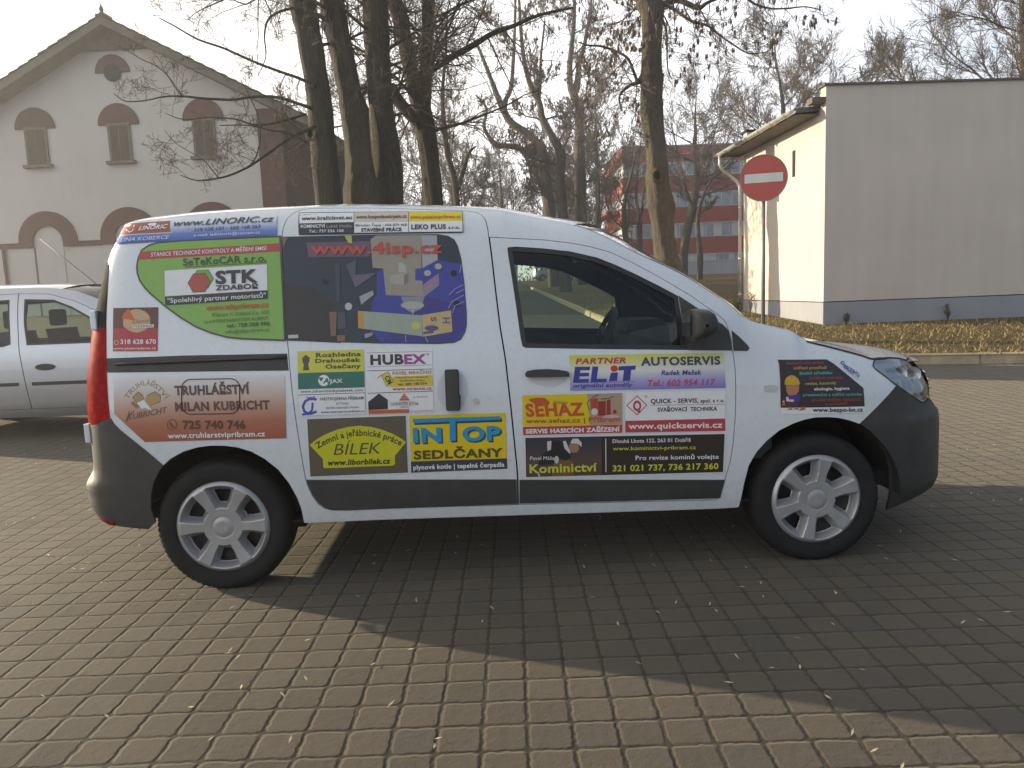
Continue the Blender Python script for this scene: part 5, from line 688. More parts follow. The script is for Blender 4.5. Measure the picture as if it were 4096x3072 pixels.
for far in (False, True):
    b = MB(); panel(b, S, curve_inset(O['SDOOR'], G), M['white'], 0, far=far, step=.024); d = b.build('sliding_door', van)
    b = MB(); panel(b, S, O['SCLAD'], M['clad'], .006, far=far); b.build('cladding', d)
    b = MB(); panel(b, S, curve_inset(O['FDOOR'], G), M['white'], 0, [O['FWIN'], ], far=far); f = b.build('front_door', van)
    b = MB(); panel(b, S, O['FCLAD'], M['clad'], .006, far=far); b.build('cladding', f)
    b = MB(); panel(b, S, O['FWIN'], M['trim'], -.003, [curve_inset(O['FWIN'], .022)], far=far); b.build('window_frame', f)
    b = MB(); panel(b, S, curve_inset(O['FWIN'], .018), M['glass'], -.009, thick=0, far=far); b.build('window_glass', f)
    b = MB(); panel(b, S, O['SAIL'], M['plastic'], .004, far=far); b.build('mirror_base', f)
    b = MB(); panel(b, S, O['SAILF'], M['plastic'], .004, far=far); b.build('corner_trim', van)
    b = MB(); panel(b, S, O['PILLARPANEL'], M['matt'], .002, far=far); b.build('pillar_trim', van)
    b = MB(); panel(b, S, O['RAIL'], M['plastic'], .0012, far=far)
    xs = [p[0] for p in O['RAIL']]; x0, x1 = min(xs)+.05, max(xs)-.01; zc = .5*(O['RAIL'][1][1]+O['RAIL'][4][1])
    q = [(x, (1 if far else 0)*WV+(-1 if far else 1)*(float(S.Y(x, zc))-.004), zc+.012) for x in np.linspace(x0, x1, 14)]
    b.tube(q, .008, M['trim'], 6); b.build('slide_rail', van)
    b = MB(); panel(b, S, O['TAIL'], M['tail'], .004, far=far); b.build('tail_light', van)
    b = MB()
    panel(b, S, curve_inset(O['HEADL'], .002), M['glass_clear'], .001, thick=0, far=far); hl = b.build('headlight', van)
    b = MB(); panel(b, S, curve_inset(O['HEADL'], .006), M['lamp'], -.022, thick=-.02, far=far)
    hp = np.array(O['HEADL']); cx_, cz_ = hp.mean(0)
    for dx, dz, r in ((-.05, .02, .036), (.07, .0, .04)):
        yv = float(S.Y(cx_+dx, cz_+dz)); yv = yv+.012
        yv = WV-yv if far else yv; sgn = -1 if far else 1
        b.lathe([(.001, .016*sgn), (r*.55, .014*sgn), (r*.9, .0), (r, -.006*sgn)], M['bowl'], (cx_+dx, yv, cz_+dz), 20)
    b.build('reflector', hl)
    b = MB(); panel(b, S, curve_inset([(3.33, .83), (3.44, .84), (3.46, .75), (3.42, .745)], 0), M['clad'], -.016, thick=0, far=far); b.build('lamp_bezel', hl)
    if not far:
        b = MB(); stroke(b, curve_inset(O['HEADL'], .001), .006, M['gap'], .003, True); b.build('seal', hl)
    b = MB()
    for q0, q1, z0, z1 in ((3.20, 3.44, .900, .912), (3.22, 3.46, .868, .874), (3.30, 3.47, .846, .852)): panel(b, S, [(q0, z0), (q1, z0-.02), (q1, z1-.02), (q0, z1)], M['chrome'], -.012, thick=0, far=far, step=.03)
    for q0 in (3.24, 3.29, 3.34): panel(b, S, [(q0, .80), (q0+.03, .79), (q0+.022, .845), (q0+.004, .845)], M['lampdark'], -.0125, thick=0, far=far, step=.03)
    panel(b, S, [(3.25, .918), (3.40, .905), (3.43, .885), (3.30, .893)], M['lampdark'], -.0128, thick=0, far=far, step=.03)
    b.build('lamp_insert', hl)
    b = MB(); panel(b, S, O['INDIC'], flat('indicator_lens', (.50, .50, .48), .15), .004, far=far); b.build('side_indicator', van)
    # handles
    if True:
        b = MB(); h = O['SHANDLE']; panel(b, S, O['SRECESS'], flat('handle_dish_shade', (.53, .565, .60), .4), .0007, thick=0, far=far); panel(b, S, curve_inset(h, -.004), M['gap'], .001, thick=0, far=far); panel(b, S, h, M['plastic'], .032, thick=.034, far=far); b.build('handle', d)  # dish is a flat patch, its shade painted as a darker white
        b = MB(); h = O['FHANDLE']; panel(b, S, h, M['plastic'], .026, thick=.03, far=far); b.build('handle', f)
        b = MB(); panel(b, S, O['LOCK'], M['chrome'], .003, far=far); b.build('lock', d)
        b = MB(); panel(b, S, curve_inset(O['FRECESS'], .002), flat('recess_shade', (.55, .56, .57), .5), .0008, thick=0, far=far); b.build('handle_recess_shade', f)  # flat patch with the shade of the recess painted in its colour
    # door mirror
    mp_ = O['MIRROR']; b = MB(); rows = []
    cxm = sum(p[0] for p in mp_)/len(mp_); czm = sum(p[1] for p in mp_)/len(mp_)
    ring = resample(list(mp_)+[mp_[0]], 33)[:-1]
    for yv, sc in ((.03, .80), (-.02, .94), (-.08, 1.0), (-.13, .985), (-.165, .90), (-.185, .72), (-.195, .45), (-.198, .1)):
        rows.append([(cxm+(x-cxm)*sc+.0, (WV-yv) if far else yv, czm+(z-czm)*sc) for x, z in ring]+[(cxm+(ring[0][0]-cxm)*sc, (WV-yv) if far else yv, czm+(ring[0][1]-czm)*sc)])
    grid(b, rows, M['plastic'], flip=not far)
    b.tube([(cxm+.03, (WV-.1) if far else .1, czm-.05), (cxm+.01, (WV+.0) if far else .0, czm-.03)], .035, M['plastic'], 10)
    b.build('door_mirror', f)
    b = MB(); xs0 = min(p[0] for p in mp_); b.add([(xs0-.002, (WV+dy) if far else -dy, czm+dz) for dy, dz in ((-.0, -.05), (.15, -.05), (.15, .05), (-.0, .05))], [(0, 1, 2, 3)], M['mirror']); b.build('mirror_glass', f)
    if not far: doors['sliding_door'] = d; doors['front_door'] = f
b = MB(); stroke(b, O['FLAP'], .004, M['gap'], .0045, True); flap = b.build('fuel_flap', van)
# bumpers, nose, rear doors
b = MB()
for far in (False, True): panel(b, S, O['FBUMP'], M['plastic'], .002, far=far)
end_face(b, S, np.linspace(.22, .70, 22), True, M['plastic']); fb = b.build('front_bumper', van)
b = MB(); end_patch(b, S, .42, WV-.42, .33, .52, True, M['dark'], .004); b.build('air_intake', fb)
b = MB(); end_patch(b, S, .40, WV-.40, .745, .865, True, M['trim'], .006)
for z in (.765, .805, .845): b.tube([(end_x(S, z, y, True)+.012, y, z) for y in np.linspace(.42, WV-.42, 21)], .007, M['chrome'], 6)
b.build('grille', van)
b = MB()
for far in (False, True): panel(b, S, O['RBUMP'], M['plastic'], .002, far=far)
end_face(b, S, np.linspace(.34, .56, 16), False, M['plastic'], flip=True, t=.955); rb_ = b.build('rear_bumper', van)
b = MB(); panel(b, S, [(end_x(S, .37, .20, False), .372), (-.50, .352), (-.50, .335), (end_x(S, .33, .20, False), .34)], M['tail'], .006, step=.03, thick=.006); b.build('reflector', rb_)
b = MB(); end_patch(b, S, .24, WV/2-.02, 1.08, 1.54, False, M['trim'], .004); end_patch(b, S, WV/2+.02, WV-.24, 1.08, 1.54, False, M['trim'], .004); b.build('rear_window', van)
b = MB(); end_patch(b, S, WV/2-.004, WV/2+.004, .57, 1.66, False, M['gap'], .002, 2, 12); b.build('rear_door_gap', van)
for z in (1.285, .765):
    b = MB(); xh = end_x(S, z, .10, False); b.box((xh-.016, .075, z-.045), (xh+.012, .11, z+.045), M['white'], .006); b.build('hinge', van)
# hood, windscreen
he = [(x, zt(x)) for x in np.linspace(xc, 3.12, 24)]+[(3.16, .957), (3.23, .954), (3.315, .943), (3.392, .924), (3.46, .905)]
edge_h = resample(he, 40); k = np.linspace(0, 1, 40)
P = cross(S, edge_h, 33, -.03+.085*k-.035*k**2, 2.6, .16*(1-k)+.12*k)
P[..., 2] += .003
b = MB(); grid(b, P, M['white'], flip=True)
rim = P[:, 0]; b.add(np.concatenate([rim, rim-np.array([0, -.004, .03])]), [(i, i+1, 40+i+1, 40+i) for i in range(39)], M['white'])
nose = P[-1]
b.build('hood', van)
b = MB(); stroke(b, [(x, z-.004) for x, z in edge_h[10:30]], .0075, M['gap'], .0025); b.build('hood_gap', van)
b = MB(); low = np.array([[float(S.xf(.93))-.0, p[1], .90] for p in nose]); low[:, 0] = np.minimum(low[:, 0], nose[:, 0]+.07)
grid(b, np.stack([nose, .5*(nose+low)+np.array([.02, 0, .008]), low]), M['white'], flip=True); b.build('nose_panel', van)
edge_w = resample([(x, zt(x)) for x in np.linspace(xw, xc, 30)], 30); k = np.linspace(0, 1, 30)
P = cross(S, edge_w, 25, .02-.055*k, 2.2, .20-.03*k)
b = MB(); grid(b, P[:, 4:-4], M['glass'], flip=True); b.build('windscreen', van)
b = MB(); grid(b, P[:, :5]+np.array([0, 0, .003]), M['white'], flip=True); grid(b, P[:, :5]-np.array([0, 0, .012]), M['cabin']); b.build('windscreen_pillar', van)
b = MB(); grid(b, P[:, -5:]+np.array([0, 0, .003]), M['white'], flip=True); grid(b, P[:, -5:]-np.array([0, 0, .012]), M['cabin']); b.build('windscreen_pillar', van)
b = MB(); b.tube([tuple(p) for p in P[-4, 8:15]+np.array([0, 0, .006])], .006, M['trim'], 5); b.build('wiper', van)
b = MB(); b.tube([(1.55, .88, 1.80), (1.50, .88, 1.83), (1.42, .88, 1.90)], [.012, .005, .003], M['plastic'], 6)
# wheels
def wheel(parent, x, far, phase, z=.305, R=.312, wd=.195, rc=.213, inset=.028):
    w0 = bpy.data.objects.new('wheel', None); COL.objects.link(w0); w0.parent = parent
    sg = -1 if far else 1; y0 = (WV if far else 0)+sg*inset if parent is van else (parent['w'] if far else 0)+sg*inset
    w0.location = (x, y0, z); 
    if far: w0.rotation_euler = (0, 0, math.pi)
    b = MB()
    prof = [(rc*.93, .012), (rc*1.02, .002), (rc*1.10, -.006), (R*.86, -.010), (R*.93, -.004), (R*.965, .008), (R*.992, .028), (R, .05), (R, wd-.05), (R*.985, wd-.02), (R*.93, wd), (rc, wd), (rc*.9, wd-.02)]
    b.lathe(prof, M['rubber'], (0, 0, 0), 84)
    for kk in range(72):                                            # shoulder lugs
        a = 2*math.pi*kk/72; ca, sa = math.cos(a), math.sin(a); a2 = a+.05; cb, sb = math.cos(a2), math.sin(a2); v = []
        for (r_, y_) in ((R*.955, .004), (R*.985, .016), (R*1.006, .045), (R*1.006, .085)):
            v += [(r_*ca, y_-.003, r_*sa), (r_*cb, y_-.003, r_*sb)]
        b.add(v, [(2*i, 2*i+2, 2*i+3, 2*i+1) for i in range(3)], M['rubber'])
    b.build('tyre', w0)
    b = MB(); b.lathe([(.0005, .055), (.05, .05), (rc*.55, .075), (rc*.9, .06), (rc*.95, .03), (rc*.9, .1)], M['steel'], (0, 0, 0), 40)
    for kk in range(9):
        a = 2*math.pi*kk/9+.3; b.lathe([(.0005, .058), (.008, .056)], flat('zinc_spot', (.4, .38, .3), .5) if kk == 0 else M['steel'], (.115*math.cos(a), 0, .115*math.sin(a)), 8)
    b.build('steel_rim', w0)
    # six-spoke cover: polar height field with six windows
    nr_, na = 58, 420; rr = np.r_[np.linspace(.0005, .2*rc, 3), np.linspace(.24*rc, .93*rc, 51), np.linspace(.955*rc, 1.02*rc, 4)]; P = np.zeros((nr_, na+1, 3)); keep = np.ones((nr_, na+1), bool)
    for i, r in enumerate(rr):
        for j in range(na+1):
            a = 2*math.pi*j/na; u = (a-phase) % (math.pi/3); u = min(u, math.pi/3-u)         # angle from the window's middle
            half = .365                                       # spokes of even width
            half -= .05*max(0, (.6*rc-r)/(.14*rc))
            da = (half-u)*r; dr = min(r-.42*rc, .93*rc-r); dd = min(da, dr)
            dish = -.012*(r/rc)**2 if r < .9*rc else -.010+.018*((r-.9*rc)/(.12*rc))**2
            hgt = .0
            if dd > 0: hgt = .044*min(1, dd/(.10*rc))
            ridge = .006*math.exp(-(dd/.006)**2) if dd < .02 else 0
            cap = -.004 if r < .215*rc else (.002 if r < .245*rc else 0)
            P[i, j] = (r*math.cos(a), -.004-.012*(1-(r/rc)**2)*0+dish+hgt+cap, r*math.sin(a)); keep[i, j] = dd < .10*rc
    b = MB(); fs = [(i*(na+1)+j, i*(na+1)+j+1, (i+1)*(na+1)+j+1, (i+1)*(na+1)+j) for i in range(nr_-1) for j in range(na) if keep[i, j] or keep[i+1, j] or keep[i, j+1] or keep[i+1, j+1]]
    b.add(P.reshape(-1, 3), [f[::-1] for f in fs], M['hub'], smooth=True); b.build('wheel_cover', w0)
    return w0
for far in (False, True):
    wheel(van, 0, far, math.radians(90)); wheel(van, 2.81, far, math.radians(108))
    for cx_, r_ in ((.0, .385), (2.82, .395)):
        b = MB()
        y0, y1 = (WV-.02, WV-.42) if far else (.02, .42)
        v = []; kk = 28
        for i in range(kk+1):
            a = math.pi*i/kk; v += [(cx_+r_*math.cos(a), y0, .31+r_*math.sin(a)), (cx_+r_*math.cos(a), y1, .31+r_*math.sin(a))]
        v.append((cx_, y1, .31)); nn = len(v)-1
        b.add(v, [(2*i, 2*i+1, 2*i+3, 2*i+2) for i in range(kk)]+[(nn, 2*i+1, 2*i+3) for i in range(kk)], M['dark'])
        b.build('wheel_arch_liner', van)
# cabin
b = MB(); dp = [(2.05, 1.0), (2.12, 1.075), (2.3, 1.11), (2.62, 1.10), (2.62, .5), (2.25, .5), (2.1, .7)]
b.prism([(x, z) for x, z in dp], .10, WV-.10, M['cabin']); b.prism([(2.10, 1.08), (2.14, 1.15), (2.32, 1.15), (2.36, 1.09)], 1.08, 1.50, M['cabin']); b.build('dashboard', van)
b = MB(); c0 = Vector((1.99, 1.27, 1.04)); ax = Vector((-.90, 0, .43)).normalized(); e1 = Vector((0, 1, 0)); e2 = ax.cross(e1)
b.tube([c0+(e1*math.cos(a)+e2*math.sin(a))*.185 for a in np.linspace(0, 2*math.pi, 33)], .017, M['cabin'], 8, cap=False)
for a in (-.35, math.pi+.35, -math.pi/2): b.tube([c0+ax*-.03, c0+(e1*math.cos(a)+e2*math.sin(a))*.18], [.03, .014], M['cabin'], 6)
b.lathe([(.001, -.02), (.06, -.02), (.07, .02)], M['cabin'], tuple(c0), 16, 'z'); b.tube([c0, c0-ax*.3], .035, M['cabin'], 8); b.build('steering_wheel', van)
for yc in (.48, 1.27):
    st = bpy.data.objects.new('seat', None); COL.objects.link(st); st.parent = van; st.location = (1.28, yc, .34)
    b = MB(); b.box((-.20, -.24, .12), (.36, .24, .30), M['seat'], .06); b.build('seat_cushion', st)
    b = MB(); b.prism([(-.20, .22), (-.08, .24), (-.22, .84), (-.34, .84)], -.23, .23, M['seat']); b.build('backrest', st)
    b = MB(); b.box((-.36, -.12, .90), (-.24, .12, 1.08), M['seat'], .04); b.tube([(-.29, -.05, .82), (-.29, -.05, .95)], .006, M['chrome'], 6); b.tube([(-.29, .05, .82), (-.29, .05, .95)], .006, M['chrome'], 6); b.build('headrest', st)
b = MB(); b.box((.80, .16, .35), (.83, WV-.16, 1.60), M['cabin']); b.build('bulkhead', van)
b = MB(); P = cross(S, resample([(x, zt(x)-.06) for x in np.linspace(.8, xw-.06, 12)], 12), 15, np.full(12, .025), 4, .12*np.linspace(0, 1, 12)**3); grid(b, P, M['liner']); b.build('headlining', van)
b = MB(); q = P[-1, 7]; b.box((q[0]+.02, .80, q[2]-.13), (q[0]+.05, 1.00, q[2]-.06), M['trim'], .01); b.build('rear_view_mirror', van)
for nm, par, lb, its in STICKERS: sticker_mesh(nm, its, doors[par], lb)
# ---------------------------------------------------------------- the silver estate parked behind
def estate(loc, rotz, label, group=None):
    """silver estate car, front towards +x, near side on y = 0, rear axle at x = 0"""
    W2 = 1.74
    prof = [(.15, .07), (.25, .03), (.4, .008), (.6, 0), (.8, .004), (.93, .015), (1.05, .045), (1.25, .10), (1.45, .165), (1.6, .21)]
    topz = [(-.80, 1.02), (-.72, 1.25), (-.55, 1.47), (-.2, 1.545), (.6, 1.575), (1.3, 1.57), (1.65, 1.53), (2.0, 1.40), (2.4, 1.20), (2.72, 1.02), (3.2, .95), (3.45, .86), (3.6, .74)]
    xf = [(.1, 3.55), (.3, 3.68), (.5, 3.72), (.65, 3.70), (.8, 3.60), (1., 3.35)]; xr = [(.1, -.72), (.35, -.82), (.5, -.83), (.8, -.80), (1., -.78), (1.3, -.68), (1.55, -.5)]
    E = Side(W2, prof, topz, [(-1, .06), (1.5, .06), (2.4, .04), (3.6, .05)], 2.6, xf, 2.6, -.25, xr, 2.8)
    car = thing('estate_car', label, 'car', loc, rotz, group); car['w'] = W2
    tz = lambda x: float(E.top(x))
    archR = [(x, z) for x, z in ((.33*math.cos(a), .29+.33*math.sin(a)) for a in np.linspace(math.pi+.25, -.25, 20))]
    xe = lambda z: E.x2-.93*(E.x2-float(E.xr(z))); xn = lambda z: E.x1+.93*(float(E.xf(z))-E.x1)
    low = [(xe(z), z) for z in (1.4, 1.2, 1.0, .8, .6, .4, .28)]+[(-.40, .25)]+archR+[(.45, .245), (2.1, .245)]+[(x+2.63, z) for x, z in archR]+[(3.1, .24), (xn(.28), .28)]+[(xn(z), z) for z in (.4, .6, .72)]
    poly = low+[(x, tz(x)) for x in np.arange(3.40, -.50, -.06)]
    rd = [(.34, .33), (.36, .62), (.20, .80), (.12, .95), (.14, 1.20), (.22, 1.44), (.34, 1.50), (1.13, 1.515), (1.16, 1.2), (1.19, .9), (1.25, .33)]
    fd = [(1.25, .33), (1.19, .9), (1.16, 1.2), (1.13, 1.515), (1.45, 1.50), (1.72, 1.42), (2.05, 1.265), (2.35, 1.08), (2.42, .92), (2.38, .60), (2.28, .33)]
    w1 = [(.20, .98), (.25, 1.20), (.36, 1.43), (1.05, 1.455), (1.08, 1.2), (1.10, 1.0), (1.02, .975)]
    w2 = [(1.26, .985), (1.22, 1.2), (1.20, 1.455), (1.50, 1.44), (1.70, 1.36), (1.98, 1.20), (2.20, 1.06), (2.26, .985)]
    w3 = [(-.55, 1.02), (-.50, 1.20), (-.38, 1.42), (.16, 1.43), (.06, 1.2), (.04, 1.0)]
    b = MB()
    for far in (False, True): panel(b, E, poly, M['silver'], 0, [rd, fd, w3], far=far, step=.05)
    er = resample([(xe(1.4), 1.41)]+[(x, tz(x)) for x in np.linspace(-.5, 1.55, 20)], 30); k = np.linspace(0, 1, 30)
    grid(b, cross(E, er, 21, .05*np.minimum(1, k*6), 4, -.12*(1-k)**4+.15*k**4), M['silver'], flip=True)
    end_face(b, E, np.linspace(.3, 1.42, 20), False, M['silver'], flip=True); end_face(b, E, np.linspace(.28, .76, 10), True, M['silver'])
    b.build('body', car)
    b = MB()
    for far in (False, True): panel(b, E, curve_inset(poly, .02), M['cabin'], -.02, [w1, w2, w3], far=far, thick=0, step=.08)
    b.box((-.6, .12, .27), (3.4, W2-.12, .32), M['dark']); b.build('inner_frame', car)
    for far in (False, True):
        for nm, pl, wn in (('rear_door', rd, w1), ('front_door', fd, w2)):
            b = MB(); panel(b, E, curve_inset(pl, .004), M['silver'], 0, [wn], far=far, step=.05); d = b.build(nm, car)
            b = MB(); panel(b, E, wn, M['trim'], -.002, [curve_inset(wn, .02)], far=far, step=.06); b.build('window_frame', d)
            b = MB(); panel(b, E, curve_inset(wn, .016), M['glass'], -.006, thick=0, far=far, step=.08); b.build('window_glass', d)
            hx = .60 if nm == 'rear_door' else 1.44
            b = MB(); panel(b, E, [(hx+.10*math.cos(a), .76+.034*math.sin(a)) for a in np.linspace(0, 2*math.pi, 18)[:-1]], M['trim'], .012, far=far, step=.05); b.build('handle', d)
            x0, x1 = min(p[0] for p in pl)+.16, max(p[0] for p in pl)-.1
            b = MB(); panel(b, E, [(x0, .575), (x1, .575), (x1, .61), (x0, .61)], M['plastic'], .008, far=far, step=.06); b.build('rub_strip', d)
        b = MB(); panel(b, E, curve_inset(w3, .004), M['glass'], -.006, thick=0, far=far, step=.08); b.build('rear_side_window', car)
        b = MB(); panel(b, E, [(3.15, .62), (3.50, .62), (3.46, .76), (3.25, .80)], M['glass_clear'], .003, far=far, step=.06); b.build('headlight', car)
        b = MB(); panel(b, E, [(-.62, .80), (-.45, .80), (-.44, 1.2), (-.52, 1.25), (-.62, 1.1)], M['tail'], .003, far=far, step=.06); b.build('tail_light', car)
        b = MB(); panel(b, E, [(-.3, .20), (-.3, .40), (xe(.4), .42), (xe(.3), .26)], M['plastic'], .004, far=far, step=.06); b.build('bumper_corner', car)
        b = MB(); yv = W2+.09 if far else -.09; b.lathe([(.001, -.08), (.05, -.075), (.085, -.03), (.09, .05), (.001, .06)], M['silver'], (2.12, yv, 1.04), 16); b.build('door_mirror', car)
        wheel(car, 0, far, .3, .29, .295, .185, .19, .03); wheel(car, 2.63, far, .8, .29, .295, .185, .19, .03)
    ew = resample([(x, tz(x)) for x in np.linspace(1.55, 2.66, 16)], 16); k = np.linspace(0, 1, 16)
    b = MB(); grid(b, cross(E, ew, 15, .05-.03*k, 2.2, np.full(16, .15)), M['glass'], flip=True); b.build('windscreen', car)
    eh = resample([(x, tz(x)) for x in np.linspace(2.66, 3.42, 14)], 14); k = np.linspace(0, 1, 14)
    b = MB(); grid(b, cross(E, eh, 17, .04+.02*np.sin(k*3), 3, .15-.0*k), M['silver'], flip=True); b.build('hood', car)
    b = MB(); b.tube([(1.62, W2*.5, 1.57), (1.60, W2*.5, 1.59), (1.02, W2*.5, 2.12)], [.012, .006, .004], M['trim'], 6); b.build('aerial', car)
    for yc in (.45, 1.27):
        b = MB(); b.prism([(.95, .55), (1.08, .55), (.98, 1.12), (.86, 1.12)], yc-.22, yc+.22, M['seat']); b.box((.84, yc-.11, 1.15), (.94, yc+.11, 1.34), M['seat'], .03); b.box((1.0, yc-.22, .4), (1.5, yc+.22, .56), M['seat'], .04); b.build('seat', car)
    b = MB(); b.prism([(1.95, .9), (2.1, 1.0), (2.6, .98), (2.6, .6), (2.1, .6)], .1, W2-.1, M['cabin']); b.build('dashboard', car)
    return car
car = estate((-4.68, 4.42, 0), -.02, 'silver estate car parked behind the white van, mostly hidden by its tail')
# ---------------------------------------------------------------- no entry signs
def no_entry(x, y, zc, R, label, rot=0.):
    t = thing('no_entry_sign', label, 'road sign', (x, y, float(H(y))+.1), rot); z = zc-float(H(y))-.1
    b = MB(); b.tube([(0, .055, -.3), (0, .055, z+R*.9)], .03, M['post'], 14); b.lathe([(.0, 0.0), (.028, .02), (.035, .06)], M['post'], (0, .055, z+R*.9-.06), 14, 'z'); b.build('pole', t)
    b = MB(); b.lathe([(.001, 0), (R*.965, 0)], M['sign_red'], (0, 0, z), 64); b.lathe([(R*.965, 0), (R*.97, -.004), (R, -.004), (R*1.005, .0), (R*1.005, .018), (R*.98, .018)], M['post'], (0, 0, z), 64); b.build('disc', t)
    b = MB(); b.lathe([(R*.98, .012), (.001, .012)], M['post'], (0, 0, z), 48); b.build('disc_back', t)
    b = MB(); b.box((-R*.80, -.003, z-R*.19), (R*.80, -.0005, z+R*.19), M['sign_white'], .0); b.build('white_bar', t)
    b = MB(); b.box((-.05, .012, z-.12), (.05, .10, z-.08), M['post']); b.box((-.05, .012, z+.08), (.05, .10, z+.12), M['post']); b.build('clamp', t)
no_entry(*ENV['SIGN'], .35, 'round red no entry sign on a grey pole beside the beige building', -.30)
no_entry(*ENV['SIGN2'], .27, 'small far no entry sign seen through the van front windows')
# ---------------------------------------------------------------- beige building on the right
t = thing('beige_building', 'plain beige rendered building with grey plinth and a sunlit side wall', 'building', (8.56, 12.74, 0))
b = MB(); X1_, Y1_ = 18., 5.09
b.box((0, .25, .88), (X1_, Y1_, 4.98), M['wall_beige']); b.box((0, 0, .88), (X1_, .25, 5.37), M['wall_beige']); b.build('wall', t)
b = MB(); b.box((-.004, -.004, -.6), (X1_, Y1_+.003, .86), M['wall_grey']); b.build('plinth', t)
b = MB(); b.box((-.05, -.05, 5.37), (X1_, .29, 5.41), M['timber']); b.build('parapet_cap', t)
b = MB(); b.add([(-.56, .28, 4.89), (-.56, Y1_+.3, 4.89), (X1_, Y1_+.3, 6.4), (X1_, .28, 6.4), (-.56, .28, 4.99), (-.56, Y1_+.3, 4.99), (X1_, Y1_+.3, 6.50), (X1_, .28, 6.50)], [(0, 1, 2, 3), (7, 6, 5, 4), (0, 4, 5, 1), (1, 5, 6, 2), (3, 7, 4, 0)], M['timber'])
b.box((-.29, .0, 5.03), (-.0, .27, 5.15), M['timber']); b.box((-.55, .285, 4.855), (-.004, Y1_+.3, 4.875), M['timber']); rf = b.build('roof', t)
b = MB(); n_ = 12; vs = []
for y in (.20, Y1_+.34):
    for k in range(n_+1): a = math.pi*k/n_; vs.append((-.63+.075*math.cos(a), y, 4.93-.075*math.sin(a)))
b.add(vs, [(k, k+1, n_+2+k, n_+1+k) for k in range(n_)], M['zinc'], smooth=True)
for y in np.linspace(.5, Y1_+.2, 7): b.tube([(-.63+.08*math.cos(a), y, 4.93-.08*math.sin(a)) for a in np.linspace(-.2, math.pi+.2, 10)], .012, M['zinc'], 5)
b.build('gutter', t)
b = MB(); b.tube([(-.63, Y1_+.1, 4.88), (-.63, Y1_+.1, 4.62), (-.56, Y1_+.1, 4.48), (-.16, Y1_+.08, 4.16), (-.08, Y1_+.06, 4.0), (-.08, Y1_+.04, .3)], .045, M['zinc'], 10)
for z in (3.4, 2.0, 1.0): b.tube([(-.08, Y1_+.04, z), (-.08, Y1_+.04, z+.05)], .055, M['zinc'], 10)
b.build('downpipe', t)
b = MB(); b.box((-.006, 1.55, 3.75), (.02, 1.72, 4.35), M['dark'], .004); b.build('vent_slot', t)
b = MB(); b.box((-.02, 4.75, 4.9), (.30, 5.06, 5.40), M['wall_beige']); b.box((-.06, 4.71, 5.40), (.34, 5.10, 5.46), M['dark']); b.build('chimney', t)
# ---------------------------------------------------------------- old house on the left
LBx, LBy, _ = ENV['LB']['origin']
t = thing('old_house', 'old whitewashed gable house with dark red arched windows and stone sills', 'house', (CX+1.4*(LBx-CX), CY+1.4*(LBy-CY), CZ*(1-1.4)), math.radians(-4)); t.scale = (1.4,)*3   # stands 35 m away
sc, zap, sl_ = -3.84, 9.80, .53; xl, xr2 = -8.95, 1.20
zr = lambda s_: zap-sl_*abs(s_-sc)
WIN = [(-6.64, 7.0), (-3.95, 7.01), (-1.24, 7.04)]; ARC = [(-6.61, 3.49), (-3.92, 3.51), (-1.21, 3.56)]
b = MB(); b.prism([(xl, -.5), (xr2, -.5), (xr2, zr(xr2)), (sc, zap), (xl, zr(xl))], 0, 14, M['wall_white']); b.build('wall', t)
b = MB(); b.box((xr2-.02, .9, -.5), (xr2+.02, 13.9, zr(xr2)-.05), M['wall_side'])
for y0 in (1.6, 3.3, 5.0): b.box((xr2+.01, y0, 1.0), (xr2+.05, y0+.9, 4.1), M['wall_white'])
b.build('side_wall_face', t)
b = MB(); b.box((.46, -.05, -.5), (1.23, .85, zr(1.2)-.02), M['wall_red']); b.box((.46, -.049, zr(1.2)-.02), (1.1, .4, zr(.9)), M['wall_red']); b.build('corner_pilaster', t)
ov = .67; th = .24
b = MB()
for sg in (-1, 1):
    s_e = sc+sg*6.2; pts = [(sc, zap), (s_e, zap-sl_*6.2), (s_e, zap-sl_*6.2+th), (sc, zap+th)]
    b.prism(pts, -ov, 14.6, M['timber'])
    nrow = 19
    for r in range(nrow):                                       # courses of tiles lap over one another
        a0, a1 = 6.25*r/nrow, 6.25*(r+1)/nrow+.05
        z0, z1 = zap+th-sl_*a0, zap+th-sl_*a1
        b.prism([(sc+sg*a0, z0+.005), (sc+sg*a1, z1+.035), (sc+sg*a1, z1+.075), (sc+sg*a0, z0+.03)], -ov-.04+random.uniform(-.02, .02), 14.65, M['roof_tile'])
roof = b.build('roof', t)
b = MB(); b.prism([(sc-1.1, 9.32), (sc+.95, 9.32), (sc+.05, zap+.02), (sc-.05, zap+.02)], -.10, -.01, M['timber']); b.box((sc-1.25, -.16, 9.24), (sc+1.1, -.004, 9.33), M['timber']); b.build('gable_boards', t)
b = MB(); b.lathe([(.10, 0), (.09, .1), (.05, .14), (.07, .22), (.02, .34), (.001, .44)], M['roof_tile'], (sc, -ov+.1, zap+th), 12, 'z'); b.box((sc-.16, -ov, zap+th-.02), (sc+.16, -ov+.4, zap+th+.07), M['roof_tile']); b.build('finial', roof)
def half_disc(cx, cz, r, n=20): return [(cx+r*math.cos(a), cz+r*math.sin(a)) for a in np.linspace(0, math.pi, n)]
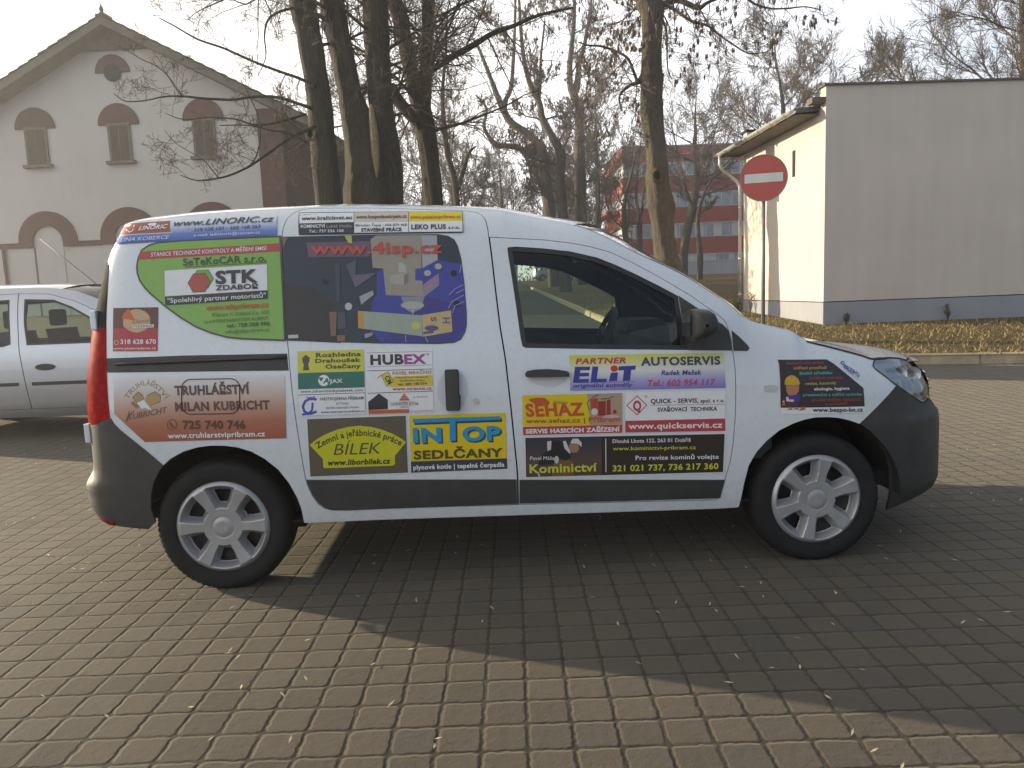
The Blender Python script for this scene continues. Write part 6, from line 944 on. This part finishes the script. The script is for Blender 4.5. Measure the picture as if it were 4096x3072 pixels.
for cx, cz in WIN:
    b = MB(); b.prism(half_disc(cx, cz, .65), -.05, .02, M['wall_red']); wn = b.build('window', t)
    b = MB(); b.box((cx-.36, -.052, cz-1.12), (cx+.36, -.02, cz+.02), M['stone']); b.box((cx-.29, -.056, cz-1.10), (cx+.29, -.03, cz-.02), M['shutter']); b.box((cx-.012, -.062, cz-1.1), (cx+.012, -.03, cz-.02), M['stone']); b.build('shutter', wn)
    b = MB(); b.box((cx-.46, -.15, cz-1.21), (cx+.46, -.003, cz-1.11), M['stone'], .012); b.build('sill', wn)
    b = MB(); b.box((cx-.36, -.066, cz-.03), (cx+.36, -.02, cz+.05), M['stone']); b.build('lintel', wn)
cx, cz = -3.98, 8.58
b = MB(); b.prism(half_disc(cx, cz, .545), -.05, .02, M['wall_red']); vn = b.build('round_vent', t)
b = MB(); b.lathe([(.001, 0), (.27, 0), (.27, .06)], M['dark'], (cx, -.054, cz-.0), 24); b.build('vent_grille', vn)
for cx, cz in ARC:
    b = MB(); outer = half_disc(cx, cz-.17, .96, 28); outer = [(cx+.96, cz-.17)]+[(x, z+.17) for x, z in half_disc(cx, cz-.17, .96, 28)]+[(cx-.96, cz-.17)]
    inn = [(cx-.49, cz-.17)]+[(x, z) for x, z in half_disc(cx, cz, .49, 22)][::-1]+[(cx+.49, cz-.17)]
    b.prism(outer+inn, -.06, .02, M['wall_red']); ar = b.build('arch', t)
    b = MB(); b.box((cx-.47, -.02, -.4), (cx+.47, .02, cz-.2), M['wall_white']); b.box((cx-.50, -.03, -.4), (cx-.44, .02, cz-.17), M['stone']); b.build('door_panel', ar)
seg = [(xl, ARC[0][0]-.96)]+[(ARC[i][0]+.96, ARC[i+1][0]-.96) for i in range(2)]+[(ARC[2][0]+.96, .455)]
for s0, s1 in seg: b = MB(); b.box((s0, -.055, 3.32), (s1, .01, 3.48), M['wall_red']); b.build('cornice', t)
b = MB(); b.tube([(-8.1, -.06, 0), (-8.1, -.06, 3.3)], .05, M['wall_side'], 8); b.build('downpipe', t)
# ---------------------------------------------------------------- red office block far behind
RBD = ENV['RB']; yo = RBD['y']
t = thing('office_block', 'four storey red office block with bands of windows behind the trees', 'office building', (16.15, yo, 0))
LX, DP = 46., 12.5
rows = [(15.8, 14.16, 'office_red'), (12.75, 11.08, 'office_red'), (9.51, 7.87, 'office_red'), (6.33, 4.63, 'office_red')]
glz = [(14.16, 12.75), (11.08, 9.51), (7.87, 6.33), (4.63, 3.77)]
b = MB()
for z1, z0, m_ in rows: b.box((0, 0, z0), (LX, DP, z1), M[m_])
b.box((.12, .10, 1), (LX-.1, DP-.1, 15.4), M['office_grey']); b.box((0, .0, 1), (LX, DP, 3.77), M['office_grey'])
b.box((-.1, -.1, 15.8), (LX, DP+.1, 15.92), M['office_grey']); b.box((.1, -.05, 14.98), (LX, -.002, 15.06), M['office_grey'])
for z1, z0, _m in rows: b.box((-.04, -.08, z0-.06), (LX, -.003, z0), M['office_frame'])
b.build('wall', t)
random.seed(5)
for z1, z0 in glz:
    x = .35
    while x < 24:
        wd_ = 2.55 if z1 > 5 else 1.7
        b = MB(); b.box((x, .02, z0+.06), (x+wd_, .06, z1-.06), M['office_frame']); o = b.build('window', t)
        b = MB()
        for q in range(3):
            a0 = x+.06+q*(wd_-.06)/3; a1 = x+q*(wd_-.06)/3+(wd_-.06)/3
            b.box((a0, .006, z0+.14), (a1, .019, z1-.14), M['pane_light'] if random.random() < .4 else M['pane'])
        b.build('pane', o); x += wd_+.25
for z1, z0 in glz[:3]:
    b = MB(); b.box((-1.5, 2.2, z0-.25), (-.003, 11.2, z0-.02), M['office_red'])
    b.build('balcony', t); rl = MB()
    for y in np.arange(2.25, 11.2, .45): rl.box((-1.5, y, z0-.02), (-1.44, y+.06, z0+1.05), M['office_frame'])
    rl.box((-1.52, 2.2, z0+1.05), (-1.42, 11.2, z0+1.12), M['office_frame']); rl.build('railing', t)
t = thing('low_hall', 'pale low hall far off between the bare trees', 'building', (9.5, 105, 0))
b = MB(); b.box((0, 0, 1), (9, 10, 9.2), M['wall_white']); b.build('wall', t)
b = MB(); b.prism([(-.4, 9.2), (9.4, 9.2), (9.4, 9.5), (4.5, 11.2), (-.4, 9.5)], -.4, 10.4, M['office_grey']); b.build('roof', t)
b = MB()
for k in range(4): b.box((.8+k*2., -.03, 6.2), (2.2+k*2., -.001, 7.8), M['pane'])
b.build('window_row', t)
# ---------------------------------------------------------------- trees
class Twigs:
    def __init__(s, seed): s.r = random.Random(seed); s.b = MB(); s.tips = []
    def rnd(s): return Vector((s.r.gauss(0, 1), s.r.gauss(0, 1), s.r.gauss(0, 1)))
    def branch(s, p, d, L, r, lvl, cfg):
        R = s.r; n = (8, 7, 5, 3)[lvl]; P = [Vector(p)]; d = d.normalized(); D = []
        for i in range(n):
            t = (i+1)/n
            d = (d+s.rnd()*cfg['jit']*(.75 if lvl < 2 else 1)+Vector((0, 0, 1))*(cfg['up'][lvl]*(t if cfg.get('hook') else 1))).normalized(); P.append(P[-1]+d*L/n); D.append(d)
        rad = [max(cfg['rmin'], r*(1-.72*i/n)) for i in range(n+1)]
        s.b.tube(P, rad, cfg['mat'] if lvl > 0 else cfg['mat0'], (6, 5, 3, 3)[lvl], cap=False)
        if lvl >= cfg['depth']: s.tips.append(P[-1]); return
        kids = cfg['kids'][lvl]
        for k in range(kids):
            t = .18+.82*(k+R.random())/kids; i = min(int(t*n), n-1); q = P[i].lerp(P[i+1], t*n-i)
            ax = D[i].cross(s.rnd()).normalized(); ang = math.radians(R.uniform(*cfg['ang']))
            nd = Matrix.Rotation(ang, 3, ax) @ D[i]
            s.branch(q, nd, L*cfg['ratio']*R.uniform(.65, 1.1)*(1.05-.45*t), max(cfg['rmin'], rad[i]*.55), lvl+1, cfg)
    def along(s, stem, z0, count, cfg, lengths, upw=.35):
        """spread limbs over a stem given as (x, y, z, r)"""
        S_ = [Vector(q[:3]) for q in stem]; R = s.r; L = [0]
        for i in range(1, len(S_)): L.append(L[-1]+(S_[i]-S_[i-1]).length)
        for k in range(count):
            a = L[-1]*(k+R.random())/count; i = min(max(int(np.searchsorted(L, a))-1, 0), len(S_)-2); f = (a-L[i])/(L[i+1]-L[i]+1e-9)
            p = S_[i].lerp(S_[i+1], f)
            if p.z < z0: continue
            r = stem[i][3]*(1-f)+stem[i+1][3]*f; ph = R.uniform(0, 2*math.pi)
            ax = (S_[i+1]-S_[i]).normalized(); o1 = ax.orthogonal().normalized(); o2 = ax.cross(o1)
            d = (o1*math.cos(ph)+o2*math.sin(ph))+ax*R.uniform(.0, 1.0)*upw*2
            s.branch(p, d, R.uniform(*lengths)*(1-.35*a/L[-1]), min(r*.36, (.006 if cfg.get('thin') else .011)*lengths[1]+.006), 1 if cfg.get('skip') else 0, cfg)
def stem_mesh(b, stem, mat, n=14, knots=0, seed=1):
    R = random.Random(seed); P = [Vector(q[:3]) for q in stem]; rad = [q[3] for q in stem]
    # refine with smooth interpolation and small bumps
    Q = []; rr = []
    for i in range(len(P)-1):
        p0, p1, p2, p3 = P[max(i-1, 0)], P[i], P[i+1], P[min(i+2, len(P)-1)]
        for k in range(4):
            t = k/4; Q.append(.5*((2*p1)+(p2-p0)*t+(2*p0-5*p1+4*p2-p3)*t*t+(3*p1-p0-3*p2+p3)*t**3)); rr.append((rad[i]*(1-t)+rad[i+1]*t)*R.uniform(.97, 1.04))
    Q.append(P[-1]); rr.append(rad[-1]); base = len(b.v); b.tube(Q, rr, mat, n)
    rid = [R.uniform(-.06, .06) for _ in range(n)]
    for i in range(len(Q)):
        for k in range(n):
            v = b.v[base+i*n+k]; c = Q[i]; f = 1+.06*math.sin(3*2*math.pi*k/n+i*.35+seed)+rid[k]+R.uniform(-.03, .03)
            b.v[base+i*n+k] = tuple(c+(Vector(v)-c)*f)
def seed_clusters(tips, rnd, n, size):
    b = MB()
    for p in rnd.sample(tips, min(n, len(tips))):
        for k in range(rnd.randint(4, 8)):
            a = rnd.uniform(0, 6.28); o = Vector((math.cos(a), math.sin(a), 0))*size*.32*rnd.random(); q = p+o; w_ = Vector((math.cos(a+1), math.sin(a+1), 0))*size*.16; l = size*rnd.uniform(.7, 1.3)
            b.add([q-w_*.3, q+w_*.3, q+w_-Vector((0, 0, l*.6)), q-Vector((0, 0, l)), q-w_-Vector((0, 0, l*.6))], [(0, 1, 2, 3, 4)], M['seed'])
    return b
CFG = dict(jit=.17, up=(.06, .10, .20, .25), kids=(11, 8, 6, 0), ang=(25, 65), ratio=.55, rmin=.004, depth=3, mat=M['twig'], mat0=M['bark'])
def tree(name, label, stems, cfg, seed, barkm, z0, count, lengths, group=None, limbs=(), seeds=0, ssize=.12, upw=.35, lcount=0):
    base = stems[0][0]; t = thing(name, label, 'tree', (base[0], base[1], float(H(base[1]))), 0, group); off = Vector((base[0], base[1], float(H(base[1]))))
    rel = lambda st: [(q[0]-off.x, q[1]-off.y, q[2]-off.z, q[3]) for q in st]
    b = MB(); tw = Twigs(seed); cfg = dict(cfg, mat0=barkm)
    for i, st in enumerate(stems): stem_mesh(b, rel(st), barkm, 26, 0, seed+i)
    for i, st in enumerate(limbs): stem_mesh(b, rel(st), barkm, 8, 0, seed+20+i)
    b.build('trunk', t)
    for st in stems: tw.along(rel(st), z0, int(count*1.35), cfg, lengths, upw)
    for st in limbs: tw.along(rel(st), -99, lcount or max(3, int(count*.45)) if len(limbs) < 9 else 6, dict(cfg, depth=cfg['depth'], skip=True), ((lengths[0]*.55, lengths[1]*.55) if len(limbs) < 9 else (.5, 1.1)), .3)
    tw.b.build('crown', t)
    if seeds: seed_clusters(tw.tips, tw.r, seeds, ssize).build('seed_clusters', t)
    return t
def knot(tree_, p, r, mat):
    q = Vector(p)-tree_.location; b = MB(); b.tube([q+Vector((r*.75*math.cos(a), .02*math.sin(a*3), r*math.sin(a))) for a in np.linspace(0, 2*math.pi, 19)], [r*.30*(1+.25*math.sin(5*a)) for a in np.linspace(0, 2*math.pi, 19)], mat, 8, cap=False)
    b.add([q+Vector((r*.7*math.cos(a), .015, r*.95*math.sin(a))) for a in np.linspace(0, 2*math.pi, 17)[:-1]], [list(range(16))[::-1]], M['dark']); b.build('knot_hole', tree_)
T_ = ENV['TRUNKS']
CN = dict(CFG, hook=True, thin=True, up=(.0, -.08, .06, .30), rmin=.0034, kids=(9, 7, 5, 0), ang=(30, 70))
t_lean = tree('bare_tree', 'leaning grey trunk nearest the gable house, leftmost of the trunk cluster', [T_['leaning']], CN, 3, M['bark'], 5.2, 14, (2.0, 4.2), limbs=T_['lean_limbs'])
t_split = tree('bare_tree', 'stout mossy double trunk in the middle of the cluster behind the van roof', [T_['split_a'], T_['split_b']], CN, 11, M['bark'], 4.4, 17, (1.6, 4.2), limbs=[T_['fork_bridge']])
tree('bare_tree', 'forked trunk with a long limb reaching right, on the right of the cluster', [T_['fork'], T_['fork_l'], T_['fork_r']], CN, 17, M['bark'], 4.2, 17, (1.8, 4.4), limbs=[T_['fork_limb']])
CA = dict(CFG, hook=True, up=(-.12, -.10, .05, .25), kids=(9, 7, 5, 0), rmin=.005, jit=.2)
t_road = tree('ash_tree', 'tall single ash trunk with knot holes beside the beige building', [T_['roadside'], T_['roadside_m']], CA, 23, M['bark2'], 8.2, 9, (1.5, 3.2), limbs=[T_[k] for k in ('roadside_l', 'roadside_r', 'roadside_d', 'roadside_e', 'roadside_f', 'roadside_g', 'roadside_h')], seeds=900, ssize=.13, lcount=11)
knot(t_road, ENV['KNOT'], .15, M['bark2']); M['raw_wood'] = flat('raw_torn_wood', (.26, .19, .11), .9, var=.35, vscale=18, bump=.02, bscale=40); knot(t_lean, ENV['KNOT2'], .09, M['raw_wood'])
b = MB(); b.tube([Vector(p)-t_split.location for p in ENV['TORN']], [.03, .06, .075, .07, .05, .012], M['raw_wood'], 7); b.build('torn_wood', t_split)
CF = dict(CFG, jit=.10, up=(.10, .07, .05, .04), kids=(9, 8, 6, 0), ang=(18, 50), ratio=.6, rmin=.0085)
CM_ = dict(CFG, kids=(10, 8, 6, 0), rmin=.008, jit=.18)
tree('ash_tree', 'tall ash with snaking limbs right of the cluster, full of seed bunches', [T_['twin']], CM_, 31, M['bark2'], 6, 6, (2.5, 5), limbs=[T_['twin_l'], T_['twin_u'], T_['twin_b']], seeds=900, ssize=.14)
tree('ash_tree', 'slender ash just right of the snaking one', [T_['slim']], dict(CM_, rmin=.009), 37, M['bark2'], 4.5, 17, (2.2, 4.4), limbs=[T_['slim_u']], seeds=900, ssize=.13)
tree('ash_tree', 'far ash with a burl at its fork, left of the tall single trunk', [T_['burled']], CM_, 41, M['bark2'], 6, 17, (2.6, 5.2), limbs=[T_['burled_r']], seeds=1200, ssize=.15)
tree('bare_tree', 'thin young tree right beside the trunk cluster', [T_['young']], dict(CN, rmin=.007, kids=(6, 5, 4, 0)), 43, M['bark'], 2.6, 14, (1.1, 2.8), limbs=[T_['young_r']])
tree('bare_tree', 'bare round-crowned tree in front of the red office block', [T_['far_a']], dict(CF, rmin=.012), 47, M['bark2'], 5.5, 22, (4.5, 9))
tree('bare_tree', 'slim bare tree before the office block near the downpipe', [T_['far_b']], dict(CF, rmin=.011), 53, M['bark2'], 4.5, 9, (2, 4))
CS = dict(CM_, up=(.3, .25, .2, .15), rmin=.008, ang=(20, 50), kids=(7, 5, 3, 0))
tree('bare_tree', 'bushy bare sapling left of the tall ash trunk', [T_['shrubby_a']], CS, 59, M['bark2'], 2.5, 9, (2.5, 4.5))
tree('bare_tree', 'upright bare sapling touching the tall ash trunk in view', [T_['shrubby_b']], CS, 61, M['bark2'], 2.5, 9, (2.5, 4.5))
tree('bare_tree', 'thin bare sapling above the van windscreen', [T_['shrubby_c']], CS, 67, M['bark2'], 2.5, 9, (2.2, 4.2))
tree('bare_tree', 'bare tree rising behind the gutter of the beige building', [T_['behind_roof']], dict(CF, rmin=.009), 71, M['bark2'], 3.5, 24, (3.4, 7.2))
def upright(x, y, h, r, seed, lean=(0, 0)):
    R = random.Random(seed); z = float(H(y)); n = 9
    return [(x+lean[0]*k/n+R.uniform(-.12, .12)*(k > 1), y+lean[1]*k/n, z-.1+h*k/n, max(.02, r*(1-k/n)**.8*(1.25 if k == 0 else 1))) for k in range(n+1)]
tree('bare_tree', 'broad bare tree rising over the right end of the beige building', [upright(23.5, 27.5, 14.5, .32, 2, (-.5, 0))], dict(CF, rmin=.007, kids=(10, 9, 7, 0)), 73, M['bark2'], 3, 24, (3.6, 7.6), upw=.5)
tree('bare_tree', 'bare tree left of the broad one, over the beige building', [upright(22.6, 33, 10.5, .24, 4, (-.8, 0))], dict(CF, rmin=.008), 79, M['bark2'], 3, 18, (3., 5.8), upw=.5)
tree('bare_tree', 'low round bare crown just showing over the beige parapet', [upright(24.2, 45, 12.8, .26, 5)], dict(CF, rmin=.011), 83, M['bark2'], 5, 14, (3, 5.4), upw=.5)
# the wood beyond: three kinds, copied
kinds = [tree('distant_tree', 'x', [upright(0, 0, 15, .28, 8+i)], dict(CF, rmin=.017, kids=(8, 6, 4, 0)), 91+i, M['bark2'], 3.2, 20, (3.2, 6.4), upw=.5) for i in range(3)]
GRP = 'bare trees in the wood far behind'; LBL = 'bare brown tree in the distant wood behind the car park'
R = random.Random(12); spots = []
for x, y in [(-22, 62), (-16, 75), (-9, 60), (-4, 78), (0, 92), (3.5, 70), (5.5, 96), (8, 84), (10, 62), (11.5, 100), (14, 90), (12.5, 72), (-12, 95), (2, 108), (-1, 66), (7, 110), (33, 74), (44, 70), (-28, 70), (9.2, 74)]:
    spots.append((x+R.uniform(-1, 1), y+R.uniform(-3, 3), R.uniform(0, 6.28), R.uniform(.85, 1.2)))
for i, (x, y, a, s_) in enumerate(spots):
    o = kinds[i] if i < 3 else dup(kinds[i % 3], (0, 0, 0), 0)
    o.location = (x, y, float(H(y))); o.rotation_euler = (0, 0, a); o.scale = (s_,)*3; tag(o, LBL, 'tree', GRP)
M['scrub'] = flat('far_scrub', (.07, .062, .042), .95, var=.4, vscale=.6)
R = random.Random(21); b = MB(); vs = []; fs = []
for _ in range(9000):
    x = R.uniform(-60, 75); y = 122+R.uniform(-5, 9)+.05*abs(x); top = 3.2+1.6*math.sin(x*.31)+1.1*math.sin(x*.83+2); z = 2.2+abs(R.gauss(0, .45))*top; s_ = R.uniform(.10, .32); a = R.uniform(0, 6.28); e_ = R.uniform(-.6, .9)
    u = Vector((math.cos(a), math.sin(a), 0))*s_; w_ = Vector((-math.sin(a)*math.sin(e_), math.cos(a)*math.sin(e_), math.cos(e_)))*s_*R.uniform(1, 2.6); q = Vector((x, y, z)); k = len(vs)
    vs += [q-u*.4, q+u*.5-w_*.2, q+w_+u*.1, q-u*.6+w_*.5]; fs.append((k, k+1, k+2, k+3))
b.add(vs, fs, M['scrub']); tag(b.build('far_scrub'), 'band of brown scrub and hedge far behind the trees', 'scrub', kind='stuff')
# ---------------------------------------------------------------- grass, litter, small plants
M['blade'] = flat('dry_grass_blades', (.33, .26, .115), .9, var=.45, vscale=2.2)
M['leaf'] = flat('dead_leaves', (.13, .075, .035), .9, var=.4, vscale=3)
R = random.Random(4); b = MB(); vs = []; fs = []
right_poly = right_edge+[(60, 70), (60, 3.9)]
cand = np.array([(R.uniform(4.4, 17), R.uniform(4.8, 24)) for _ in range(30000)])
ok = inside(cand, right_poly) & ~((cand[:, 0] > 8.5) & (cand[:, 1] > 12.7) & (cand[:, 1] < 18))
for x, y in cand[ok][:19000]:
    z = float(H(y))+.125; h = R.uniform(.03, .085)*(1.6 if R.random() < .06 else 1); a = R.uniform(0, 6.28); lx, ly = R.gauss(0, .05), R.gauss(0, .05); w_ = .005+.004*R.random()
    k = len(vs); vs += [(x-w_*math.cos(a), y-w_*math.sin(a), z), (x+w_*math.cos(a), y+w_*math.sin(a), z), (x+lx, y+ly, z+h)]; fs.append((k, k+1, k+2))
b.add(vs, fs, M['blade']); tag(b.build('grass'), 'short dry winter grass on the lawn', 'grass', kind='stuff')
b = MB(); vs = []; fs = []
for x, y in np.array([(R.uniform(4.4, 17), R.uniform(5, 30)) for _ in range(14000)]):
    if not inside(np.array([[x, y]]), right_poly)[0] or (x > 8.5 and 12.7 < y < 18): continue
    z = float(H(y))+.14; a = R.uniform(0, 6.28); s_ = R.uniform(.015, .045); t1 = R.uniform(-.02, .03); k = len(vs)
    vs += [(x+s_*math.cos(a), y+s_*math.sin(a), z+t1), (x-s_*.5*math.sin(a), y+s_*.5*math.cos(a), z+.006), (x-s_*math.cos(a), y-s_*math.sin(a), z-t1*.3+.004), (x+s_*.5*math.sin(a), y-s_*.5*math.cos(a), z+.004)]; fs.append((k, k+1, k+2, k+3))
b.add(vs, fs, M['leaf']); tag(b.build('leaf_litter'), 'dead brown leaves scattered over the lawn', 'leaves', kind='stuff')
M['key'] = flat('fallen_seed_wings', (.48, .40, .27), .8)
b = MB()
for _ in range(520):
    x, y = R.uniform(-3.5, 6), R.uniform(-2.6, 4)
    if R.random() < .6: x = 1.33941+.13854*round((x-1.34)/.13854)+R.gauss(0, .008)
    a = R.gauss(1.57, .5) if R.random() < .6 else R.uniform(0, 6.28); l, w_ = R.uniform(.012, .024), R.uniform(.003, .005); c, s_ = math.cos(a), math.sin(a); z = .004+R.random()*.004
    b.add([(x-l*c, y-l*s_, z), (x-w_*s_, y+w_*c, z+.003), (x+l*c, y+l*s_, z+.004), (x+w_*s_, y-w_*c, z+.002)], [(0, 3, 2, 1)], M['key'])
tag(b.build('fallen_seeds'), 'tiny winged seeds lying in the joints of the paving', 'seeds', kind='stuff')
M['weed'] = flat('dry_weed', (.09, .075, .035), .9, var=.3)
def weed(x, y, h, label, seed):
    t = thing('dry_weed', label, 'weed', (x, y, float(H(y))+.12)); r_ = random.Random(seed)
    b = MB(); stems = []
    for k in range(7):
        d = Vector((r_.gauss(0, .16), r_.gauss(0, .16), 1)); hh = h*r_.uniform(.55, 1); stems.append((d, hh)); b.tube([d*0, d*hh*.5+Vector((r_.gauss(0, .02), 0, 0)), d*hh], [.008, .006, .003], M['weed'], 4)
    b.build('stem', t); b = MB()
    for d, hh in stems:
        for q in range(14):
            p = d*hh*r_.uniform(.3, 1); a = r_.uniform(0, 6.28); s_ = .035; b.add([p, p+Vector((math.cos(a)*s_, math.sin(a)*s_, .02)), p+Vector((math.cos(a)*s_*.6, math.sin(a)*s_*.6, .05))], [(0, 1, 2)], M['weed'])
    b.build('leaf', t)
weed(8.42, 16.9, .62, 'tall dry weed at the foot of the sunlit wall behind the sign pole', 1)
weed(8.30, 17.6, .40, 'low dry weed by the downpipe', 2)
weed(11.2, 12.55, .35, 'dry weed tuft against the grey plinth', 3)
weed(9.0, 12.60, .25, 'small weed at the corner of the beige building', 6)
# cars far down the road, seen through the van's front windows
for x, y, a, lb in ((2.6, 112, 1.5, 'far white car on the road, left of the two seen through the van'), (4.9, 118, 1.5, 'far pale car on the road, right of the two seen through the van')):
    o = dup(car, (x, y, float(H(y))), a, 1, lb); o['group'] = 'cars far down the road'
o = dup(car, (6.6, 66, float(H(66))+.13), .1, 1, 'dark looking car parked beside the far no entry sign')

# ---------------------------------------------------------------- hazy winter air, also imitating the veil of lens glare
m, t, p = nodes('hazy_air'); t.nodes.remove(p)
pv = t.nodes.new('ShaderNodeVolumePrincipled'); pv.inputs['Color'].default_value = (.93, .94, .96, 1); pv.inputs['Density'].default_value = .0019; pv.inputs['Anisotropy'].default_value = .55
t.links.new(pv.outputs[0], t.nodes['Material Output'].inputs['Volume'])
b = MB(); b.box((-720, -60, -1.2), (720, 920, 24), m); o = tag(b.build('haze'), 'pale winter haze filling the air, also imitating lens glare', 'haze', kind='stuff')
